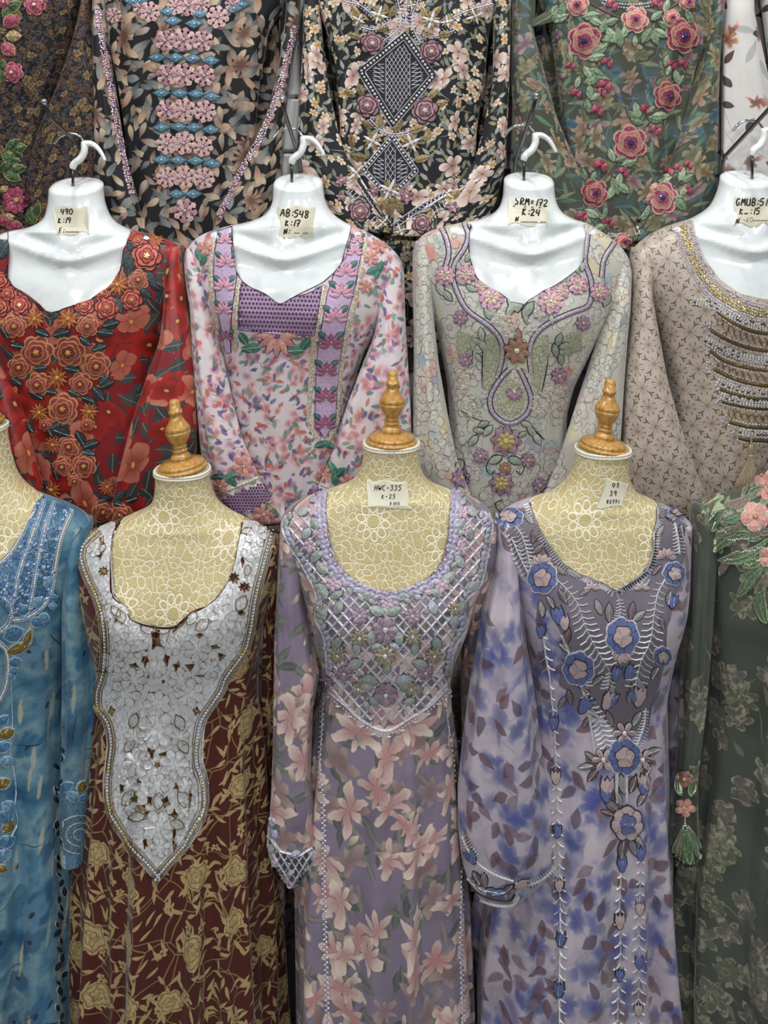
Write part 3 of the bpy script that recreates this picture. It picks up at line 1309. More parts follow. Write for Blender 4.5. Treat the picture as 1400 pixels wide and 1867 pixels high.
def mat_olive():
    m, b = newmat('olive_botanical_print')
    uv = warp(uvm(), 18, .014)
    c = mix(noise(uv, 7), H('2f322b'), H('494d42'))
    for sd, cl in ((1, '5f7a62'), (2, '4e6a58'), (3, '7c866c'), (4, '47606a')):
        k, u, s, r = leaf(uv, .05, sd, .46, .13, keep=.6, soft=.4)
        c = over(c, k * .9, mix(sstep(mth('ABSOLUTE', s), .0, .9), H(cl), tuple(x * .6 for x in H(cl))))
    bt = sstep(noise(uv, 11, 3), .52, .68)
    c = over(c, bt * .5, H('4f6a70'))
    for sd, inn, out, n in ((15, '5c5c48', '86866c', 6), (5, '6c5a40', 'a49878', 7), (6, '2d4c5c', '5f828c', 8), (7, '7a5c4a', 'a8907a', 5), (8, '5a583e', '8c876c', 8), (9, '6d4a5c', 'a89488', 5), (10, '6a5c46', 'b0a286', 6)):
        k, t, a, r = flower(warp(uv, 34, .03), .066, sd, n, .46, .62, 1.7, keep=.42, vary=.5, soft=.2, squash=1.4, irr=.35)
        c = over(c, k * .88, petalcol(t, H(inn), H(out), a, H('40402f'), r[1] * .6, H(inn)))
    k, u, s, r = leaf(uv, .04, 19, .48, .012, keep=.7)
    c = over(c, k * .6, H('a9a88c'))
    cloth(b, uvm(), c, .6, .25, .35)
    return m


def mat_white():
    m, b = newmat('white_autumn_print')
    uv = warp(uvm(), 14, .012)
    c = mix(noise(uv, 9), H('aaa9a6'), H('d0cecb'))
    k, u, s, r = leaf(uv, .07, 7, .45, .14, keep=.4, soft=.5)
    c = over(c, k * .5, H('6f7480'))
    for sd, inn, out in ((1, '54301f', 'c06a4e'), (2, '6a3a20', 'c98f4a'), (4, '4a2c2a', 'b08a80')):
        k, t, a, r = flower(warp(uv,30,.03), .085, sd, 5, .42, .6, 1.6, keep=.5, soft=.4, squash=1.2)
        c = over(c, k * .9, petalcol(t, H(inn), H(out), a, H('7a5040')))
    for sd, cl in ((11, '43302c'), (12, '5c5a48'), (13, '3b3540')):
        k, u, s, r = leaf(uv, .065, sd, .3, .13, keep=.36, soft=.2)
        c = over(c, k, H(cl))
    k, u, s, r = leaf(uv, .06, 17, .48, .01, keep=.5)
    c = over(c, k * .7, H('5c4c42'))
    cloth(b, uvm(), c, .5, .3, .4)
    return m


def mat_dark():
    m, b = newmat('dark_ditsy_print')
    uv = warp(uvm(), 40, .006)
    c = mix(noise(uv, 12), H('100d10'), H('1e191c'))
    for sd, cl in ((21, '3d4238'), (22, '2c3238'), (23, '4c4638'), (24, '3a3a42')):
        k, u, s, r = leaf(uv, .014, sd, .42, .15, keep=.7)
        c = over(c, k, H(cl))
    for sd, inn, out, kp, sz in ((1, '2c201c', '55422f', .6, .018), (2, '38262c', '4a3a44', .5, .016), (3, '4c3624', '745c42', .45, .02), (4, '402a20', '604638', .5, .017), (5, '5a4830', '86714e', .3, .026)):
        k, t, a, r = flower(uv, sz, sd, 5, .42, .4, 2.4, keep=kp)
        c = over(c, k, petalcol(t, H(inn), H(out), a, H('241a18')))
    cloth(b, uvm(), c, .7, .1, .25)
    return m


def mat_blue():
    m, b = newmat('blue_watercolour_print')
    uv = warp(uvm(), 10, .03)
    c = ramp(noise(uv, 11, 4, .6), ((.32, H('1f4a6a')), (.47, H('4a7890')), (.55, H('73939f')), (.66, H('2c5f7e')), (.76, H('4f8098'))))
    for sd, cl in ((1, '1f4c74'), (2, '5c86a0'), (3, '255a80')):
        k, t, a, r = flower(uv, .08, sd, 5, .44, .3, 2, keep=.45, soft=.25)
        c = over(c, k * .7, H(cl))
        c = over(c, k * sstep(t, .2, .12), H('2a3038'))
    st = vmath('MULTIPLY', uvm(), (1.0, .45, 1.0))
    for sd in (5, 6):
        dx, dy, r1, r2, r3 = cells(warp(st, 40, .006), .034, sd, .9)
        k = sstep(mth('SQRT', dx * dx * (3.0 + 6.0 * r2) + dy * dy) + (noise(uvm(), 120, 2) - .5) * .3, .34, .2) * mth('LESS_THAN', r3, .34)
        c = over(c, k * .8 * (.4 + .6 * r1), H('c3b992'))
    k, u, s, r = leaf(uv, .07, 9, .45, .012, keep=.5)
    c = over(c, k, H('1c2c3c'))
    cloth(b, uvm(), c, .5, .25, .4)
    return m


def mat_brown():
    m, b = newmat('maroon_tan_floral_print')
    uv = uvm()
    c = mix(noise(uv, 12), H('43170f'), H('552019'))
    tan, tan2 = H('b09a6c'), H('937d54')
    w = warp(uv, 24, .012)
    # meandering stems
    for sd in (0, 5):
        p = vmath('ADD', warp(uv, 9, .05), (sd * 1.3, sd * .7, 0))
        v = voro(vmath('SCALE', p, 14.0), .9, 'DISTANCE_TO_EDGE')
        c = over(c, sstep(v.outputs['Distance'], .018, .010) * .8, tan2)
    for i, sd in enumerate((1, 2, 3, 4, 5)):
        k, u, s, r = leaf(w, .03, sd, .44, .10, keep=.45)
        c = over(c, k, mix(sstep(mth('ABSOLUTE', s), .05, .12), tan2, tan))
    k, t, a, r = flower(w, .034, 6, 5, .32, .6, 2, keep=.22)
    c = over(c, k, mix(sstep(t, .2, .3), H('6a4a30'), tan))
    k, t, a, r = flower(warp(uv, 30, .010), .105, 8, 6, .30, .2, 3.0, rnd=.5, keep=.8, vary=.25, irr=.12)
    fl = mix(sstep(noise(uv, 120), .45, .6), H('b8a274'), H('9c865a'))
    rr = mth('SINE', t * 17.0 + a * 2.5)
    fl = over(fl, sstep(rr, .75, .95), H('6f5634'))
    c = over(c, k, fl)
    cloth(b, uvm(), c, .6, .2, .35)
    return m


def mat_mauve():
    m, b = newmat('mauve_lily_print')
    uv = uvm()
    w = warp(uv, 26, .012)
    c = ramp(noise(uv, 9, 3), ((.3, H('716678')), (.55, H('877b8f')), (.75, H('7c7184'))))
    for sd, cl in ((1, '6b7468'), (2, '7a7f74'), (3, '5c625c'), (4, '8b8884')):
        k, u, s, r = leaf(w, .052, sd, .46, .15, keep=.6, soft=.3)
        c = over(c, k * .85, mix(sstep(mth('ABSOLUTE', s), .0, .9), H(cl), tuple(x * .55 for x in H(cl))))
    for sd, sz, kp, inn, out, n in ((15, .088, .7, '74626a', '9c8c8c', 6), (16, .09, .6, '7c686c', 'a89690', 5), (5, .098, .6, 'b88e8e', 'dccbc0', 6), (6, .106, .6, 'bc9290', 'e6d8cc', 6), (7, .094, .55, 'b8868a', 'ccb2a8', 7), (8, .11, .58, 'c09896', 'eadccf', 6)):
        p = warp(uv, 30, .03)
        k, t, a, r = flower(p, sz, sd, n, .47, .70, 1.35, rnd=.75, keep=kp, vary=.3, soft=.1, squash=.9, irr=.3)
        cc = petalcol(t, H(inn), H(out), a, H('8a6a6c'), r[1] * .3, H('c8aca2'))
        vein = sstep(mth('SINE', a * 22.0), .5, 1.0) * .14
        cc = over(cc, vein, H('a87c78'))
        cc = over(cc, sstep(a, .10, .03) * sstep(t, .62, .3) * .5, H('b47c7a'))
        c = over(c, k, cc)
    k, u, s, r = leaf(w, .05, 33, .34, .11, keep=.25, soft=.3)
    c = over(c, k, mix(sstep(u, -1, 1), H('6f766a'), H('d8c8b8')))
    cloth(b, uv, c, .6, .25, .35)
    return m


def mat_lilac():
    m, b = newmat('lilac_watercolour_leaf_print')
    uv = uvm()
    w = warp(uv, 22, .014)
    c = ramp(noise(w, 13, 4, .6), ((.3, H('8d8698')), (.5, H('b3a9b6')), (.7, H('c4b9c2'))))
    for sd, inn, out in ((3, '5a5f98', '9a9aaa'), (1, '3a448c', '9a9cb6'), (2, '424c84', 'a8a8ba'), (4, '454f96', '8f93ae'), (5, '6a6a94', 'b4aebc')):
        k, t, a, r = flower(warp(uv, 30, .02), .085, sd, 5, .47, .5, 1.8, keep=.6, soft=.4)
        c = over(c, k * .85, petalcol(t, H(inn), H(out), a, H('6a6c88')))
    bl = sstep(noise(vmath('ADD', w, (3, 5, 0)), 20, 2), .58, .70)
    c = over(c, bl * .7, H('3d4894'))
    for sd, cl in ((11, '54393f'), (12, '6a5560'), (13, '483a50'), (14, '70606a'), (15, '5a4048')):
        k, u, s, r = leaf(w, .05, sd, .36, .2, keep=.33, soft=.4)
        c = over(c, k * .8, mix(sstep(noise(uv, 60), .3, .7), H(cl), tuple(v * 1.5 for v in H(cl))))
    k, u, s, r = leaf(uv, .05, 19, .45, .012, keep=.4)
    c = over(c, k * .6, H('4a4650'))
    cloth(b, uv, c, .45, .3, .45)
    return m


def mat_green():
    m, b = newmat('dark_green_sketch_print')
    uv = uvm()
    w = warp(uv, 22, .02)
    c = ramp(noise(uv, 6, 3), ((.3, H('2e332d')), (.55, H('4b5149')), (.75, H('3c423b'))))
    for sd, sz, n, cl in ((1, .075, 6, '8f8d7a'), (2, .06, 5, '8a7c78'), (3, .07, 7, '85846c')):
        e, f, g, r = outline(warp(uv, 40, .02), sz, sd, n, .44, .5, 2, .07, keep=.5)
        c = over(c, f * .22, H(cl))
        c = over(c, e * sstep(noise(uv, 60, 3), .35, .55) * .85, H(cl))
        c = over(c, f * sstep(noise(warp(uv, 50, .03), 70, 4), .52, .62) * .55, H('aaa68e'))
    k, u, s, r = leaf(w, .08, 9, .48, .014, keep=.7)
    c = over(c, k * .7, H('8e8a70'))
    k, u, s, r = leaf(w, .05, 12, .36, .12, keep=.3, soft=.5)
    c = over(c, k * .6, H('7c7a64'))
    cloth(b, uv, c, .55, .3, .35)
    return m


PR = dict(red=mat_red(), pink=mat_pink(), grey=mat_grey(), beige=mat_beige(), black=mat_black(), olive=mat_olive(), white=mat_white(), dark=mat_dark(),
          blue=mat_blue(), brown=mat_brown(), mauve=mat_mauve(), lilac=mat_lilac(), green=mat_green(),
          navy=dense_petals('navy_petal_print', '07080d', [('3c4144', '6a6e6c', .7, 0), ('5a534c', '8c8070', .7, 0), ('6e5a4e', 'a4968a', .7, 0), ('4c4c4e', '858682', .6, 0),
                            ('644c42', '968076', .6, 0), ('7c6a56', 'b8a890', .6, 0), ('4e5458', '7d817e', .5, 0), ('84624e', 'b89c86', .45, 0)], .045))
# ================================================================== mannequins and their dresses
def mirror(rows, cx):
    return [(r[0], 2 * cx - r[2], 2 * cx - r[1], *r[3:]) for r in rows]


def SL(s, **k):
    return dict(rows=rows_of(s), **k)


def body_part(neck_rows, dress_rows, ymax):
    """Mannequin rows: the neck, then the dress's own rows down to ymax (the form stands a little inside them)."""
    return neck_rows + [r[:5] + (0,) for r in dress_rows if neck_rows[-1][0] + 3 < r[0] < ymax]


# ---------------------------------------------------------------- row at the wall, hung high
TOP = [
    ('dark', 'near-black ditsy floral dress with pink and green sequin flowers, hung high beside the navy dress', -30,
     '-110 -90 30 .05 .03 0; -90 -150 90 .055 .03 0; -70 -200 145 .06 .03 0; -40 -215 165 .07 .03 0; 0 -200 150 .06 .04 .002; 100 -190 118 .05 .05 .005; 200 -180 82 .034 .055 .005; 300 -175 62 .026 .055 .005; 430 -175 70 .018 .05 .005; 640 -190 90 .016 .025 .006',
     ['-50 150 173 .04 .03 0 0; 0 156 173 .04 .03 0 0; 70 138 173 .04 .02 0 .02; 150 108 173 .03 .02 .001 .05; 240 68 172 .022 .02 .002 .06; 310 52 172 .02 .02 .003 .06; 430 45 172 .015 .015 .003 .06']),
    ('navy', 'navy dress printed with beige petals, pink snowflake flowers and blue diamonds down its front', 345,
     '-110 285 405 .05 .03 0; -90 225 465 .055 .03 0; -70 190 510 .06 .03 0; -40 178 530 .07 .03 0; 0 190 525 .06 .04 .002; 60 200 486 .055 .05 .004; 150 220 470 .042 .055 .005; 240 234 462 .03 .055 .005; 330 236 455 .024 .055 .005; 430 225 465 .018 .05 .005; 640 200 490 .016 .025 .006',
     ['-50 174 200 .04 .03 0 0; 0 173 200 .04 .03 0 0; 50 172 200 .04 .03 0 .01; 130 172 204 .035 .02 .001 .02; 220 172 216 .025 .02 .002 .04; 290 172 228 .02 .02 .002 .05; 350 174 244 .018 .018 .003 .055; 430 178 264 .015 .015 .003 .055',
      '-50 518 548 .04 .03 0 0; 20 522 548 .04 .03 0 .0; 60 518 542 .04 .03 0 .01; 130 508 530 .035 .02 .001 .03; 200 490 521 .025 .02 .002 .045; 270 460 515 .02 .02 .002 .055; 330 428 511 .018 .018 .003 .06; 385 398 505 .015 .015 .003 .06; 430 385 500 .015 .015 .003 .06']),
    ('black', 'black blossom print dress with beaded silver diamonds and pink roses down its front', 728,
     '-110 668 788 .05 .03 0; -90 610 850 .055 .03 0; -70 575 890 .06 .03 0; -40 562 915 .07 .03 0; 0 572 908 .06 .04 .002; 60 596 892 .055 .05 .004; 130 614 884 .042 .055 .005; 240 622 868 .03 .055 .005; 330 612 866 .024 .055 .005; 430 595 880 .018 .05 .005; 640 570 900 .016 .025 .006',
     ['-50 552 590 .04 .03 0 0; 30 553 585 .04 .03 0 0; 100 551 590 .04 .02 .001 .02; 180 546 602 .03 .02 .002 .04; 240 543 614 .025 .02 .003 .05; 280 543 626 .02 .02 .003 .055; 320 544 650 .018 .018 .003 .06; 380 560 690 .015 .015 .002 .06; 425 588 714 .015 .015 .001 .06',
      '-50 895 930 .04 .03 0 0; 60 900 930 .04 .03 0 .01; 150 900 928 .03 .02 .002 .03; 240 882 924 .025 .02 .003 .05; 300 866 920 .02 .02 .003 .055; 340 832 912 .018 .018 .003 .06; 380 775 900 .015 .015 .002 .06; 430 706 885 .015 .015 .001 .06']),
    ('olive', 'olive green botanical print dress with raised crimson roses and pale green leaves', 1155,
     '-110 1095 1215 .05 .03 0; -90 1040 1275 .055 .03 0; -70 1000 1300 .06 .03 0; -40 980 1320 .07 .03 0; 0 990 1306 .06 .04 .002; 60 1008 1290 .055 .05 .004; 130 1019 1264 .042 .055 .005; 210 1027 1250 .03 .055 .005; 310 1042 1236 .024 .055 .005; 430 1035 1250 .018 .05 .005; 640 1010 1270 .016 .025 .006',
     ['-50 935 978 .04 .03 0 0; 20 932 974 .04 .03 0 0; 60 932 972 .04 .02 .001 .01; 130 934 990 .03 .02 .002 .03; 210 938 1012 .025 .02 .002 .05; 260 939 1033 .02 .02 .002 .055; 310 940 1055 .018 .018 .002 .06; 370 950 1083 .015 .015 .002 .06; 420 970 1115 .015 .015 .001 .06; 455 1000 1148 .012 .012 .001 .06',
      '-50 1285 1315 .04 .03 0 0; 10 1290 1315 .04 .03 0 .0; 100 1280 1310 .03 .02 .001 .02; 190 1260 1308 .025 .02 .002 .04; 250 1242 1307 .02 .02 .002 .05; 300 1224 1306 .018 .018 .002 .055; 350 1196 1304 .015 .015 .002 .06; 400 1172 1290 .015 .015 .001 .06; 440 1157 1280 .012 .012 .001 .06']),
    ('white', 'pale grey dress with scattered rust and brown autumn flowers', 1555,
     '-110 1495 1615 .05 .03 0; -90 1440 1680 .055 .03 0; -70 1400 1710 .06 .03 0; -40 1380 1730 .07 .03 0; 60 1396 1700 .06 .03 .002; 150 1410 1690 .06 .03 .003; 300 1420 1680 .045 .03 .004; 430 1410 1690 .03 .03 .004; 640 1400 1700 .025 .03 .004',
     ['-50 1325 1385 .04 .03 0 0; 0 1316 1370 .04 .03 0 0; 30 1316 1372 .04 .03 0 .01; 80 1316 1384 .035 .02 .001 .02; 150 1318 1400 .028 .02 .002 .04; 270 1319 1440 .02 .02 .003 .055; 330 1314 1460 .018 .018 .003 .06; 430 1316 1500 .015 .015 .003 .06']),
]
D = {}
for i, (k, lab, cx, body, sl) in enumerate(TOP):
    s = [SL(q) for q in sl]
    for q in s:
        q['rows'] = [(r[0], r[1], r[2], r[3], .05, r[5], r[6] * .7) for r in q['rows']]
    if len(s) == 1:
        s.append(dict(rows=mirror(s[0]['rows'], cx)))
    D[k] = make_dress(lab, rows_of(body), YT, PR[k], s, None, (4, 7, 11), seed=20 + i)
    pl, pr = {'dark': (-205, 160), 'navy': (180, 508), 'black': (556, 905), 'olive': (944, 1298), 'white': (1326, 1785)}[k]
    Cb, ub = loft([(-60, pl, pr, .006, .006, 0), (200, pl, pr, .006, .006, .002), (640, pl + 15, pr - 15, .006, .006, .003)], YW - .016, 64, 6, mkfold(90 + i), step=14)
    link('back_panel', mesh('back_panel', *ring_mesh(Cb), PR[k], uv=ub), D[k].root)

# ---------------------------------------------------------------- glossy busts on wall hooks
MID = [
    ('red', 'red hibiscus print dress covered with salmon fabric roses around its neckline', 128,
     '340 92 187 .042 .04 0; 352 91 187 .042 .04 0; 370 90 190 .043 .04 0; 395 85 200 .046 .04 0; 408 71 213 .05 .04 0; 416 46 232 .055 .04 0',
     '420 20 242 .060 .04 0; 428 -8 278 .062 .04 0; 436 -35 304 .065 .04 0; 448 -62 327 .068 .04 0; 462 -72 335 .072 .04 0; 480 -74 337 .076 .04 0; 520 -68 330 .085 .04 0; 560 -55 316 .09 .04 0; 600 -42 302 .088 .04 0; 640 -32 292 .085 .04 .001; 700 -22 285 .08 .04 .003; 770 -20 290 .072 .04 .004; 850 -25 295 .065 .035 .005; 950 -30 305 .055 .035 .005; 1200 -40 330 .045 .035 .006; 1500 -40 350 .045 .035 .007; 1692 -40 360 .045 .035 .008',
     ['448 312 334 .03 .03 0 0; 480 304 338 .05 .03 0 0; 560 302 346 .052 .03 .001 .02; 620 294 352 .045 .02 .002 .045; 690 268 356 .035 .02 .003 .065; 770 240 359 .03 .02 .004 .08; 830 224 357 .026 .02 .004 .08; 900 206 345 .022 .02 .004 .075; 960 195 335 .02 .02 .004 .07',
      '448 -72 -50 .03 .03 0 0; 500 -84 -40 .05 .03 0 0; 560 -90 -26 .05 .03 .001 .02; 622 -95 4 .045 .02 .002 .045; 714 -90 34 .035 .02 .003 .065; 817 -85 60 .03 .02 .004 .08; 903 -80 84 .022 .02 .004 .075; 960 -70 95 .02 .02 .004 .07'],
     [(15, 424), (17, 470), (14, 505), (24, 522), (48, 535), (70, 552), (94, 577), (115, 562), (137, 556), (160, 548), (180, 535), (200, 522), (219, 492), (224, 458), (238, 424), (240, 400), (10, 400)],
     (140, 345), (130, 474), (152, 258), 'white gloss mannequin wearing the red rose dress, taped with a note', (108, 600, .018)),
    ('pink', 'pastel watercolour print dress with purple lattice neck panel and lotus flower bands', 533,
     '333 499 588 .042 .04 0; 345 498 590 .042 .04 0; 362 498 592 .043 .04 0; 380 493 599 .046 .04 0; 394 481 611 .05 .04 0; 403 457 627 .055 .04 0',
     '410 424 641 .058 .04 0; 420 385 663 .060 .04 0; 432 360 686 .063 .04 0; 446 347 707 .067 .04 0; 462 338 724 .072 .04 0; 482 337 735 .076 .04 0; 520 348 727 .085 .04 0; 560 374 708 .09 .04 0; 600 392 688 .088 .04 0; 640 404 664 .085 .04 .001; 690 411 646 .078 .04 .002; 760 411 638 .072 .04 .003; 850 405 640 .065 .035 .004; 950 395 645 .055 .035 .005; 1200 380 665 .045 .035 .006; 1500 370 680 .045 .035 .007; 1692 365 690 .045 .035 .008',
     ['452 341 366 .03 .03 0 0; 472 337 378 .045 .03 0 0; 510 341 385 .052 .03 0 .01; 560 349 388 .05 .03 .001 .02; 640 351 405 .042 .02 .002 .045; 720 357 420 .035 .02 .003 .065; 800 364 440 .03 .02 .003 .08; 880 373 476 .024 .02 .003 .08; 950 390 522 .02 .02 .003 .075',
      '462 700 722 .03 .03 0 0; 490 692 737 .045 .03 0 0; 560 686 737 .052 .03 .001 .015; 605 684 739 .048 .02 .001 .03; 660 662 741 .042 .02 .002 .05; 740 631 744 .035 .02 .003 .07; 810 611 746 .03 .02 .003 .08; 870 587 740 .024 .02 .003 .08; 905 570 720 .022 .02 .003 .078; 950 556 700 .02 .02 .003 .075'],
     [(423, 408), (426, 455), (430, 490), (442, 512), (457, 524), (481, 533), (497, 545), (511, 556), (526, 546), (553, 532), (587, 515), (608, 497), (622, 480), (630, 450), (636, 430), (641, 408), (641, 395), (423, 395)],
     (544, 338), (520, 472), (551, 249), 'white gloss mannequin wearing the pastel lattice-neck dress, note on its neck', (513, 580, .018)),
    ('grey', 'silvery grey dress with fine line flowers, pale paisley embroidery and pink flower neckline', 955,
     '330 919 1009 .042 .04 0; 343 918 1010 .042 .04 0; 360 917 1011 .043 .04 0; 378 911 1017 .046 .04 0; 390 899 1027 .05 .04 0; 399 876 1046 .055 .04 0',
     '405 845 1066 .058 .04 0; 415 800 1084 .060 .04 0; 425 774 1101 .063 .04 0; 440 759 1121 .067 .04 0; 455 753 1136 .072 .04 0; 475 752 1147 .076 .04 0; 500 755 1146 .08 .04 0; 540 772 1128 .088 .04 0; 600 796 1094 .09 .04 0; 650 806 1070 .086 .04 .001; 700 815 1046 .08 .04 .002; 750 818 1032 .074 .04 .003; 850 814 1030 .065 .035 .004; 950 805 1040 .055 .035 .005; 1200 790 1065 .045 .035 .006; 1500 780 1080 .045 .035 .007; 1692 775 1090 .045 .035 .008',
     ['440 758 782 .03 .03 0 0; 465 752 790 .045 .03 0 0; 540 753 788 .052 .03 .001 .015; 600 755 792 .048 .03 .001 .03; 660 756 798 .042 .02 .002 .045; 760 755 815 .034 .02 .003 .07; 840 755 832 .028 .02 .003 .08; 905 758 858 .022 .02 .003 .078; 940 765 872 .02 .02 .003 .075',
      '462 1110 1138 .03 .03 0 0; 490 1104 1149 .045 .03 0 0; 560 1104 1145 .052 .03 .001 .02; 620 1090 1140 .045 .02 .002 .04; 710 1060 1134 .036 .02 .003 .06; 790 1034 1129 .03 .02 .003 .08; 850 1014 1124 .025 .02 .003 .08; 890 996 1112 .022 .02 .003 .078; 940 968 1085 .02 .02 .003 .075'],
     [(859, 402), (855, 440), (857, 470), (869, 505), (886, 520), (905, 530), (926, 545), (938, 558), (946, 568), (953, 556), (966, 545), (990, 530), (1012, 520), (1035, 504), (1055, 488), (1064, 470), (1067, 430), (1066, 395), (859, 390)],
     (964, 336), (965, 462), (974, 243), 'white gloss mannequin wearing the grey paisley dress, note with dashed line', (948, 590, .018)),
    ('beige', 'beige satin dress with geometric star flower print and crystal banded neckline', 1358,
     '327 1315 1406 .042 .04 0; 340 1313 1407 .042 .04 0; 356 1307 1409 .043 .04 0; 374 1297 1415 .046 .04 0; 386 1284 1428 .05 .04 0; 395 1266 1444 .055 .04 0',
     '401 1252 1466 .058 .04 0; 411 1219 1492 .060 .04 0; 421 1196 1514 .063 .04 0; 435 1173 1538 .067 .04 0; 452 1154 1556 .072 .04 0; 470 1148 1562 .076 .04 0; 510 1158 1552 .084 .04 0; 550 1180 1530 .09 .04 0; 600 1198 1512 .088 .04 0; 690 1215 1492 .08 .04 .002; 760 1220 1486 .072 .04 .003; 850 1216 1490 .065 .035 .004; 950 1206 1500 .055 .035 .005; 1200 1190 1515 .045 .035 .006; 1692 1180 1530 .045 .035 .008',
     ['452 1153 1178 .03 .03 0 0; 475 1148 1188 .045 .03 0 0; 530 1150 1182 .052 .03 .001 .015; 600 1145 1196 .048 .03 .001 .03; 690 1139 1214 .04 .02 .002 .055; 760 1136 1234 .034 .02 .003 .07; 830 1134 1257 .028 .02 .003 .08; 890 1136 1282 .022 .02 .003 .078; 940 1142 1304 .02 .02 .003 .075'],
     [(1261, 400), (1272, 440), (1285, 473), (1312, 509), (1349, 535), (1399, 547), (1440, 540), (1470, 505), (1485, 460), (1490, 400), (1490, 385), (1261, 385)],
     (1362, 332), (1372, 458), (1390, 234), 'white gloss mannequin wearing the beige crystal dress, at the end of its row', (1370, 580, .018)),
]
FORM = {}
for i, (k, lab, cx, nr, body, sl, neck, cap, notch, hook, mlab, bust) in enumerate(MID):
    br = rows_of(body)
    s = [SL(q) for q in sl]
    if len(s) == 1:
        s.append(dict(rows=mirror(s[0]['rows'], cx)))
    D[k] = make_dress(lab, br, YM, PR[k], s, neck, (4, 6, 9, 13), seed=40 + i, bust=bust)
    D[k].neck = neck
    FORM[k] = white_bust(body_part(rows_of(nr), br, 760), YM, cap[0], notch, mlab, hook, rows_of(nr)[-1][0] - 6, bust)

hook_arm((81, 188), (92, 214), (150, 272), (152, 292), 'steel wall hook above the mannequin in the red dress')
hook_arm((515, 183), (519, 205), (546, 290), (548, 310), 'steel wall hook between the navy dress and the black dress')
hook_arm((977, 177), (970, 205), (940, 290), (938, 322), 'steel wall hook between the black dress and the olive dress')
hook_arm((1428, 170), (1408, 192), (1319, 288), (1316, 318), 'long steel wall hook beside the pale autumn print dress')

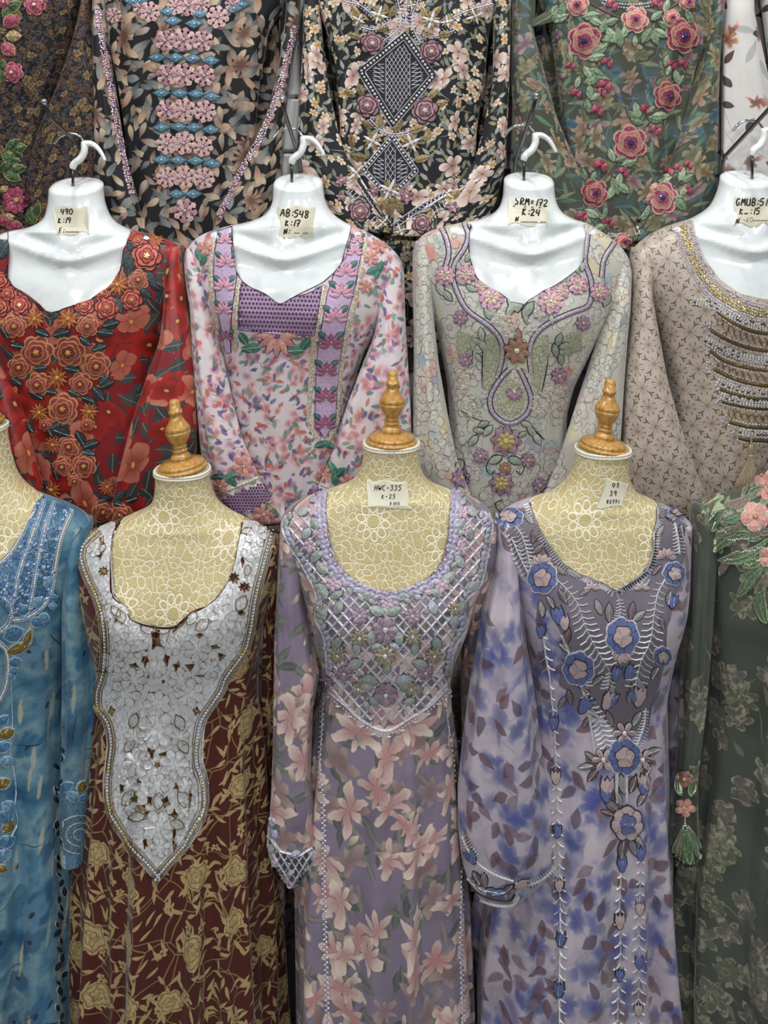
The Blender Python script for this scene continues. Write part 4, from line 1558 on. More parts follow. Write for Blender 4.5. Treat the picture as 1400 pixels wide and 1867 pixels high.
# ---------------------------------------------------------------- lace forms in front
FRONT = [
    ('blue', 'blue watercolour dress with beaded silvery neckline bands, beside the maroon dress', -38,
     '775 -90 9 .044 .042 0; 800 -91 11 .044 .042 0; 830 -93 17 .045 .042 0; 860 -101 26 .048 .044 0; 880 -113 38 .05 .046 0; 893 -130 52 .055 .05 0; 903 -142 66 .058 .052 0',
     '908 -150 74 .062 .055 0; 917 -182 102 .064 .058 0; 927 -212 131 .068 .06 0; 939 -232 154 .075 .062 0; 952 -240 164 .08 .064 0; 966 -242 167 .085 .065 0; 1010 -236 156 .1 .07 0; 1055 -228 148 .11 .075 0; 1105 -220 142 .115 .08 0; 1200 -205 128 .105 .08 .001; 1260 -202 126 .10 .08 .003; 1400 -212 140 .11 .085 .006; 1600 -230 155 .13 .09 .01; 1750 -240 162 .14 .1 .013; 1958 -250 168 .15 .1 .015',
     ['950 138 166 .04 .03 0 0; 1000 128 164 .045 .04 .001 .01; 1050 124 162 .045 .03 .002 .02; 1105 122 164 .045 .03 .003 .03; 1170 122 171 .042 .03 .004 .035; 1225 121 177 .04 .03 .004 .04; 1285 120 173 .04 .03 .004 .045; 1350 119 168 .036 .03 .003 .05; 1440 114 162 .032 .03 .002 .055; 1500 113 160 .03 .03 .001 .055; 1560 114 158 .03 .03 0 .055'],
     [(70, 906), (55, 940), (38, 975), (15, 1005), (0, 1025), (-20, 1040), (-60, 1045), (-100, 1025), (-130, 975), (-145, 906), (-145, 880), (70, 880)], None, (-38, 1080, .022)),
    ('brown', 'maroon dress with tan floral print and large silver sequin breastplate, beside the blue beaded dress', 330,
     '855 284 381 .044 .042 0; 880 285 382 .044 .042 0; 900 283 388 .045 .042 0; 918 277 397 .048 .044 0; 932 259 414 .052 .048 0; 941 236 430 .056 .052 0',
     '947 222 444 .062 .055 0; 956 200 463 .064 .058 0; 966 177 482 .068 .06 0; 978 155 500 .075 .062 0; 990 144 507 .08 .064 0; 1005 140 511 .085 .066 0; 1030 141 510 .095 .068 0; 1060 147 500 .105 .07 0; 1100 157 489 .115 .075 0; 1150 168 478 .115 .08 0; 1200 179 471 .105 .08 .0; 1260 176 470 .10 .08 .001; 1300 169 474 .10 .082 .003; 1400 163 480 .11 .085 .005; 1500 159 486 .12 .09 .007; 1600 158 490 .13 .09 .009; 1750 160 497 .14 .1 .012; 1958 164 503 .15 .1 .014',
     ['985 490 510 .03 .03 0 -.0; 1030 486 513 .035 .03 0 -.01; 1100 484 512 .035 .03 .001 -.02; 1200 482 510 .03 .03 .003 -.03; 1350 480 506 .03 .03 .003 -.03; 1500 478 502 .03 .03 .003 -.03; 1625 477 500 .03 .03 .002 -.03',
      '985 142 162 .03 .03 0 0; 1030 139 166 .035 .03 0 -.01; 1100 142 172 .035 .03 .001 -.02; 1150 150 180 .03 .03 .003 -.03; 1300 150 178 .03 .03 .003 -.03; 1500 146 172 .03 .03 .003 -.03; 1620 145 170 .03 .03 .002 -.03'],
     [(222, 947), (207, 975), (203, 1010), (205, 1050), (208, 1085), (222, 1100), (233, 1108), (237, 1125), (250, 1133), (280, 1140), (318, 1141), (338, 1134), (345, 1122), (353, 1111), (372, 1108), (392, 1092), (410, 1068), (424, 1040), (432, 1000), (437, 975), (442, 950), (444, 925), (222, 925)],
     'lace dress form with wooden finial wearing the maroon and silver dress', (328, 1120, .022)),
    ('mauve', 'mauve lily print dress with lilac cutwork lattice yoke, beside the maroon dress', 712,
     '806 664 763 .044 .042 0; 830 662 764 .044 .042 0; 850 659 766 .045 .042 0; 868 651 772 .048 .044 0; 882 638 785 .052 .048 0; 891 615 805 .056 .052 0',
     '896 598 822 .062 .055 0; 906 568 850 .064 .058 0; 918 538 878 .068 .06 0; 930 520 894 .075 .062 0; 945 513 901 .08 .064 0; 960 511 903 .085 .066 0; 1000 520 898 .095 .068 0; 1040 542 888 .105 .07 0; 1080 556 866 .115 .075 0; 1126 569 855 .12 .08 0; 1165 576 840 .115 .08 0; 1200 586 826 .105 .08 .0; 1240 592 820 .10 .08 .0; 1290 578 824 .10 .082 .001; 1340 564 832 .105 .085 .003; 1420 556 839 .11 .085 .004; 1500 552 843 .12 .09 .005; 1640 545 851 .13 .09 .007; 1750 546 856 .14 .1 .008; 1958 549 862 .15 .1 .01',
     ['948 513 540 .045 .03 0 0; 1000 510 552 .05 .04 .001 .01; 1084 507 551 .045 .04 .002 .03; 1165 505 566 .042 .03 .004 .045; 1230 504 581 .04 .03 .004 .055; 1300 503 568 .036 .03 .004 .06; 1420 499 565 .034 .03 .003 .07; 1480 495 572 .034 .03 .003 .075; 1515 491 578 .034 .03 .002 .075; 1548 490 577 .034 .03 .001 .075; 1576 505 562 .03 .03 0 .075; 1596 524 540 .026 .026 0 .075',
      '950 878 904 .045 .03 0 0; 1010 862 905 .045 .04 .001 0; 1060 850 896 .04 .04 .002 -.01; 1110 842 890 .04 .03 .003 -.02; 1150 842 882 .035 .03 .003 -.03; 1190 844 874 .03 .03 .003 -.04; 1400 846 870 .03 .03 .003 -.04; 1600 848 872 .03 .03 .002 -.04'],
     [(597, 896), (594, 930), (597, 960), (603, 990), (612, 1017), (630, 1043), (655, 1062), (685, 1073), (708, 1077), (735, 1073), (765, 1062), (790, 1045), (806, 1020), (814, 990), (818, 960), (820, 925), (822, 896), (822, 875), (597, 875)],
     'lace dress form with wooden finial wearing the mauve lily dress, centre of the front row', (712, 1110, .024)),
    ('lilac', 'lilac watercolour dress with embroidered ferns and blue flowers', 1092,
     '817 1051 1147 .044 .042 0; 840 1048 1145 .044 .042 0; 862 1042 1145 .045 .042 0; 882 1031 1149 .048 .044 0; 897 1012 1160 .052 .048 0; 907 992 1174 .056 .052 0',
     '914 966 1196 .062 .055 0; 922 944 1212 .064 .058 0; 931 922 1230 .068 .06 0; 942 907 1245 .075 .062 0; 955 902 1252 .08 .064 0; 975 902 1255 .085 .066 0; 1010 910 1254 .095 .068 0; 1060 926 1250 .105 .07 0; 1100 936 1243 .115 .075 0; 1130 944 1234 .12 .08 0; 1170 954 1224 .115 .08 0; 1250 958 1210 .10 .08 .0; 1350 945 1211 .105 .085 .002; 1450 920 1214 .115 .085 .004; 1600 890 1218 .13 .09 .007; 1700 873 1222 .135 .09 .009; 1800 866 1227 .14 .1 .011; 1958 860 1232 .15 .1 .013',
     ['945 903 928 .045 .03 0 0; 1000 901 940 .05 .04 .001 .01; 1050 896 946 .05 .04 .002 .025; 1110 883 949 .05 .04 .004 .04; 1180 873 957 .05 .03 .006 .05; 1240 863 967 .052 .03 .007 .06; 1356 848 980 .055 .03 .008 .07; 1440 839 994 .055 .03 .008 .08; 1510 838 1007 .055 .03 .006 .085; 1562 842 1013 .05 .03 .003 .085; 1596 850 990 .044 .03 0 .085; 1624 868 952 .034 .03 0 .085',
      '948 1232 1254 .04 .03 0 0; 1060 1225 1253 .035 .03 .001 -.02; 1130 1220 1252 .03 .03 .003 -.04; 1280 1210 1249 .03 .03 .003 -.05; 1400 1211 1243 .03 .03 .003 -.05; 1512 1213 1237 .03 .03 .002 -.05'],
     [(966, 918), (978, 950), (990, 975), (1008, 1000), (1026, 1025), (1050, 1043), (1080, 1055), (1105, 1065), (1122, 1077), (1140, 1065), (1165, 1050), (1182, 1030), (1190, 1000), (1191, 970), (1197, 945), (1196, 922), (1196, 890), (966, 890)],
     'lace dress form with wooden finial wearing the lilac fern dress, note curling', (1100, 1120, .022)),
    ('green', 'dark green dress with raised pale green leaves and pink flowers on its shoulder', 1487,
     '800 1438 1536 .044 .042 0; 830 1436 1538 .045 .042 0; 850 1425 1550 .05 .045 0; 858 1408 1566 .055 .05 0',
     '866 1398 1576 .062 .045 0; 884 1372 1602 .064 .03 0; 899 1333 1641 .068 .022 0; 911 1297 1678 .075 .022 0; 923 1279 1696 .08 .028 0; 938 1271 1703 .085 .04 0; 990 1275 1700 .1 .07 0; 1100 1282 1690 .115 .075 .002; 1250 1286 1680 .105 .08 .004; 1400 1272 1690 .11 .085 .007; 1578 1240 1700 .13 .09 .011; 1750 1230 1720 .14 .1 .014; 1958 1224 1730 .15 .1 .016',
     ['922 1264 1294 .04 .03 0 0; 971 1257 1302 .045 .03 .001 0; 1100 1252 1292 .042 .03 .004 .02; 1180 1248 1286 .04 .03 .005 .03; 1280 1245 1279 .036 .03 .004 .04; 1400 1237 1268 .03 .03 .002 .06; 1480 1229 1269 .03 .03 0 .07; 1530 1223 1272 .03 .03 0 .075; 1550 1226 1271 .03 .03 0 .075'],
     [(1398, 864), (1403, 900), (1410, 930), (1430, 960), (1487, 980), (1545, 960), (1575, 900), (1576, 850), (1398, 845)], 'lace dress form beyond the frame edge wearing the dark green dress', (1487, 1100, .022)),
]
for i, (k, lab, cx, nr, body, sl, neck, mlab, bust) in enumerate(FRONT):
    br = [(*r[:5], r[5] * 1.7) for r in rows_of(body)]
    s = [SL(q) for q in sl]
    if len(s) == 1:
        s.append(dict(rows=mirror(s[0]['rows'], cx)))
    D[k] = make_dress(lab, br, YF, PR[k], s, neck, (7, 12, 17, 23), seed=60 + i, bust=bust, n=168)
    D[k].neck = neck
    FORM[k] = lace_form(body_part(rows_of(nr), br, 1290), YF, mlab or 'lace dress form wearing the blue beaded dress, cut by the picture edge', rows_of(nr)[-1][0] - 6, bust, dict(brown=-.12, lilac=.11, mauve=.02, blue=-.14).get(k, 0))
# ================================================================== embroidery motifs, laid on the cloth
def circ(cx, cy, r, n=16, lob=0, amp=0.0, rot=0.0, sq=1.0):
    f = (lambda a: 1 + amp * (3.2 * abs(math.cos(lob * a / 2)) ** .7 - 2.4)) if lob else (lambda a: 1)
    return [(cx + r * f(a) * math.cos(a + rot), cy + sq * r * f(a) * math.sin(a + rot))
            for a in (2 * math.pi * i / n for i in range(n))]


def Z(s, sc, ox, oy):
    """'x y r ...; ...' measured in an enlarged crop to photo pixels; the third number (a size) is scaled too."""
    out = []
    for r in s.strip().replace('\n', ' ').split(';'):
        if r.strip():
            q = [float(v) for v in r.split()]
            out.append((ox + q[0] / sc, oy + q[1] / sc, *[v / sc if i == 0 else v for i, v in enumerate(q[2:])]))
    return out


def rose(d, cx, cy, r, cols, edge, heart, name='fabric_rose', surf=None, sq=1.0, h=.0022, lob=6):
    """Layered fabric rose: wavy petal rings, each with a stitched edge, and a bead heart."""
    mb = MB(surf or d.S)
    rot = random.random() * 6
    for i, (f, c) in enumerate(zip((1, .72, .46), cols)):
        hh = h * (i + 1)
        mb.fan((cx, cy), circ(cx, cy, r * f * 1.05, 24, lob - i, .07, rot + i, sq), hh - .0008, hh - .0006, edge, True)
        mb.fan((cx, cy), circ(cx, cy, r * f * .93, 24, lob - i, .07, rot + i, sq), hh, hh + .0010, c, True)
    o = mb.build(name, d.root)
    mb = MB(surf or d.S)
    for k in range(5):
        a = k * 1.26 + rot
        mb.bead(cx + r * .12 * math.cos(a), cy + r * .12 * math.sin(a), max(1.0, r * .09), heart, 5, h=h * 3 + .0012)
    mb.bead(cx, cy, max(1.2, r * .12), heart, 6, h=h * 3 + .002)
    mb.build('flower_heart', o)
    return o


def petals(d, cx, cy, r, n, col, edge, heart, name='petal_flower', surf=None, w=.36, r0=.16, h=.002, rot=None, heart_r=.2, vein=None, sq=1.0, a0=0, a1=360, sharp=False):
    """Flower of n separate petals around a heart."""
    S_ = surf or d.S
    mb = MB(S_)
    rot = random.random() * 6 if rot is None else rot
    prof = [(0, .25), (.3, .8), (.6, 1), (.85, .75), (1, 0)] if not sharp else [(0, .3), (.35, 1), (.7, .6), (1, 0)]
    for k in range(n):
        a = R(a0) + rot + R(a1 - a0) * k / n
        ca, sa = math.cos(a), math.sin(a)

        def P(f):
            pl = [(r * (r0 + (1 - r0) * u), r * w * v * f) for u, v in prof] + [(r * (r0 + (1 - r0) * u), -r * w * v * f) for u, v in prof[-2::-1]]
            return [(cx + x * ca - y * sa, cy + sq * (x * sa + y * ca)) for x, y in pl]
        c = (cx + r * .6 * ca, cy + sq * r * .6 * sa)
        up_ = .0004 * (k % 3 if a1 == 360 else min(k, n - 1 - k))
        if edge is not None:
            mb.fan(c, P(1.18), h * .8 + up_, h * .85 + up_, edge)
        mb.fan(c, P(.92), h + up_, h * 1.4 + up_, col[k % len(col)])
        if vein is not None:
            mb.ribbon([(cx + r * .2 * ca, cy + sq * r * .2 * sa), (cx + r * .5 * ca, cy + sq * r * .5 * sa), (cx + r * .8 * ca, cy + sq * r * .8 * sa)], max(1.1, r * .06), h * 1.9, vein)
    o = mb.build(name, d.root)
    if heart is not None:
        mb = MB(S_)
        mb.bead(cx, cy, r * heart_r, heart, 7, h=h * 1.3)
        mb.build('flower_heart', o)
    return o


def leafp(mb, x, y, ln, ang, wid=.22, col=None, edge=None, vein=None, h=.0016):
    """One stitched leaf: x, y its middle; ang in degrees, 0 = to the right, 90 = up."""
    a = -R(ang)
    ca, sa = math.cos(a), math.sin(a)
    pr = [(-.5, 0), (-.28, .75), (0, 1), (.25, .72), (.5, 0)]

    def P(f, g):
        pl = [(ln * u * g, ln * wid * v * f) for u, v in pr] + [(ln * u * g, -ln * wid * v * f) for u, v in pr[-2:0:-1]]
        return [(x + p * ca - q * sa, y + p * sa + q * ca) for p, q in pl]
    if edge is not None:
        mb.fan((x, y), P(1.22, 1.08), h * .6, h * .7, edge)
    mb.fan((x, y), P(.95, .96), h, h * 1.7, col)
    if vein is not None:
        mb.ribbon([(x - ln * .42 * ca, y - ln * .42 * sa), (x, y), (x + ln * .4 * ca, y + ln * .4 * sa)], max(1.0, ln * .05), h * 2.1, vein)


def leaves(d, lst, col, edge=None, vein=None, wid=.22, name='stitched_leaf', surf=None, h=.0016):
    for i, q in enumerate(lst):
        mb = MB(surf or d.S)
        leafp(mb, q[0], q[1], q[2], q[3], wid, col[i % len(col)] if isinstance(col, list) else col, edge, vein, h)
        mb.build(name, d.root)


def beadline(mb, pts, step, r, mat, closed=False, jit=0.0, n=6):
    for x, y in resample(pts, step, closed):
        m = random.choice(mat) if isinstance(mat, list) else mat
        mb.bead(x + random.uniform(-jit, jit), y + random.uniform(-jit, jit), r * random.uniform(.9, 1.1), m, n)


def cord(d, pts, w, mat, name='stem', h=.0014, surf=None, step=5, parent=None, sp=6, taper=False):
    mb = MB(surf or d.S)
    p = resample(spline(pts, sp), step) if len(pts) > 2 else resample(pts, step)
    mb.ribbon(p, w, h, mat, taper=taper)
    return mb.build(name, parent or d.root)


def sheet(d, poly, mat, name, holes=(), h=.0012, sp=9, surf=None, parent=None, label=None):
    mb = MB(surf or d.S)
    mb.sheet(poly, list(holes), h, mat, sp)
    return mb.build(name, parent or d.root, label, smooth=False)


def sub(parent, surf, fn, name, kind=None):
    mb = MB(surf)
    fn(mb)
    return mb.build(name, parent, kind=kind)


def hem(d, pts, w, mat, name='neck_piping', h=.002):
    return cord(d, pts, w, mat, name, h, step=4)


SIL = stone('dcdfe4')
SILB = stone('c3cbe0')
GOLDB = stone('c9b07a')
PEARL = thread('d9d2c6', .22, .25, .1)
CRYS = [stone('d9dce4', .05), stone('cdd6ea', .05), stone('e6dfd0', .05)]
AB = [stone('b9a6d8', .06), stone('d8b9cf', .06), stone('c4cfe6', .06), stone('e3c9d6', .06)]
# ---------------------------------------------------------------- red: fabric roses
d = D['red']
zz = lambda s: Z(s, 2.918, 0, 320)
ro = [thread('8a4038', .5, .0, .3, .35), thread('944840', .5, .0, .3, .35), thread('7a342e', .5, .0, .3, .35)]
rl = [thread('c25648', .4, .1, .3, .6), thread('cf6a58', .4, .1, .3, .6), thread('b04a40', .4, .1, .3, .6)]
edg, edk = thread('c99068', .5), thread('33171a', .7)
oc = thread('c9a050', .4, .3)
lf = [thread('2f4046', .5, .1, .3, .5), thread('3a4c50', .5, .1, .3, .5), thread('26343a', .5, .1, .3, .4)]
lv = thread('aab5ae', .4, .2)
leaves(d, zz('265 760 80 100; 300 735 75 50; 590 790 100 15; 560 835 95 -8; 530 915 85 20; 570 1110 90 25; 525 1160 100 -50; 555 1085 80 45; 225 838 90 -20;'
             '330 838 100 15; 455 880 80 -35; 30 835 85 -60; 95 905 80 -10; 90 1092 75 -35; 195 1165 95 -30; 275 1150 65 -10; 395 1155 80 -25; 470 1190 80 -20;'
             '385 1030 95 -12; 215 1022 80 5; 330 1368 105 -20; 262 1355 80 -60; 300 1330 70 30; 430 1400 95 -60; 485 1430 95 20; 470 1475 85 -10; 690 480 120 80; 668 440 95 60;'
             '805 545 85 -60; 825 590 75 -30; 775 625 85 -40; 632 690 95 -70; 352 1740 85 20; 560 1722 85 10; 620 1742 85 -20; 700 1722 75 20; 20 400 110 60; 15 360 100 40; 700 360 90 70; 730 345 80 30;'
             '160 1340 70 -50; 300 1590 70 -70; 250 1650 70 -50; 640 1700 80 40; 500 1210 70 -60'),
       lf, edk, lv, .24)
for x, y, r in zz('200 935 84; 370 935 80; 515 1010 70; 108 1015 62; 205 1108 60; 430 1105 58; 338 1237 76; 368 1438 56; 335 1545 50; 450 1540 62; 400 1620 38; 80 800 60; 465 800 56; 555 1785 62; 650 1800 50; 245 1322 36; 465 1318 36; 735 555 54'):
    rose(d, x, y, r, ro, edg, oc)
for x, y, r in zz('780 428 82; 700 660 60; 568 702 66; 450 690 54; 545 628 46; 112 690 56; 48 632 46; 8 700 50; 8 560 50; 735 350 34; 690 330 26'):
    rose(d, x, y, r, rl, edk, GOLDB)
dz = [thread('a0543c', .5), thread('a8603e', .5)]
dy = [thread('b07434', .45), thread('9a4830', .5)]
for x, y, r in zz('185 762 58; 365 762 58; 305 1075 62; 210 1260 52; 475 1255 54; 625 580 62; 282 1432 50; 275 1672 54; 572 1655 50; 830 338 46'):
    petals(d, x, y, r, 13, dy if r > 17.7 else dz, edk, oc, 'daisy_applique', w=.17, sharp=True)
hem(d, d.neck[:16], 3.2, edk)

# ---------------------------------------------------------------- pink: lotus bands and lattice
d = D['pink']
zz = lambda s: Z(s, 2.917, 320, 320)
lil, lild = thread('bda6c6', .5, .05, .2, .3), thread('4d3858', .6)
gold = thread('c6bba6', .4, .2, .25, .8)
lat = thread('a48cab', .5, .05, .15, .2)
latd = thread('553456', .5, .1)
lot = [thread('d2a0b0', .5, .05, .2, .3), thread('c48ca4', .5, .05, .2, .3)]
lotd = [thread('a4687e', .5), thread('8f587a', .5)]
grn = [thread('3c6a60', .5, .05, .25, .3), thread('4d7c6c', .5, .05, .25, .3)]
cor = [thread('c9958a', .5, .1, .25, .4), thread('b98078', .5, .1, .25, .4)]
bands = [zz('225 300; 262 285; 300 270; 300 420; 325 510; 322 570; 302 700; 291 850; 296 945; 268 945; 250 850; 220 700; 204 560; 206 420'),
         zz('935 318; 1000 322; 985 430; 965 520; 940 640; 910 760; 890 860; 870 1000; 856 1150; 850 1310; 792 1400; 740 1310; 745 1150; 750 1000; 765 880; 785 750; 805 640; 830 560; 850 490; 905 440')]
for b_, ls in zip(bands, ('265 338 38; 270 452 54; 260 578 54; 258 705 46; 270 850 38', '967 340 34; 952 398 42; 905 502 56; 882 612 60; 850 742 60; 825 882 60; 803 1028 56; 798 1168 56; 795 1312 54')):
    bo = sheet(d, b_, lil, 'lotus_band', h=.0012)
    sub(bo, d.S, lambda mb: mb.ribbon(resample(b_, 5, True), 1.8, .0022, lild, True), 'band_piping')
    for i, (x, y, r) in enumerate(zz(ls)):
        low = y > 580
        leaves(d, [(x - r * .75, y - r * .55, r * .95, 140), (x + r * .75, y - r * .55, r * .95, 40)], grn, lild, None, .26, 'lotus_leaf', h=.0022)
        petals(d, x, y + r * .4, r * 1.15, 7, lotd if low else lot, lild, None, 'lotus_flower', w=.21, rot=R(180), a1=210, h=.0026, sharp=True)
        mb = MB(d.S)
        mb.bead(x, y, r * .13, PEARL if not low else gold, 6, h=.005, asp=.6)
        mb.build('lotus_heart', d.root)
for s in ('205 320; 190 420; 186 560; 200 700; 228 850', '338 560; 325 700; 318 820; 315 935', '790 590; 768 700; 742 850; 725 1000; 718 1150; 712 1310; 780 1440', '1012 330; 1000 430; 985 520; 962 640; 935 760; 908 860; 885 1000; 872 1150; 866 1310; 800 1440'):
    p = zz(s)
    o = cord(d, p, 8 if '205' in s or '1012' in s else 9, gold, 'gold_lurex_strip', .0011)
    sub(o, d.S, lambda mb: beadline(mb, [(x + 1, y) for x, y in p], 9, 1.3, CRYS, jit=2), 'strip_sequins', 'stuff')
pan = zz('350 568; 400 592; 440 620; 480 636; 520 655; 556 692; 600 658; 650 642; 700 630; 740 612; 776 588; 762 700; 738 852; 600 846; 450 832; 335 822; 336 700')
po = sheet(d, pan, lat, 'lattice_neck_panel', h=.0014)


def dia(mb):
    k = 0
    for j in range(13):
        for i in range(26):
            x, y = 432 + i * 6.6 + (3.3 if j % 2 else 0), 512 + j * 8.0 + i * .25
            if inpoly([(x, y)], pan)[0] and inpoly([(x, y + 3)], pan)[0]:
                mb.fan((x, y), [(x - 2.5, y), (x, y - 3.2), (x + 2.5, y), (x, y + 3.2)], .0022, .0028, latd)
    for j in range(0, 7):
        for s in (0, 1):
            p = [(432 + i * 3.3, 508 + j * 16 + i * .125 + (4 if (i + s) % 2 else -4)) for i in range(52)]
            run = []
            for v in p + [(0, 0)]:
                if inpoly([v], pan)[0]:
                    run.append(v)
                else:
                    if len(run) > 3:
                        mb.ribbon(run, 1.2, .0018, latd)
                    run = []


sub(po, d.S, dia, 'lattice_diamonds', 'stuff')
sub(po, d.S, lambda mb: mb.ribbon(resample(pan, 4, True), 2.2, .0024, lild, True), 'panel_piping')
petals(d, 505, 612, 40, 7, cor, lild, None, 'lotus_flower', w=.2, rot=R(0), a1=210, h=.002, sharp=True)
leaves(d, zz('362 868 90 -55; 415 915 110 5; 690 895 95 55; 640 930 100 185; 380 925 70 -20; 125 420 80 110; 150 450 70 60; 1050 505 90 200; 1085 490 80 70; 1070 530 60 250; 230 1600 80 180; 290 1600 90 20; 300 1625 80 -50;'
             '835 1560 95 110; 870 1580 90 40; 850 1610 90 -90; 770 1430 80 200; 810 1430 80 -30; 480 1765 90 30; 520 1790 80 -40'), grn, None, thread('8fae9c', .5), .27, 'lotus_leaf')
for x, y, r in zz('1085 372 44; 1040 440 40; 160 385 40; 360 1545 62; 240 1650 40; 790 1590 44; 915 1635 50; 470 1800 60; 1010 590 40'):
    petals(d, x, y, r, 7, cor, None, PEARL, 'coral_flower', w=.26, heart_r=.12)
# cuffs
for pts, gl in (('240 1722; 470 1628; 510 1720; 420 1772; 330 1815; 270 1770', '225 1690; 340 1650; 455 1600'), ('712 1672; 735 1640; 830 1690; 790 1712; 700 1702', '735 1625; 800 1655; 870 1690')):
    q = zz(pts)
    co = sheet(d, q, lat, 'cuff_lattice_band', h=.0014)

    def cd_(mb):
        A = np.array(q)
        for i in range(30):
            for j in range(18):
                x, y = A[:, 0].min() + i * 5.4 + (2.7 if j % 2 else 0), A[:, 1].min() + j * 5.4 - i * 0
                if inpoly([(x, y)], q)[0]:
                    mb.fan((x, y), [(x - 2.2, y), (x, y - 2.6), (x + 2.2, y), (x, y + 2.6)], .0022, .0026, latd)
    sub(co, d.S, cd_, 'lattice_diamonds', 'stuff')
    o = cord(d, zz(gl), 7, gold, 'gold_lurex_strip', .0014)
    p2 = zz(gl)
    sub(o, d.S, lambda mb: beadline(mb, p2, 7, 1.4, CRYS), 'strip_sequins', 'stuff')
hem(d, d.neck[:16], 2.2, lild)

# ---------------------------------------------------------------- grey: paisley outline, net panels, small flowers
d = D['grey']
zz = lambda s: Z(s, 3.0116, 730, 320)
blk = thread('2b2a30', .6)
rib = thread('b7a9bc', .4, .15, .2, .5)
net = thread('a3a68e', .5, .1, .2, .7)
sage = [thread('a3ab9c', .5, .05, .2, .3), thread('929c8e', .5, .05, .2, .3)]
pnk = [thread('c9a0b0', .45, .1, .25, .6), thread('b88fa8', .45, .1, .25, .6)]
pnkg = [thread('c98f8a', .45, .1, .25, .5), thread('d0a7a8', .45, .1, .25, .5)]
mvv = [thread('94788c', .5, .05, .25, .3), thread('a3869a', .5, .05, .25, .3)]
brn = [thread('9a7864', .5, .1, .25, .3)]
for s, nm in (('470 868; 520 880; 550 950; 545 1080; 485 1172; 450 1168; 455 950', 'net_panel'), ('760 882; 812 868; 816 970; 772 1190; 722 1130; 705 1050; 716 950', 'net_panel'),
              ('602 1108; 560 1150; 522 1230; 540 1300; 602 1332; 662 1300; 686 1230; 650 1140', 'net_panel'), ('330 850; 300 930; 330 1010; 400 960; 440 880', 'net_panel'), ('930 860; 990 850; 1000 960; 900 990; 880 900', 'net_panel')):
    p = zz(s)
    o = sheet(d, p, net, nm, h=.001)

    def gl(mb):
        A = np.array(p)
        for _ in range(70):
            x, y = random.uniform(A[:, 0].min(), A[:, 0].max()), random.uniform(A[:, 1].min(), A[:, 1].max())
            if inpoly([(x, y)], p)[0]:
                mb.bead(x, y, .8, random.choice(CRYS), 4)
    sub(o, d.S, gl, 'net_sequins', 'stuff')
for s in ('350 258; 372 330; 350 400; 300 480; 288 560; 320 660; 370 740; 450 800; 512 850; 555 920; 556 1010; 530 1110', '1028 322; 1020 400; 1012 470; 1035 540; 1050 600; 1045 680; 1020 722; 940 752; 850 792; 770 842; 722 910; 708 990; 716 1080',
          '600 1062; 545 1120; 492 1220; 512 1310; 600 1362; 692 1310; 716 1220; 680 1120; 650 1062', '215 268; 250 340; 265 430; 240 520', '1175 368; 1118 460; 1104 560'):
    p = resample(spline(zz(s), 6), 4)
    o = cord(d, p, 7.5, rib, 'ribbon_scroll', .0012, sp=1)

    def ed(mb):
        for q in (4.4, -4.4):
            mb.ribbon(offset(p, q), 2.0, .0018, blk)
    sub(o, d.S, ed, 'scroll_piping')
    sub(o, d.S, lambda mb: beadline(mb, p, 7.5, 1.3, CRYS + AB), 'scroll_sequins', 'stuff')
for s in ('452 950; 448 1060; 450 1170', '812 980; 800 1080; 775 1190', '380 1455; 440 1400; 480 1370', '330 1290; 400 1330; 460 1350', '790 1450; 740 1400; 690 1370', '300 1600; 310 1560; 345 1560; 350 1600; 330 1625', '820 1640; 810 1670; 780 1720',
          '560 1560; 500 1550; 470 1600; 490 1640; 520 1620', '600 1560; 650 1550; 680 1600; 660 1640; 635 1620', '560 1780; 520 1800; 540 1840; 580 1830'):
    cord(d, zz(s), 2.2, blk, 'stitched_line', .0014)
leaves(d, zz('445 870 80 100; 420 910 70 150; 455 935 80 -60; 870 900 80 70; 905 935 80 10; 850 960 80 -80; 618 705 110 -60; 700 735 110 55; 600 740 80 -110; 480 755 80 -70; 510 745 60 -110; 690 790 60 -80; 830 790 60 -80;'
             '455 1365 70 200; 480 1400 80 230; 430 1400 70 170; 400 1455 80 230; 560 1400 60 120; 690 1365 70 -20; 720 1405 80 -50; 750 1445 80 -60; 670 1420 60 30; 520 1560 90 205; 630 1565 90 -20; 320 500 60 90; 370 450 60 60; 1000 500 60 80; 970 520 50 120;'
             '220 620 90 -70; 260 660 80 -50; 1130 680 90 -110; 380 980 70 -100; 430 1000 60 -60; 880 1010 70 -80; 330 580 70 -40; 390 620 70 -30; 900 600 60 20'),
       sage, blk, None, .24)
for x, y, r in zz('500 672 72; 825 690 74; 362 542 58; 245 548 58; 972 600 58; 1092 640 56; 452 612 44; 880 642 46; 560 640 30'):
    petals(d, x, y, r, 9, pnk, blk, None, 'pink_rosette', w=.3)
    petals(d, x, y, r * .6, 8, [thread('c9bd92', .4, .2, .2, .6), pnk[0]], blk, SILB, 'rosette_heart', w=.3, h=.0036)
for x, y, r, k in zz('580 1455 92 0; 555 1688 74 0; 332 1660 58 1; 765 1700 48 1; 440 1540 46 1; 700 1562 46 1; 330 780 46 1; 1000 810 46 1; 360 1010 44 1; 870 1100 50 1; 575 1605 36 2'):
    petals(d, x, y, r, 8, mvv if k != 2 else brn, blk, GOLDB, 'mauve_flower', w=.33, sharp=True)
    if k == 0:
        petals(d, x, y, r * .55, 8, [thread('b09c6a', .5, .1)], blk, PEARL, 'gold_flower', w=.33, h=.004)
petals(d, *zz('637 960 80')[0], 8, brn, blk, PEARL, 'copper_flower', w=.33, sharp=True, h=.0028)
leaves(d, zz('645 880 90 90'), brn, blk, None, .22, 'copper_leaf')
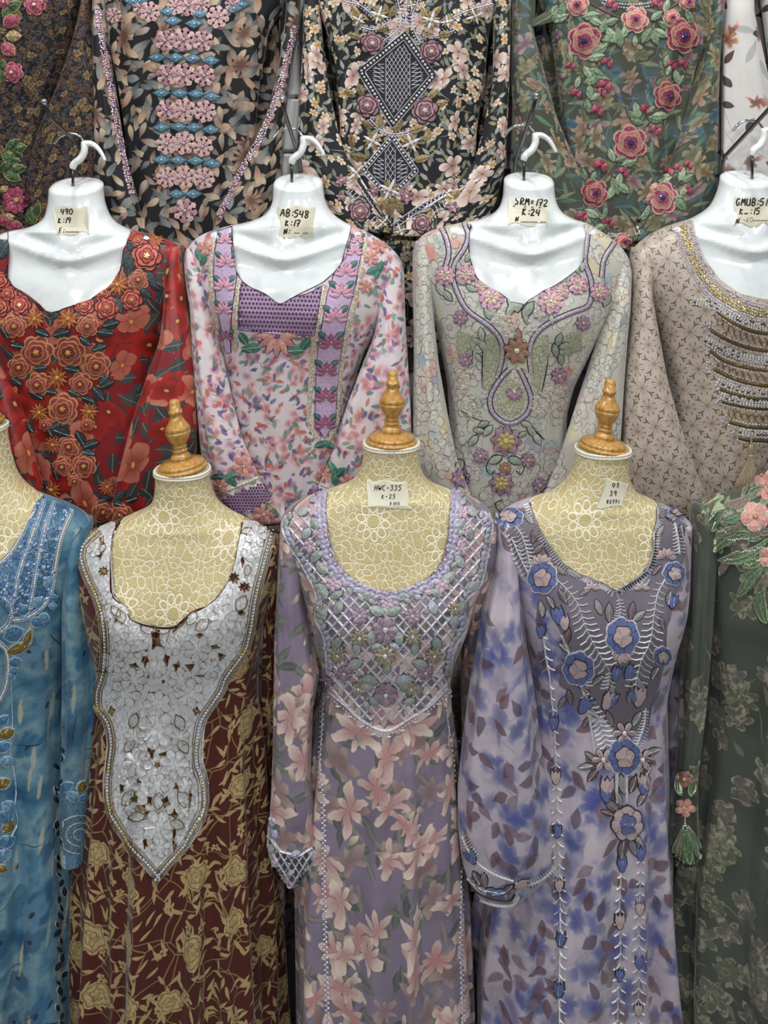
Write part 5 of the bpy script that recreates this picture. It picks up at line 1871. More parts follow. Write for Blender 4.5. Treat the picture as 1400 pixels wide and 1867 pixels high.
petals(d, *zz('625 1185 52')[0], 7, mvv, blk, PEARL, 'mauve_flower', w=.3, sharp=True, rot=0, a1=210)
for x, y, r in zz('430 1230 55; 400 1290 35; 770 1250 55; 800 1190 30; 570 790 45; 600 850 40; 720 830 45; 350 1090 40; 340 1160 35; 760 770 30; 880 1170 35; 530 780 30'):
    mb = MB(d.S)
    for _ in range(int(9 + r * .5)):
        a, q = random.uniform(0, 6.28), r * random.random() ** .5
        bx, by = x + q * math.cos(a), y + q * math.sin(a)
        for k in range(5):
            mb.bead(bx + 1.8 * math.cos(k * 1.257), by + 1.8 * math.sin(k * 1.257), 1.25, PEARL, 4)
        mb.bead(bx, by, 1.0, blk, 4, h=.0006)
    mb.build('seed_flower_cluster', d.root, kind='stuff')
hem(d, d.neck[:16], 2.4, blk)

# ---------------------------------------------------------------- beige: crystal bands and tassel
d = D['beige']
zz = lambda s: Z(s, 3.01, 1100, 320)
ol = thread('6f6040', .35, .5, .2, .3)
gb = thread('a89468', .3, .6, .3, .9)
lp = thread('8a7458', .4, .3)
nk = zz('490 258; 512 330; 545 425; 592 512; 652 590; 742 648; 822 682; 900 696; 1000 680; 1080 620')
dkst = stone('5a5560', .1, .8)
for off, w, m, bm, st in ((-7, 8, None, AB, 4.2), (-20, 15, gb, GOLDB, 5.5), (-33, 6, None, AB, 4.4)):
    p = offset(resample(spline(nk, 6), 4), -off)
    if m:
        o = cord(d, p, w, m, 'gold_neck_band', .0012, sp=1)
        sub(o, d.S, lambda mb: [beadline(mb, offset(p, q), 4.5, 1.6, [GOLDB] + CRYS, jit=1) for q in (-5, 0, 5)], 'band_sequins', 'stuff')
    else:
        mb = MB(d.S)
        for q in (-2.2, 2.2):
            beadline(mb, offset(p, q), st, 1.7, bm + CRYS, jit=.8)
        mb.build('crystal_row', d.root, kind='stuff')
curves = [('620 742; 700 800; 800 850; 900 868; 1040 862', '500 690; 620 722; 760 800; 900 838; 1050 835', 0), ('590 850; 680 902; 780 942; 900 962; 1030 955', '640 800; 730 862; 830 900; 900 912; 1030 908', 1),
          ('585 960; 650 1010; 750 1046; 900 1070; 1030 1062', '560 905; 680 965; 780 1000; 900 1018; 1030 1010', 0), ('605 1062; 680 1100; 780 1135; 900 1155; 1020 1150', '640 1040; 730 1085; 830 1108; 900 1115; 1020 1112', 1),
          ('640 1172; 740 1205; 840 1225; 900 1230; 1020 1225', '630 1130; 720 1170; 820 1190; 900 1195; 1020 1190', 0), ('650 1240; 740 1262; 820 1275; 900 1280; 1010 1275', '645 1212; 740 1235; 830 1250; 900 1255; 1010 1250', 0),
          ('690 1352; 760 1372; 830 1382; 900 1385; 1000 1382', '700 1300; 760 1318; 830 1328; 900 1330; 1000 1328', 1), ('740 1440; 800 1452; 900 1456; 980 1452', '750 1405; 800 1415; 900 1420; 980 1418', 0)]
for a, b_, loop in curves:
    pa, pb = resample(spline(zz(a), 6), 4), resample(spline(zz(b_), 6), 4)
    o = cord(d, pa, 6.5, ol, 'olive_braid', .0014, sp=1)
    if loop:
        for x, y in resample(pb, 12.5):
            mb = MB(d.S)
            mb.ribbon(circ(x, y, 5.4, 10, sq=1.35), 2.3, .0022, lp, True)
            mb.bead(x, y, 1.3, GOLDB, 5)
            mb.build('gold_loop', d.root)
    else:
        mb = MB(d.S)
        for k, q in enumerate((-5.2, -1.8, 1.8, 5.2)):
            beadline(mb, offset(pb, q), 5.4, 2.1, (CRYS + [PEARL]) if k % 2 else [dkst] + CRYS, jit=.4, n=5)
        mb.build('crystal_band', d.root, kind='stuff')
    mb = MB(d.S)
    for q, mm in ((5.5, CRYS + AB), (-5.5, CRYS)):
        beadline(mb, offset(pa, q), 6.2, 1.6, mm, jit=.7, n=5)
    x0, y0 = pa[0]
    for k in range(7):
        mb.bead(x0 - random.uniform(2, 13), y0 + random.uniform(-14, 6), 1.9, random.choice(CRYS + AB), 5)
    mb.build('crystal_row', d.root, kind='stuff')
# tassel hanging at the end of the bands
tx, ty = zz('797 1484')[0]
Pt, nt = d.S.hit(tx, ty)
Pt = Pt + np.array((0, -.012, 0))
sc = ((Pt - EYE) @ FWD) / FPX
tm, tmd = thread('a3937a', .6, .05, .4), thread('8d7d66', .6)
prof = [(1.5, 24), (2.2, 6), (4.5, 4), (5.5, 0), (5, -6), (3.6, -12), (5.4, -15), (5.2, -19), (8, -30), (14, -48), (18, -64), (17.5, -71)]
n = 40
V, F = [], []
for i, (r, h) in enumerate(prof):
    for k in range(n):
        a = 2 * math.pi * k / n
        rr = r * (1 + (.10 * (1 if k % 2 else -1) if i > 6 else 0)) * sc
        V.append(Pt + np.array((rr * math.cos(a) - (h < -20) * (h + 20) * sc * -.18, rr * math.sin(a) * .55, h * sc)))
for i in range(len(prof) - 1):
    for k in range(n):
        F.append((i * n + k, (i + 1) * n + k, (i + 1) * n + (k + 1) % n, i * n + (k + 1) % n))
F.append(tuple((len(prof) - 1) * n + k for k in range(n)))
link('tassel', mesh('tassel', V, F, tm, smooth=False), d.root)
# ---------------------------------------------------------------- dark dress: sequin flowers
d = D['dark']
zz = lambda s: Z(s, 2.5, 0, 0)
mag = [thread('8d3c54', .35, .2, .3, .8), thread('a04a60', .35, .2, .3, .8)]
crm = [thread('9c8a62', .35, .3, .3, .8)]
gr = [thread('4a5c36', .35, .2, .3, .8), thread('3a4c30', .35, .2, .3, .8)]
for x, y, r in zz('60 330 46; 160 22 46; 20 10 30'):
    rose(d, x, y, r, [mag[0], mag[1], mag[0]], thread('c27a84', .3, .3, .2, .8), PEARL, 'sequin_rose', h=.003)
petals(d, *zz('75 912 64')[0], 10, mag, edk, GOLDB, 'sequin_flower', w=.3, h=.003)
leaves(d, zz('50 95 80 35; 40 225 80 -40; 70 95 60 60; 30 1000 80 20; 70 1035 80 -10'), mag, crm[0], None, .34, 'sequin_petal', h=.004)
leaves(d, zz('65 165 80 0; 20 862 50 30; 40 990 60 10'), crm, edk, None, .36, 'sequin_petal', h=.004)
leaves(d, zz('80 675 90 10; 60 660 80 40; 50 720 90 -20; 80 770 80 10; 55 800 90 -30; 30 760 80 30; 20 340 70 70; 15 300 60 100; 150 985 80 100; 170 960 70 70; 140 1000 60 130; 60 30 90 30; 30 50 60 60; 80 700 60 -40'), gr, thread('8a9460', .3, .3), None, .26, 'sequin_leaf', h=.003)

# ---------------------------------------------------------------- navy dress: snowflake flowers and diamonds
d = D['navy']
pk = [thread('c4a2a0', .45, .1, .25, .5)]
pk2 = [thread('ab808c', .45, .1, .25, .5), thread('c9aaa6', .45, .1, .25, .5)]
bl = thread('5d8498', .4, .2, .25, .6)
ble = thread('3a5464', .5)
plum = thread('6d3e58', .4, .2)
cen = (315, 335, 372)


def flake(x, y, r, m):
    mb = MB(d.S)
    for k in range(8):
        a = k * math.pi / 4 + .2
        ca, sa = math.cos(a), math.sin(a)
        P = [(.18, .06), (.45, .2), (.62, .13), (.8, .3), (1, .1), (1, -.1), (.8, -.3), (.62, -.13), (.45, -.2), (.18, -.06)]
        mb.fan((x + .6 * r * ca, y + .6 * r * sa), [(x + r * (u * ca - v * sa), y + r * (u * sa + v * ca)) for u, v in P], .0022, .0030, m[k % len(m)])
    o = mb.build('snowflake_flower', d.root)
    mb = MB(d.S)
    for k in range(8):
        a = k * math.pi / 4 + .2 + math.pi / 8
        mb.ribbon([(x, y), (x + r * .35 * math.cos(a), y + r * .35 * math.sin(a)), (x + r * .7 * math.cos(a), y + r * .7 * math.sin(a))], r * .13, .0034, plum if k % 2 else (SIL if k % 4 == 0 else plum), taper=True)
    mb.bead(x, y, r * .16, AB[1], 6, h=.0035)
    mb.build('flower_heart', o)


for x, y, r in zz('755 185 54; 838 180 62; 925 187 56; 763 340 56; 838 342 62; 932 345 56; 760 500 54; 840 502 62; 935 508 58; 762 655 56; 838 652 60; 925 668 54; 760 808 54; 842 808 60; 930 812 56; 845 960 62; 860 25 56; 684 55 54; 992 78 58; 640 30 40; 1060 20 40; 520 70 40; 800 30 44; 920 20 44'):
    flake(x, y, r * .9, pk if random.random() < .5 else pk2)
for x, y in zz('718 262; 802 262; 880 267; 962 276; 738 424; 820 424; 895 428; 965 440; 738 580; 815 577; 885 580; 962 590; 738 728; 815 730; 892 733; 968 745; 805 884; 882 884; 790 95; 885 108; 912 62; 768 52; 640 2; 1065 38; 610 5; 1100 20'):
    mb = MB(d.S)
    w, h = 17.5, 9.5
    mb.fan((x, y), [(x - w, y), (x - w * .5, y - h * .6), (x, y - h), (x + w * .5, y - h * .6), (x + w, y), (x + w * .5, y + h * .6), (x, y + h), (x - w * .5, y + h * .6)], .0016, .0018, ble)
    mb.fan((x, y), [(x - w * .85, y), (x, y - h * .8), (x + w * .85, y), (x, y + h * .8)], .0026, .0036, bl)
    o = mb.build('blue_diamond', d.root)
    sub(o, d.S, lambda m: m.bead(x, y, 2.0, SIL, 6, h=.0036), 'diamond_stone')
for s in ('443 40; 465 190; 492 330; 518 480; 540 600; 565 730; 600 880', '1345 120; 1315 240; 1275 400; 1225 540; 1175 650; 1110 760; 1050 880; 1000 985'):
    mb = MB(d.S)
    p = resample(spline(zz(s), 6), 3.2)
    for q in (-3.6, 0, 3.6):
        beadline(mb, offset(p, q), 4.2, 2.3, [pk[0], pk2[0], AB[0], AB[1], AB[3], SIL], jit=1.2, n=5)
    mb.build('beaded_sleeve_edge', d.root, kind='stuff')

# ---------------------------------------------------------------- black dress: beaded diamonds and roses
d = D['black']
zz = lambda s: Z(s, 3.043, 500, 0)
net_b = thread('14141b', .7)
slv = thread('d2d2de', .35, .0, .15, .4)
gd = [thread('7c6c4a', .4, .3, .3, .6), thread('96845c', .4, .3, .3, .6)]
rs = [thread('96707a', .45, .1, .3, .5), thread('a98088', .45, .1, .3, .5), thread('86606c', .45, .1, .3, .5)]


def diamond(pts, inner, lattice, barbs):
    P = zz(pts)
    o = sheet(d, P, net_b, 'beaded_diamond', h=.0010, sp=8)
    c = np.mean(P, 0)

    def ring(f):
        return [tuple(c + (np.array(p) - c) * f) for p in P]
    sub(o, d.S, lambda mb: [mb.ribbon(resample(ring(f), 5, True), 2.2, .0022, slv, True) for f in (.98, .78)], 'silver_outline')

    def bd(mb):
        beadline(mb, ring(.88), 7.2, 2.7, CRYS, True)
        L = ring(.72)
        A = np.array(L)
        top, bot = A[A[:, 1].argmin()], A[A[:, 1].argmax()]
        for k in range(-14, 15):
            for s in (1, -1):
                q = []
                for t in np.linspace(-70, 70, 90):
                    x, y = c[0] + k * lattice + t * .62, c[1] + s * t
                    if inpoly([(x, y)], L)[0] and abs(x - c[0]) < barbs:
                        q.append((x, y))
                if len(q) > 4:
                    mb.ribbon(q[::2], 1.5, .0020, slv)
        for sx in (-1, 1):
            for k in range(16):
                y = c[1] - 60 + k * 7.5
                for u in (0, 1):
                    q = [(c[0] + sx * (barbs + 3 + t), y - (t * .6 if u == 0 else 0)) for t in np.linspace(0, 20, 8)]
                    q = [v for v in q if inpoly([v], L)[0]]
                    if len(q) > 3:
                        mb.ribbon(q, 1.8, .002, slv)
            q = [(c[0] + sx * barbs, y) for y in np.linspace(c[1] - 80, c[1] + 80, 60)]
            q = [v for v in q if inpoly([v], L)[0]]
            if len(q) > 2:
                mb.ribbon(q, 1.5, .0022, slv)
    sub(o, d.S, bd, 'bead_lattice', 'stuff')


diamond('728 165; 908 422; 655 722; 452 392', .8, 7.6, 22)
diamond('655 735; 805 950; 640 1120; 475 945', .8, 9, 9)
for s in ('685 0; 700 90; 690 160; 600 232', '800 0; 765 90; 775 170; 812 240', '735 0; 732 60; 728 130', '480 150; 560 165; 650 110', '800 170; 880 200; 1000 170', '400 10; 480 30; 560 100', '1210 20; 1100 50; 1000 90; 930 130', '530 660; 590 720; 655 742; 740 730; 800 690'):
    p = resample(spline(zz(s), 6), 4)
    o = cord(d, p, 2.4, slv, 'beaded_cord', .0022, sp=1)
    sub(o, d.S, lambda mb: [beadline(mb, offset(p, q), 6, 1.7, CRYS + AB[:2]) for q in (4, -4)], 'cord_beads', 'stuff')
for x, y, r in zz('545 240 66; 870 285 66; 520 585 68; 835 612 76; 475 1170 62; 820 1240 56'):
    rose(d, x, y, r, rs, net_b, CRYS[2], 'pink_rose')
for x, y, r in zz('990 1150 38; 370 1000 38; 735 1090 45; 545 1060 36; 370 1090 30'):
    petals(d, x, y, r, 6, rs, net_b, CRYS[2], 'pink_flower', w=.3, sharp=True)
for x, y, r in zz('580 82 56; 870 112 56; 545 782 58; 760 792 58; 640 1052 66; 450 960 50; 1110 90 50; 470 110 40; 960 120 40; 960 1075 34; 700 1280 40; 600 1235 36; 760 30 30'):
    petals(d, x, y, r, 12, gd + [slv], None, SIL, 'gold_flower', w=.16, sharp=True, heart_r=.22)
leaves(d, zz('520 690 90 -30; 580 670 90 80; 690 700 90 60; 790 715 100 20; 470 870 110 -10; 820 880 100 15; 430 780 90 100; 850 750 90 70; 640 1150 120 -90; 600 1130 110 -120; 690 1140 110 -60; 450 60 80 120; 660 60 90 60; 900 60 80 40; 480 500 90 110; 880 520 90 40;'
             '420 520 80 150; 930 570 80 10; 620 50 70 100; 830 70 80 120; 950 190 90 10; 450 200 80 160; 600 160 80 200; 850 180 80 -20; 620 1290 80 -100; 720 1330 80 -80; 1010 1080 60 60; 860 1200 80 60'), gd, None, thread('4c422c', .5), .24, 'gold_leaf')
# cuffs: beaded bands
for a, b_ in (('440 955; 530 1100; 635 1245', '380 1010; 450 1120; 560 1270'), ('945 1075; 800 1160; 655 1262', '960 1130; 880 1220; 790 1270')):
    p, q = resample(spline(zz(a), 6), 4), resample(spline(zz(b_), 6), 4)
    o = cord(d, p, 9, net_b, 'beaded_cuff', .0012, sp=1)

    def cf(mb):
        for f in (-4.5, 4.5):
            mb.ribbon(offset(p, f), 1.7, .002, slv)
        for i in range(0, len(p) - 2, 2):
            A, B = offset(p, 4.5), offset(p, -4.5)
            mb.ribbon([A[i], B[i + 2]], 1.3, .0018, slv)
            mb.ribbon([B[i], A[i + 2]], 1.3, .0018, slv)
        for i in range(0, min(len(p), len(q)), 2):
            mb.ribbon([q[i], (q[i][0] * .45 + p[i][0] * .55, q[i][1] * .45 + p[i][1] * .55)], 1.5, .0018, slv)
        beadline(mb, q, 6.5, 1.9, CRYS)
    sub(o, d.S, cf, 'cuff_beads', 'stuff')

# ---------------------------------------------------------------- olive dress: crimson roses on a climbing stem
d = D['olive']
zz = lambda s: Z(s, 2.8, 900, 0)
cr = [thread('86384e', .4, .1, .3, .6), thread('a07064', .45, .1, .3, .4), thread('7c3048', .4, .1, .3, .6)]
crl = [thread('b05a68', .4, .1, .3, .7), thread('c48a80', .45, .1, .3, .5), thread('a84a5c', .4, .1, .3, .7)]
lg = [thread('7f9478', .4, .1, .3, .6), thread('93a58a', .4, .1, .3, .6), thread('6c8468', .4, .1, .3, .6)]
lge = thread('4a4a3c', .6)
lgv = thread('b9c4ae', .4, .2)
bst = stone('4f6a9c', .15, .7)
stemm = thread('5c4c44', .6)
for s in ('850 545; 780 640; 745 680', '645 800; 590 880; 545 935', '630 830; 600 900; 660 890', '500 20; 560 55; 640 92', '800 100; 870 60; 960 5', '440 300; 470 400; 478 540', '470 420; 560 460', '930 280; 940 360; 900 440', '960 300; 950 380', '500 1060; 530 1110; 600 1200', '900 1000; 960 900; 990 840', '940 930; 1000 960', '780 1130; 720 1190'):
    cord(d, zz(s), 3.4, stemm, 'stem', .0022)
leaves(d, zz('300 70 110 60; 340 90 100 20; 350 50 90 80; 500 80 100 10; 520 110 80 -30; 560 130 90 70; 600 110 80 20; 600 180 100 -60; 640 190 110 -80; 580 200 80 80; 670 160 80 -110; 780 180 100 60; 820 190 90 -70; 850 170 90 -30; 870 130 80 150; 830 80 80 40; 880 30 80 70; 1000 90 90 -60;'
             '540 250 110 30; 520 290 100 10; 580 210 70 -10; 390 290 70 100; 480 370 80 -60; 520 370 100 -25; 500 410 90 20; 430 420 70 -110; 550 400 90 -10; 490 470 80 -90; 520 490 70 40; 480 540 80 -80; 880 310 70 80; 930 390 80 100; 950 410 70 60; 890 360 60 70; 730 560 90 110; 710 590 80 140; 800 560 60 40;'
             '850 590 90 0; 820 610 80 -20; 730 620 70 160; 600 790 80 110; 650 810 70 20; 690 830 90 20; 640 920 80 -100; 620 950 100 -70; 660 960 90 -40; 600 980 80 -110; 460 890 70 100; 510 900 60 70; 500 1090 90 -30; 560 1090 80 60; 540 1160 80 20; 880 910 90 30; 950 1040 100 -50; 930 1010 80 10; 970 970 70 60; 780 1080 80 60; 760 1110 70 20; 960 890 80 70; 990 910 70 40; 480 1130 60 -60; 720 210 60 -90; 690 60 50 160'),
       lg, lge, lgv, .24, 'sequin_leaf', h=.0024)
for x, y, r in zz('465 210 84; 960 182 82; 695 730 84; 860 1010 78; 885 490 68; 515 985 66'):
    rose(d, x, y, r, cr, thread('b98a80', .45), bst, 'crimson_rose', h=.003, sq=1.05)
for x, y, r in zz('720 100 66; 430 25 54; 985 10 40; 905 90 40; 660 1232 44'):
    rose(d, x, y, r, crl, thread('cbb09a', .45), bst, 'crimson_rose', h=.003)
for x, y, r in zz('575 322 32; 562 440 42; 525 568 36; 420 482 32; 770 565 36; 820 668 32; 540 850 38; 660 882 32; 900 335 32; 962 330 28; 450 1110 36; 582 1142 34; 992 845 26; 940 862 26; 890 880 30; 985 970 26; 600 30 34; 830 25 36; 390 340 26; 545 475 28'):
    petals(d, x, y, r, 5, [cr[0], crl[0]], lge, None, 'rose_bud', w=.4, rot=R(200), a1=240, h=.0026)
mb = MB(d.S)
for k in range(6):
    x, y = zz('705 1185')[0]
    mb.ribbon([(x - 6 + k * 3.2, y - 6 - k), (x - 3 + k * 3.6, y + 8 - k * .8)], 2.4, .0026, PEARL)
    x, y = zz('600 1195')[0]
    mb.ribbon([(x - 4 + k * 3.2, y - 3 + k * .5), (x - 8 + k * 3.2, y + 6)], 2.2, .0026, PEARL)
mb.build('bead_fringe', d.root)
beadl = [zz('560 0; 600 14; 660 22; 720 24; 790 16; 840 0')]
mb = MB(d.S)
beadline(mb, spline(beadl[0], 6), 5, 2.2, CRYS + AB)
beadline(mb, offset(spline(beadl[0], 6), 6), 5, 2.0, CRYS + AB)
mb.build('neck_crystals', d.root, kind='stuff')
# ---------------------------------------------------------------- blue: beaded bands
d = D['blue']
zz = lambda s: Z(s, 3.59, 0, 780)
z2 = lambda s: Z(s, 3.293, 0, 1300)
bsh = thread('426a88', .4, .1, .3, .8)
bcord = thread('b4c6d6', .35, .1, .15, .4)
bb = [stone('8fb0d6', .07), stone('a9c8e6', .07), stone('5f86b8', .07), stone('b4c6dc', .07)]
bflw = [thread('4e7ca0', .4, .2, .3, .7), thread('6a94b0', .4, .2, .3, .7)]
goldt = thread('8d7a44', .35, .5, .3, .9)
yp = zz('232 478; 300 480; 400 505; 472 545; 420 660; 395 740; 350 975; 330 1080; 270 1170; 170 1238; 90 1255; 40 1200; 0 1150; -40 1150; -40 905; 0 890; 80 805; 140 700; 190 590')
yo = sheet(d, yp, bsh, 'beaded_yoke', h=.0014)
for s, w in (('230 478; 190 590; 140 700; 80 805; 0 890', 2.2), ('290 480; 250 600; 190 760; 140 900; 110 1010; 85 1150', 2.6), ('352 492; 300 640; 262 800; 240 920; 215 1060; 190 1180', 2.4), ('470 548; 420 660; 392 740; 370 850; 348 975', 2.2),
             ('348 975; 330 1080; 270 1175; 170 1240; 90 1255', 2.4), ('20 1110; 65 1150; 75 1220; 50 1290; 0 1335', 2.4), ('-10 1400; 40 1450; 55 1560; 40 1680; 0 1780', 2.2)):
    p = resample(spline(zz(s), 6), 4)
    mb = MB(d.S)
    for x_, y_ in resample(p, 4.2):
        mb.bead(x_, y_, 2.5, PEARL if w < 2.3 else random.choice([bb[3], bb[1], PEARL]), 6, h=.0022)
    mb.ribbon(offset(p, 3.8), 1.8, .003, bcord)
    mb.ribbon(offset(p, -3.8), 1.8, .003, bcord)
    mb.build('bead_cord', d.root, kind='stuff')


def squig(mb):
    A = np.array(yp)
    for _ in range(330):
        x, y = random.uniform(max(-20, A[:, 0].min()), A[:, 0].max()), random.uniform(A[:, 1].min(), A[:, 1].max())
        if x > -25 and inpoly([(x, y)], yp)[0]:
            if random.random() < .55:
                mb.bead(x, y, random.uniform(1.6, 3.8), random.choice(bb), 6, h=.0018)
            else:
                a = random.uniform(0, 6.28)
                mb.ribbon(spline([(x, y), (x + 4 * math.cos(a), y + 4 * math.sin(a)), (x + 6 * math.cos(a + 1), y + 6 * math.sin(a + 1)), (x + 9 * math.cos(a + .3), y + 9 * math.sin(a + .3))], 3), 1.5, .0030, bcord)


sub(yo, d.S, squig, 'yoke_beads', 'stuff')
leaves(d, zz('90 1345 140 20; 320 1010 90 70; 350 1110 60 10; 250 1140 90 40; 150 1190 90 20; 290 1240 80 -30; 240 1270 90 -20; 345 1165 60 0; 100 1530 90 10; 70 1620 80 60; 90 1590 70 30'), bflw, bcord, None, .36, 'beaded_leaf', h=.003)
leaves(d, zz('120 1440 170 20; 180 1370 120 70'), goldt, bcord, None, .2, 'gold_sequin_crescent', h=.0034)
for i, (x, y, r) in enumerate(z2('22 40 40; 40 120 55; 20 200 50; 45 290 45; 20 420 50; 55 560 50; 35 620 55; 50 680 50; 40 770 55; 25 850 50; 10 930 40')):
    leaves(d, [(x, y, r * 1.9, random.uniform(-30, 60))], goldt if i % 3 == 1 else bflw[i % 2], bcord, None, .34, 'beaded_leaf', h=.003)
for s in ('60 -300; 70 -100; 75 60; 60 200; 95 430; 90 560; 105 660; 60 760; 30 900',):
    cord(d, z2(s), 2.2, bcord, 'beaded_cord', .002)
dkl = [thread('2c3444', .4, .3, .3, .8), thread('4a5668', .4, .3, .3, .8), thread('5c5444', .4, .3, .3, .8)]
for i in range(34):
    t = i / 33
    x, y = np.interp(t, [0, .3, .55, .8, 1], [365, 360, 370, 360, 350]) + random.uniform(-28, 28), 220 + t * 1650
    xx, yy = z2('%f %f' % (x, y))[0]
    if yy < 1400 or yy > 1585 or xx < 112:
        leaves(d, [(xx, yy, random.uniform(12, 22), random.uniform(40, 140))], dkl, bcord if i % 2 else None, None, .24, 'side_seam_leaf')
cf = z2('378 470; 440 455; 520 420; 524 940; 450 946; 378 936; 385 800; 375 640')
co = sheet(d, cf, thread('5f86a0', .4, .2, .3, .7), 'sleeve_cuff', h=.0014)


def swirl(mb):
    for r in (12, 18, 25, 33, 41):
        p = [(146 + r * math.cos(a), 1521 + r * math.sin(a) * .85) for a in np.linspace(1.6, 5.4, 26)]
        p = [q for q in p if inpoly([q], cf)[0]]
        if len(p) > 3:
            mb.ribbon(p, 2.6, .0024, goldt if r in (18, 33) else bcord)
    for k in range(7):
        p = [(q[0], q[1]) for q in z2('385 %d; 450 %d; 518 %d' % (860 + k * 13, 858 + k * 13, 862 + k * 13))]
        mb.ribbon(p, 1.8, .0022, bcord)
    beadline(mb, [(118, 1452), (135, 1458), (156, 1445)], 5, 1.8, bb)


sub(co, d.S, swirl, 'cuff_swirls', 'stuff')
leaves(d, z2('400 440 90 30; 440 500 90 -40; 490 440 90 60; 500 510 70 20'), bflw + [goldt], bcord, None, .3, 'beaded_leaf', h=.003)

# ---------------------------------------------------------------- maroon: silver breastplate
d = D['brown']
z3 = lambda s: Z(s, 3.334, 120, 700)
z4 = lambda s: Z(s, 2.978, 130, 1240)
silv = thread('d2d4d6', .42, .2, .12, .55, 'silver_sequin_ground', 260)
gld = thread('7d6844', .4, .5, .25, .5)
mar = thread('47201c', .6)
L = [(176, 962)] + z3('95 960; 72 1030; 78 1090; 112 1190; 160 1290; 195 1400; 215 1550; 206 1740') + z4('124 60; 130 160; 175 230; 197 330; 186 450; 175 560; 185 680; 222 780; 300 900; 400 1020; 466 1100')
Rr = z4('540 1012; 640 902; 710 780; 742 680; 737 540; 712 440; 715 320; 732 220; 790 130; 835 60') + z3('990 1800; 1060 1700; 1110 1620; 1142 1500; 1166 1350; 1192 1230; 1222 1120; 1252 1000; 1285 890')
edgeline = resample(spline(L, 5), 4) + resample(spline(Rr, 5), 4)
nk = d.neck[:21]
# the silver ground fills the whole plate; the border lies on its rim
poly = resample(spline(L, 4), 7) + resample(spline(Rr, 4), 7) + [(478, 955), (462, 952)] + [(x, y + 1) for x, y in nk[::-1]] + [(205, 953)]
holes = []
for s in z3('550 1545 22 40 4; 485 1662 14 30 5; 615 1662 12 28 4; 340 1693 16 14 3; 418 1705 18 12 4; 680 1712 16 20 4; 757 1710 18 14 3; 245 1740 30 5 4; 832 1765 28 4 4; 236 1138 18 18 8; 1020 1178 20 22 8; 1082 1232 22 18 8; 1072 1075 7 24 4; 212 1040 12 16 4; 940 1648 14 16 3; 895 1590 24 8 4; 1062 1388 14 10 8; 240 1590 8 26 4; 505 1770 5 6 5; 596 1800 6 8 5; 310 1450 7 22 4; 815 1520 14 8 4; 225 960 10 20 4; 1050 870 8 20 4') + \
        z4('437 75 14 14 5; 488 75 12 14 5; 430 392 16 20 4; 502 400 16 14 3; 467 455 10 10 5; 362 545 14 12 5; 575 572 14 14 4; 280 580 14 16 3; 382 692 18 16 4; 352 640 14 12 3; 425 648 10 18 4; 512 655 14 20 4; 562 722 16 18 4; 600 690 10 10 4; 650 625 8 18 4; 505 742 18 26 8; 420 718 16 10 8; 560 830 8 22 4; 300 690 10 10 4; 225 160 12 16 4; 680 160 12 14 4; 495 180 10 14 4; 438 180 10 14 4; 345 705 14 8 3; 560 890 10 22 3; 400 880 8 20 4'):
    x, y = s[0], s[1]
    w = s[2]
    hh = s[3] / (3.334 if y < 1240 else 2.978)
    n = int(s[4])
    q = [(x + w * (1.9 if k % 2 == 0 else 1.0) * math.cos(math.pi * k / n + x), y + hh * (1.9 if k % 2 == 0 else 1.0) * math.sin(math.pi * k / n + x)) for k in range(2 * n)]
    holes.append(q)
plate = sheet(d, poly, silv, 'silver_breastplate', holes, h=.0030, sp=7)


def rim(mb):
    inn = offset(edgeline, -7)
    for q, w, m, h in ((-2.5, 1.8, gld, .0052), (-5.5, 1.8, gld, .0052), (-13, 2.2, gld, .0052), (-17, 2.2, gld, .005)):
        mb.ribbon(offset(edgeline, q), w, h, m)
    mb.ribbon(offset(edgeline, -9.5), 7.5, .0042, thread('5a4a36', .5, .2))


ro_ = sub(plate, d.S, rim, 'gold_border')
for nm, off, st, r, mm in (('pearl_edging', 0, 4.6, 2.3, PEARL), ('rhinestone_row', -9.3, 6.0, 2.7, CRYS + [GOLDB])):
    mb = MB(d.S)
    for x, y in resample(offset(edgeline, off), st):
        mb.bead(x, y, r, random.choice(mm) if isinstance(mm, list) else mm, 6, h=.004 if off else 0)
    mb.build(nm, plate, kind='stuff')
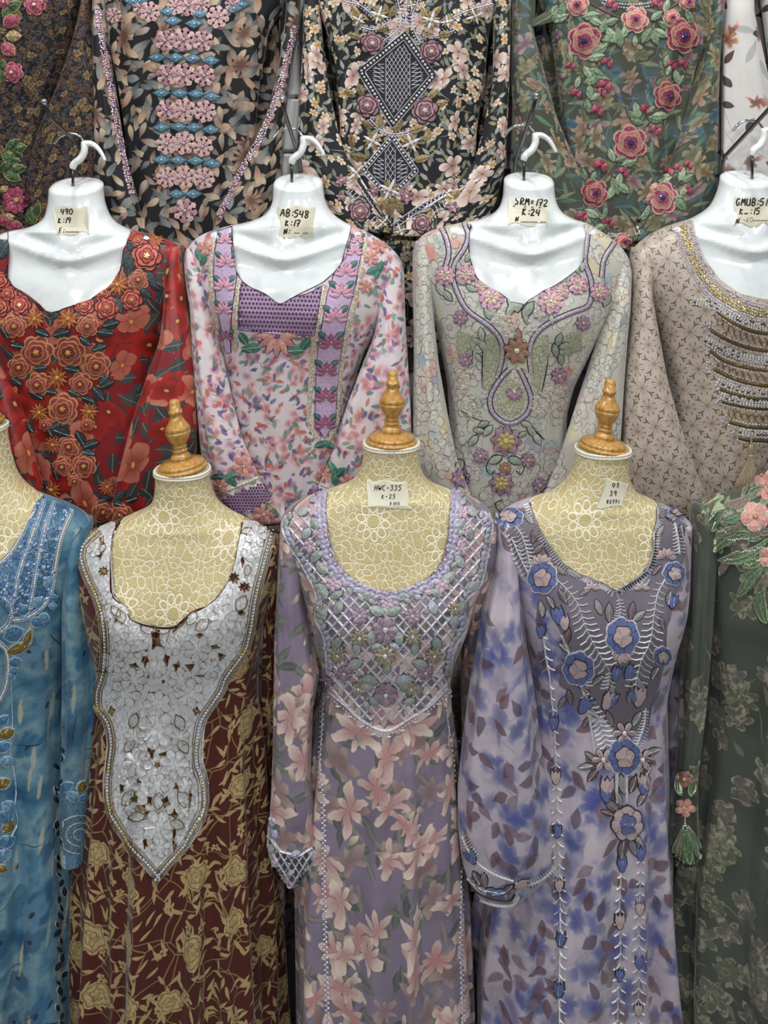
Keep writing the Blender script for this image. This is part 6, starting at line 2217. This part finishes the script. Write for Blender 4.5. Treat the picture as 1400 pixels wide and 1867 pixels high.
# raised petal clusters in the same silver, edged with pale cord
silv2 = thread('d6d8da', .42, .2, .1, .5, 'silver_sequin_petal', 260)
slc = thread('857866', .5, .2, .2)
for x, y, r in z3('270 850 60; 215 920 55; 180 1010 45; 250 1080 40; 1150 930 70; 1130 850 50; 1120 1020 60; 1040 1120 46; 440 1490 78; 665 1500 82; 330 1500 60; 340 1600 60; 950 1420 92; 990 1280 66; 800 1600 84; 455 1600 60; 650 1590 60; 300 1680 70; 560 1720 60; 870 1720 66; 700 1790 80; 420 1790 80; 1050 1480 46; 760 1420 50; 250 1300 44; 260 1400 40') + \
        z4('300 60 84; 640 60 84; 470 120 76; 465 260 110; 350 300 60; 590 300 60; 360 440 84; 560 450 86; 470 560 64; 330 570 50; 620 560 46; 470 790 96; 330 690 44; 610 700 44; 480 900 60; 590 860 34; 290 500 36; 640 500 36'):
    mb = MB(d.S)
    rot = random.random() * 6
    n = 7 if r > 18 else 5
    c_ = [p for p in circ(x, y, r * .93, 28, n, .09, rot)]
    if all(inpoly(c_[::4], poly)) and not any(inpoly([(x, y)], q)[0] for q in holes):
        mb.fan((x, y), c_, .0040, .0050, silv2)
        mb.ribbon(resample(c_, 3.5, True), 1.2, .0047, slc, True)
        for k in range(n):
            a = rot + (k + .5) * 6.283 / n
            mb.ribbon([(x + r * .3 * math.cos(a), y + r * .3 * math.sin(a)), (x + r * .62 * math.cos(a), y + r * .62 * math.sin(a)), (x + r * .85 * math.cos(a), y + r * .85 * math.sin(a))], 1.2, .0055, slc)
        mb.build('silver_petal_cluster', plate)
# gold corded leaf outlines and cut-out edges
mb = MB(d.S)
for x, y, ln, a, w in [(q[0], q[1], q[2], q[3], .3) for q in z4('345 212 90 70; 590 222 95 -65; 322 350 90 40; 610 352 90 -60; 315 632 110 45; 472 650 100 85; 615 640 110 -50; 362 735 90 10; 575 775 90 -20') + z3('1060 1330 110 60; 340 1410 90 -70; 770 1420 100 60; 830 1460 100 40; 310 1380 80 -50; 600 1480 110 20; 500 1480 110 -20; 230 1000 60 60; 1100 1130 70 80; 1090 900 60 20')]:
    a_ = -R(a)
    ca, sa = math.cos(a_), math.sin(a_)
    for sg in (1, -1):
        pts = [(x + u * ln * ca - v * sg * ln * w * sa, y + u * ln * sa + v * sg * ln * w * ca) for u, v in ((-.5, 0), (-.25, .75), (0, 1), (.25, .75), (.5, 0))]
        mb.ribbon(resample(spline(pts, 4), 3), 2.8, .0058, gld)
for q in holes:
    mb.ribbon(resample(q, 3, True), 1.8, .0042, gld, True)
mb.build('gold_cording', plate, kind='stuff')
mb = MB(d.S)
A = np.array(poly)
for _ in range(420):
    x, y = random.uniform(140, 500), random.uniform(960, 1590)
    if inpoly([(x, y)], poly)[0] and not any(inpoly([(x, y)], q)[0] for q in holes):
        mb.bead(x, y, random.choice((.9, .9, 1.2, 1.7)), random.choice(CRYS), 5, h=.003)
mb.build('scattered_sequins', plate, kind='stuff')
hem(d, nk, 3.4, mar, h=.004)

# ---------------------------------------------------------------- mauve: cutwork lattice yoke
d = D['mauve']
z5 = lambda s: Z(s, 3.111, 480, 650)
z6 = lambda s: Z(s, 2.978, 480, 1240)
ltc = thread('cac8d0', .38, .15, .12, .6)
lilc = [thread('aaa6c4', .4, .1, .2, .6), thread('bdb9ce', .4, .1, .2, .6), thread('b0a8bc', .4, .1, .2, .6)]
gsg = [thread('97a39b', .4, .1, .2, .6), thread('a6b0aa', .4, .1, .2, .6), thread('a9b2b4', .4, .1, .2, .6)]
pur = [thread('95808f', .45, .1, .2, .6), thread('a5929f', .45, .1, .2, .6)]
pkk = [thread('bda6b6', .4, .1, .2, .7), thread('c8b0be', .4, .1, .2, .7)]
gdl = [thread('9d957c', .4, .15, .2, .7), thread('aea592', .4, .15, .2, .7)]
dkr = thread('6a6474', .5, .1)
yk = z5('290 800; 215 845; 130 900; 105 960; 140 1060; 205 1160; 260 1260; 300 1350; 296 1480; 345 1600; 362 1800') + z6('352 62; 450 142; 540 222; 670 276; 800 205; 900 142; 1000 42') + z5('1062 1800; 1085 1650; 1150 1540; 1140 1400; 1235 1290; 1275 1100; 1300 950; 1255 880; 1150 820; 1060 790')
ykp = yk + [(x, y) for x, y in d.neck[16::-1]]
ykp = [p for p in ykp]
void = [(z5('%f %f' % (x, y))[0], r / 3.111) for x, y, r in ((690, 1545, 70), (690, 1690, 60), (545, 1590, 40), (850, 1580, 40))]


def lattice(mb):
    nkA = np.array(d.neck)
    for s in (1, -1):
        for k in range(-30, 31):
            run = []
            for t in np.linspace(-240, 240, 190):
                x, y = 706 + k * 20 + t * .707 * 1.0, 1120 + s * t * .80
                ok = inpoly([(x, y)], ykp)[0] and not inpoly([(x, y)], d.neck)[0]
                if ok:
                    run.append((x, y))
                if (not ok or t >= 239.9) and run:
                    if len(run) > 5:
                        mb.ribbon(run[::2], 4.4, .0024, ltc)
                    run = []


lo = sub(d.root, d.S, lattice, 'cutwork_lattice')
mb = MB(d.S)
A = np.array(ykp)
for _ in range(420):
    x, y = random.uniform(A[:, 0].min(), A[:, 0].max()), random.uniform(A[:, 1].min(), A[:, 1].max())
    if inpoly([(x, y)], ykp)[0] and not inpoly([(x, y)], d.neck)[0]:
        mb.bead(x, y, random.uniform(1, 1.8), random.choice(CRYS + AB), 5, h=.002)
mb.build('yoke_sequins', lo, kind='stuff')
# leafy edging round the neck, three rows deep
nkl = resample(spline(d.neck[:17], 5), 9)
for row, (off, ln) in enumerate(((-4, 17), (-13, 19), (-23, 18))):
    q = offset(nkl, -off)
    for i, (x, y) in enumerate(q):
        if row == 2 and i % 2:
            continue
        j = min(i + 1, len(q) - 1)
        a = math.degrees(math.atan2(-(q[j][1] - q[j - 1][1]), q[j][0] - q[j - 1][0]))
        leaves(d, [(x, y, ln, a + (45 if i % 2 else -40) + random.uniform(-12, 12))], lilc[(i + row) % 3] if row < 2 else (gsg + pkk)[i % 5], dkr if row else None, None, .30, 'edging_leaf', h=.0026 + .0006 * (2 - row))
# outer edge of the yoke
for s in ('130 900; 105 960; 140 1060; 205 1160; 260 1260; 300 1350; 296 1480; 345 1600; 362 1800', '1062 1800; 1085 1650; 1150 1540; 1140 1400; 1235 1290; 1275 1100; 1300 950; 1255 880'):
    p = resample(spline(z5(s), 5), 4)
    o = cord(d, p, 4.5, ltc, 'yoke_edge_cord', .0026, sp=1)
    for i, (x, y) in enumerate(resample(offset(p, -8 if s[0] == '1' and s[1] == '3' else -8), 11)):
        leaves(d, [(x, y, 17, random.uniform(20, 160))], (gsg + lilc)[i % 6], dkr, None, .27, 'edging_leaf', h=.0028)
p = resample(spline(z6('352 62; 450 142; 540 222; 670 276; 800 205; 900 142; 1000 42'), 5), 4)
o = cord(d, p, 6, ltc, 'yoke_edge_cord', .0026, sp=1)


def pend(mb):
    for i, (x, y) in enumerate(resample(offset(p, 6), 7)):
        mb.bead(x, y, 2.0, random.choice(CRYS), 5)
        if i % 4 == 0:
            for a in (60, 90, 120):
                mb.bead(x + 5 * math.cos(R(a)), y + 5 * math.sin(R(a)), 2.4, SIL, 6, asp=.6, rot=R(a))


sub(o, d.S, pend, 'edge_beads', 'stuff')
for q in z5('690 1440 80 90; 640 1440 100 160; 740 1440 100 20; 790 1350 110 30; 590 1350 110 150; 480 1260 100 140; 900 1260 100 40; 610 1590 90 80; 770 1590 90 100; 640 1640 70 200; 745 1640 70 -20; 530 1650 80 100; 860 1650 80 80; 430 1420 90 70; 960 1420 90 110;'
            '300 950 90 120; 250 1000 80 60; 300 1130 90 60; 340 1200 100 -40; 1100 960 90 60; 1160 1000 90 110; 1110 1160 90 120; 1050 1250 100 40; 1180 1300 100 20; 340 1330 110 -60; 1120 1420 100 60; 340 1450 100 -70; 1080 1500 90 70; 520 1740 100 20; 600 1830 110 170; 800 1830 110 10; 890 1740 100 160; 700 1760 80 90; 420 1620 90 60; 980 1620 90 110;'
            '420 1350 80 30; 980 1340 80 150; 230 880 80 40; 1180 880 80 130') + z6('560 30 90 20; 600 110 70 -40; 560 130 60 -70; 770 30 90 160; 790 110 70 200; 500 40 60 80; 840 40 60 100'):
    leaves(d, [q], gsg[int(q[0]) % 3], dkr, None, .3, 'sage_leaf', h=.0032)
for x, y, r in z5('690 1545 78; 545 1470 48; 850 1470 48; 465 1790 46; 915 1785 46') + z6('665 72 66; 350 10 30'):
    petals(d, x, y, r, 9, pur, dkr, SIL, 'mauve_flower', w=.3, h=.0034, sharp=False)
for x, y, r in z5('545 1592 52; 850 1582 52; 690 1692 70; 430 1690 50; 965 1690 50; 1080 1430 40; 320 1420 36') + z6('520 40 44; 800 40 44'):
    petals(d, x, y, r, 11, gdl, dkr, SIL, 'gold_flower', w=.22, h=.0034, sharp=True)
for x, y, r in z5('285 875 36; 270 1075 40; 400 1290 44; 1130 885 36; 1120 1090 40; 1010 1295 44; 340 1000 30; 1150 990 30; 480 1190 34; 920 1190 34; 700 1400 40'):
    petals(d, x, y, r, 6, pkk, dkr, SIL, 'pink_flower', w=.36, h=.0034)
# silver vine lines down the skirt
for s in ('322 60; 318 260; 305 480; 322 640; 330 860; 328 1060; 335 1300; 340 1500; 345 1700; 352 1900', '1022 60; 1045 220; 1075 330; 1085 430; 1082 700; 1080 1000; 1076 1250; 1072 1450; 1078 1650; 1085 1900'):
    p = resample(spline(z6(s), 6), 4)
    mb = MB(d.S)
    mb.ribbon(p, 1.8, .0018, ltc)
    for i, (x, y) in enumerate(resample(p, 4.6)):
        sg = 1 if i % 2 else -1
        mb.bead(x + sg * 2.6, y, 2.7, random.choice([SIL, SILB, ltc]), 6, asp=.45, rot=R(60 * sg + random.uniform(-15, 15)))
    mb.build('silver_vine', d.root, kind='stuff')
# cutwork cuff of the sleeve in front
cq = [(493, 1490), (497, 1530), (512, 1552), (545, 1560), (576, 1540), (574, 1565), (556, 1600), (535, 1622), (515, 1608), (498, 1580), (489, 1540)]


def cuffl(mb):
    for s in (1, -1):
        for k in range(-8, 9):
            run = [(532 + k * 13 + t * .6, 1570 + s * t) for t in np.linspace(-70, 70, 60)]
            run = [v for v in run if inpoly([v], cq)[0]]
            if len(run) > 3:
                mb.ribbon(run, 3.2, .003, ltc)
    mb.ribbon(resample(cq, 4, True), 3, .003, ltc, True)


o = sheet(d, cq, thread('4b4656', .7), 'sleeve_cuff', h=.0008)
sub(o, d.S, cuffl, 'cuff_lattice')
leaves(d, [(500, 1520, 20, 110), (497, 1500, 18, 80), (510, 1600, 20, -50), (522, 1612, 18, -60), (560, 1590, 22, 60), (548, 1608, 18, 60), (538, 1556, 18, 20), (500, 1575, 20, -70), (570, 1560, 20, 70), (530, 1590, 16, 30), (495, 1548, 18, 100)], lilc + gsg, ltc, None, .26, 'cuff_leaf', h=.0036)
mb = MB(d.S)
for _ in range(46):
    x, y = random.uniform(490, 577), random.uniform(1490, 1620)
    if inpoly([(x, y)], cq)[0]:
        mb.bead(x, y, random.uniform(1.2, 2.2), random.choice(CRYS), 5, h=.003)
mb.build('cuff_beads', o, kind='stuff')

# ---------------------------------------------------------------- lilac: ferns and blue flowers
d = D['lilac']
z7 = lambda s: Z(s, 3.112, 840, 660)
z8 = lambda s: Z(s, 3.0256, 830, 1250)
wht = thread('d4d5d8', .4, .1, .12, .4)
blu = [thread('5f6c9c', .5, .05, .25, .3), thread('6d7bab', .5, .05, .25, .3)]
sal = [thread('b8a4a4', .5, .05, .2, .2), thread('c0aeac', .5, .05, .2, .2)]
dnet = thread('6e6874', .7, 0, .15)
dkk = thread('2e2b36', .6)
brl = [thread('6a5a5c', .5, .05, .25, .2), thread('7d7274', .5, .05, .25, .2), thread('8f918f', .5, .05, .25, .2)]
main = z7('400 830; 470 1000; 560 1120; 680 1240; 800 1290; 885 1310; 990 1290; 1090 1200; 1120 1060; 1130 900; 1100 840; 1200 870; 1290 930; 1270 1100; 1235 1260; 1190 1450; 1170 1650; 1120 1850') + z8('1090 60; 1060 260; 960 260; 860 230; 800 160; 640 60; 560 -40') + z7('560 1820; 600 1640; 540 1480; 440 1330; 370 1230; 300 1080; 240 960; 200 900; 220 830')
main2 = [p for p in main]
sheet(d, main2, dnet, 'embroidery_net', h=.0006, sp=10)


def fern(pts, n, ln, w=2.0, sides=(1, -1), lead=35, gap=None):
    p = resample(spline(pts, 6), 3.5)
    mb = MB(d.S)
    mb.ribbon(p, 2.4, .0026, wht)
    q = resample(p, gap or ln * .5)
    for i in range(1, len(q) - 1):
        tx, ty = q[i + 1][0] - q[i - 1][0], q[i + 1][1] - q[i - 1][1]
        a = math.atan2(ty, tx)
        for s in sides:
            b = a + s * R(90 + lead)
            k = ln * (.55 + .45 * math.sin(math.pi * min(1, (i + 1) / len(q) + .15)))
            x, y = q[i]
            mb.ribbon([(x, y), (x + .5 * k * math.cos(b), y + .5 * k * math.sin(b)), (x + k * math.cos(b - s * .25), y + k * math.sin(b - s * .25))], w, .0024, wht, taper=False)
    return mb.build('fern', d.root)


fern(z7('840 1745; 770 1630; 710 1510; 660 1370; 600 1290; 545 1235'), 20, 24, 2.6)
fern(z7('830 1860; 842 1780; 838 1740'), 5, 14)
fern(z7('985 1860; 1020 1700; 1075 1580; 1095 1440; 1115 1320; 1160 1225'), 20, 24, 2.6)
fern(z7('385 1205; 330 1090; 290 1000; 245 930'), 12, 16, 2.4)
fern(z7('395 1160; 375 1070; 345 980; 300 920'), 12, 14, 2.4)
fern(z7('1240 1090; 1230 1000; 1210 900'), 8, 12)
fern(z8('840 350; 810 240; 760 130; 700 20'), 8, 18, 2.4)
fern(z7('870 1500; 905 1420; 895 1330'), 8, 12)
fern(z7('720 1850; 690 1780; 660 1720; 600 1690'), 8, 14)
fern(z8('1000 330; 1040 220; 1050 120'), 8, 11)
# ticks round the neckline
nk = resample(spline(d.neck[:16], 5), 5.0)
mb = MB(d.S)
for q in offset(nk, 8), offset(nk, 1.5):
    pass
o1, o2 = offset(nk, 2.5), offset(nk, 12)
for i in range(len(nk)):
    mb.ribbon([o1[i], ((o1[i][0] + o2[i][0]) / 2, (o1[i][1] + o2[i][1]) / 2), o2[i]], 2.2, .0026, wht)
mb.ribbon(offset(nk, 1.5), 2.4, .0026, wht)
mb.build('neck_ticks', d.root)
hem(d, nk, 2.6, dkk)


def bigflower(x, y, r, inv=False, sq=1.08):
    o_, i_ = (sal, blu) if inv else (blu, sal)
    mb = MB(d.S)
    rot = random.random() * 6
    mb.fan((x, y), circ(x, y, r * 1.04, 24, 7, .06, rot, sq), .0022, .0024, wht if not inv else dkk)
    mb.fan((x, y), circ(x, y, r * .97, 24, 7, .06, rot, sq), .0030, .0042, o_[0])
    for k in range(7):
        a = rot + k * 6.283 / 7 + math.pi / 7
        mb.ribbon([(x + r * .5 * math.cos(a), y + sq * r * .5 * math.sin(a)), (x + r * .92 * math.cos(a), y + sq * r * .92 * math.sin(a))], 1.3, .0042, dkk)
    o = mb.build('appliqued_flower', d.root)
    mb = MB(d.S)
    mb.fan((x, y), circ(x, y, r * .60, 18, 5, .10, rot + 1, sq), .0044, .0046, dkk)
    mb.fan((x, y), circ(x, y, r * .55, 18, 5, .10, rot + 1, sq), .0050, .0058, i_[0])
    for a in (rot, rot + 2.1, rot + 4.2):
        mb.ribbon([(x, y), (x + r * .25 * math.cos(a), y + r * .25 * math.sin(a)), (x + r * .5 * math.cos(a), y + sq * r * .5 * math.sin(a))], 1.2, .0062, dkk)
    mb.build('inner_petals', o)
    mb = MB(d.S)
    for k in range(6):
        t = -r * .24 + k * r * .1
        mb.ribbon([(x + t, y + 3 - abs(t) * .2), (x + t + 1.5, y - 4 + abs(t) * .2)], 1.6, .0066, wht)
    mb.build('flower_heart', o)


for x, y, r, n, rot, a1 in (*[(q[0], q[1], q[2], 6, R(190), 200) for q in z7('460 1150 66; 1160 1110 58')], *[(q[0], q[1], q[2], 5, R(190), 200) for q in z7('740 1290 44; 1025 1290 46')], *[(q[0], q[1], q[2], 6, R(10), 190) for q in z7('915 1640 66')],
                            *[(q[0], q[1], q[2], 6, 0, 360) for q in z8('930 258 66; 815 405 66; 1030 405 62')]):
    petals(d, x, y, r, n, sal, dkk, wht if a1 == 360 else None, 'pink_petal_flower', w=.26, rot=rot, a1=a1, vein=dkk)
for x, y, r in z7('465 1222 84; 668 1735 88; 915 1552 96; 1205 1200 62; 275 885 82; 1225 860 54; 1140 1665 50'):
    bigflower(x, y, r, sq=.66 if y < 960 else 1.08)
bigflower(*z8('930 388 92')[0])
bigflower(*z8('945 757 88')[0], inv=True)
leaves(d, z7('420 980 110 75; 440 1060 90 40; 390 890 90 -50; 490 1060 70 110; 560 1180 90 -40; 640 1200 100 -30; 580 1330 100 -60; 510 1360 90 120; 460 1400 100 100; 600 1560 120 70; 590 1620 90 140; 780 1390 100 110; 970 1410 110 80; 840 1420 120 90; 1010 1440 100 40; 1140 1480 80 100; 1180 1340 90 80;'
             '1130 960 80 60; 1250 960 80 100; 780 1800 90 40; 1020 1830 90 120; 700 1850 90 -40; 1100 1760 90 60; 860 1850 70 90; 970 1850 70 90; 1150 860 70 40; 640 1800 100 -60; 1110 1180 80 50; 700 1310 70 30; 1060 1250 60 60') +
       z8('630 60 90 100; 590 90 80 60; 760 150 90 -30; 720 200 70 60; 850 180 100 110; 1000 180 100 60; 880 60 80 100; 960 60 80 80; 720 445 90 10; 760 490 100 50; 745 390 80 -40; 1090 360 90 20; 1075 410 80 -40; 860 660 120 140; 920 540 120 100; 980 540 110 70; 1030 620 100 60; 900 620 90 110; 920 900 120 80; 980 890 110 -70; 1010 850 80 -50; 840 700 80 160; 1060 470 70 60'),
       brl, dkk, wht, .2, 'fern_leaf')


def tulip(x, y, r, col, rot=0):
    mb = MB(d.S)
    P = [(-.5, -1), (-.25, -.55), (0, -.95), (.25, -.55), (.5, -1), (.62, -.1), (.3, .7), (0, .95), (-.3, .7), (-.62, -.1)]
    c, s = math.cos(rot), math.sin(rot)
    q = lambda f: [(x + r * f * (u * c - v * s), y + r * f * (u * s + v * c)) for u, v in P]
    mb.fan((x, y), q(1.14), .0018, .002, dkk)
    mb.fan((x, y), q(.96), .0028, .004, col)
    mb.ribbon([(x, y + r * .6), (x, y), (x + r * .1, y - r * .5)], 1.2, .0044, wht)
    mb.build('tulip', d.root)


for x, y, r, c in z7('555 1440 56 0; 590 1480 46 1; 880 1765 46 0; 955 1755 46 0; 1200 1360 42 0') + z8('845 80 60 1; 862 80 42 0; 1010 60 60 1; 985 60 42 0; 715 105 56 0; 835 560 60 1; 830 600 48 0; 1040 530 54 1; 1035 560 44 0'):
    tulip(x, y, r, (blu, sal)[int(c)][0], random.uniform(-.6, .6))
for s, tl in (('520 -60; 530 60; 545 200; 552 350; 555 505; 560 660; 562 800; 568 950; 575 1100; 580 1250; 582 1400; 578 1540; 575 1680; 578 1900', '545 205 42 0; 555 505 42 1; 562 800 42 0; 576 1100 42 1; 584 1400 46 0; 576 1680 46 0'),
              ('925 920; 918 1000; 908 1150; 905 1300; 912 1450; 905 1600; 898 1740; 895 1900', '918 985 44 0; 905 1298 48 1; 905 1595 40 0'),
              ('1020 900; 1020 1060; 1016 1220; 1012 1380; 1014 1530; 1010 1700; 1010 1900', '1022 925 42 0; 1018 1228 40 1; 1014 1525 38 0; 1010 1785 38 1'),
              ('480 -330; 490 -250; 500 -160; 520 -60', '476 -300 40 0'), ('590 -280; 640 -160; 700 0; 730 120; 770 380', ''), ('890 470; 885 560; 890 650', ''), ('940 480; 940 560; 945 650', '')):
    fern(z8(s)[::-1] if tl else z8(s), 10, 17 if tl else 5, 1.8, lead=58, gap=20 if tl else None)
    if tl:
        for x, y, r, c in z8(tl):
            tulip(x, y, r, (blu, sal)[int(c)][0])
# embroidered edge of the wide sleeve
S_ = d.S
fern(z8('40 830; 70 900; 130 980; 220 1040; 320 1075'), 10, 12)
fern(z8('330 1085; 420 1090; 500 1050; 550 985'), 10, 11)
tulip(*z8('365 1095 44')[0], sal[0], R(80))
tulip(*z8('90 945 44')[0], blu[0], R(-30))
e = resample(spline(z8('45 1090; 90 1150; 160 1190; 250 1212; 320 1205; 352 1165'), 6), 4)
mb = MB(S_)
i1 = offset(e, -8)
for k in range(0, len(e)):
    mb.ribbon([e[k], i1[k]], 2.0, .0026, wht)
mb.ribbon(e, 3, .003, wht)
mb.ribbon(offset(e, -9), 1.8, .0026, dkk)
mb.build('cuff_comb_edge', d.root)
leaves(d, z8('120 1060 90 -60; 160 1070 90 -80; 90 1080 70 -40; 200 1130 80 -10; 240 1140 90 10; 290 1120 80 40; 310 1140 60 60; 150 1120 60 -30'), brl + blu, dkk, wht, .22, 'cuff_leaf')

# ---------------------------------------------------------------- green: raised leaves on the shoulder
d = D['green']
zA = lambda s: Z(s, 3.66, 1200, 840)
zB = lambda s: Z(s, 3.61, 1200, 1350)
lgr = [thread('5c7458', .4, .1, .25, .6), thread('6d8468', .4, .1, .25, .6), thread('4f6850', .4, .1, .25, .6)]
lge2 = thread('b4c4a4', .35, .25, .15, .7)
mvl = [thread('7d6664', .45, .1, .25, .5)]
pnf = [thread('c08a84', .4, .1, .25, .6), thread('cf9c90', .4, .1, .25, .6)]


def longleaf(tip, base, w, col, curve=.12):
    (x0, y0), (x1, y1) = tip, base
    ln = math.hypot(x1 - x0, y1 - y0)
    nx, ny = -(y1 - y0) / ln, (x1 - x0) / ln
    sp = [(x0 + (x1 - x0) * t + nx * curve * ln * math.sin(math.pi * t), y0 + (y1 - y0) * t + ny * curve * ln * math.sin(math.pi * t)) for t in np.linspace(0, 1, 11)]
    wd = [w * math.sin(math.pi * min(1, t ** .8)) * .5 + .6 for t in np.linspace(0, 1, 11)]
    mb = MB(d.S)
    P = np.array(sp)
    T = np.gradient(P, axis=0)
    T /= np.linalg.norm(T, axis=1)[:, None]
    N = np.stack((-T[:, 1], T[:, 0]), 1)
    rim_ = [tuple(P[i] + N[i] * wd[i]) for i in range(11)] + [tuple(P[i] - N[i] * wd[i]) for i in range(9, 0, -1)]
    mb.sheet(rim_, [], .0028, col, 6)
    o = mb.build('raised_leaf', d.root)
    mb = MB(d.S)
    mb.ribbon(resample(rim_, 4, True), 2.2, .0046, lge2, True)
    mb.ribbon(sp, 1.8, .0046, lge2)
    mb.build('leaf_piping', o)


for i, (a, b_, w, m) in enumerate((('300 352', '440 245', 17, 0), ('440 300', '640 215', 14, 2), ('350 470', '450 325', 17, 0), ('440 395', '560 345', 14, 0), ('375 580', '540 440', 18, 0), ('380 500', '570 400', 12, 2), ('365 606', '640 480', 16, 0), ('400 660', '740 510', 18, 0),
                                   ('415 765', '545 600', 12, 2), ('520 905', '640 630', 18, 0), ('580 860', '720 700', 18, 0), ('640 880', '720 750', 14, 2), ('725 1085', '700 800', 20, 0), ('560 700', '740 590', 14, 0), ('600 260', '720 190', 14, 0), ('640 440', '760 470', 14, 2), ('680 300', '760 260', 14, 0), ('610 500', '700 430', 12, 2), ('290 310', '420 235', 12, 2), ('560 470', '690 520', 12, 0))):
    longleaf(zA(a)[0], zA(b_)[0], w, mvl[0] if m else lgr[i % 3], .14 if i % 2 else -.12)
for x, y, r in zA('645 375 100; 700 110 64; 735 225 54; 745 640 80'):
    petals(d, x, y, r, 5, pnf, lge2, GOLDB, 'pink_flower', w=.42, h=.004, heart_r=.16)
beads_ = zA('490 530; 530 522; 580 520; 590 605; 620 600; 680 575; 600 690; 650 660; 470 660; 430 470')
mb = MB(d.S)
for x, y in beads_:
    for k in range(4):
        mb.bead(x + k * 4 - 6, y + random.uniform(-2, 2), 1.8, PEARL, 6, h=.003)
mb.build('pearl_beads', d.root, kind='stuff')
# cuff
cq = zB('135 190; 225 190; 235 400; 262 740; 245 826; 180 836; 110 812; 86 735; 115 520')
co = sheet(d, cq, thread('3a3f36', .6, .0), 'sleeve_cuff', h=.0008)
for x, y, r in zB('178 440 62; 175 250 58'):
    petals(d, x, y, r, 5, pnf if y > 1430 else [thread('8d6860', .5)], None, GOLDB, 'pink_flower', w=.4, h=.003)
for i, (a, b_, w) in enumerate((('92 775', '165 560', 11), ('125 830', '172 580', 12), ('180 842', '178 590', 15), ('232 838', '186 580', 12), ('260 775', '192 560', 11), ('150 360', '140 220', 8), ('210 360', '215 220', 8))):
    longleaf(zB(a)[0], zB(b_)[0], w, lgr[i % 3] if i != 1 else mvl[0], .06 * (-1) ** i)
mb = MB(d.S)
for s in ('100 720; 150 640; 170 560', '255 720; 205 640; 185 560', '178 560; 178 480; 178 420'):
    beadline(mb, spline(zB(s), 5), 4, 1.5, [PEARL, SIL])
mb.build('cuff_beads', co, kind='stuff')

# ================================================================== price notes on the necks
def q2(s, sc, ox, oy):
    return [(ox + float(a.split()[0]) / sc, oy + float(a.split()[1]) / sc) for a in s.split(';')]


def note(key, poly, paper, lines_):
    root, body, S_, C = FORM[key]
    price_tag(root, S_, poly, lines_, paper)


T = lambda t, x, y, h, **k: dict(t=t, x=x, y=y, h=h, **k)
note('red', [(97, 376), (120, 375), (158, 376), (162, 428), (130, 429), (104, 427)], M_PAPER2,
     [T('490', 110, 391, 10.5, w=2.2), T('k:19', 105, 407, 10.5, w=2.2), T('F:', 107, 425, 9, w=2), T('~~~~~', 119, 425, 7, w=1.2, faint=1)])
note('pink', [(506, 376), (540, 374), (574, 377), (573, 432), (540, 434), (508, 431)], M_PAPER2,
     [T('AB:548', 511, 394, 13, w=2.6, adv=.72, dy=.7), T('k:17', 519, 412, 11.5, w=2.6, adv=.78, dy=.4), T('N:', 517, 427, 10, w=2.4), T('~~ ~~', 536, 427, 7, w=1.2, faint=1)])
note('grey', [(929, 358), (960, 360), (1000, 362), (998, 414), (960, 412), (926, 410)], M_PAPER,
     [T('SRM=172', 938, 373, 12.5, w=2.6, adv=.74, dy=.6), T('-  - - -', 934, 380, 9, w=1.8, dy=.4), T('K:24', 951, 392, 12, w=2.8, adv=.8, dy=.6), T('N', 939, 404, 9, w=2.2), T('~~~~~~ ~~', 949, 407, 7, w=1.2, faint=1)])
note('beige', [(1338, 359), (1370, 358), (1402, 360), (1402, 412), (1370, 414), (1337, 411)], M_PAPER2,
     [T('GMUB:51', 1341, 375, 13, w=2.7, adv=.72), T('k_:15', 1347, 391, 12, w=2.4, adv=.78), T('N', 1341, 408, 10, w=2.4), T('-60~~~~', 1353, 405, 9, w=1.3, faint=1)])
note('mauve', [(669, 874), (700, 875), (741, 878), (750, 928), (712, 926), (671, 924)], M_PAPER,
     [T('HWC-335', 682, 894, 9.5, w=1.5, adv=.76), T('k-25', 695, 909, 8, w=1.3, adv=.85), T('8100', 710, 921, 5.5, w=1.2, adv=1.0)])
note('lilac', [(1106, 872), (1146, 882), (1132, 922), (1110, 924), (1095, 928), (1087, 926)], M_PAPER,
     [T('05', 1116, 888, 7.5, w=1.7, adv=1.0), T('39', 1111, 904, 9, w=1.7, adv=.8), T('82771', 1105, 918, 6.5, w=1.5, adv=.8)])
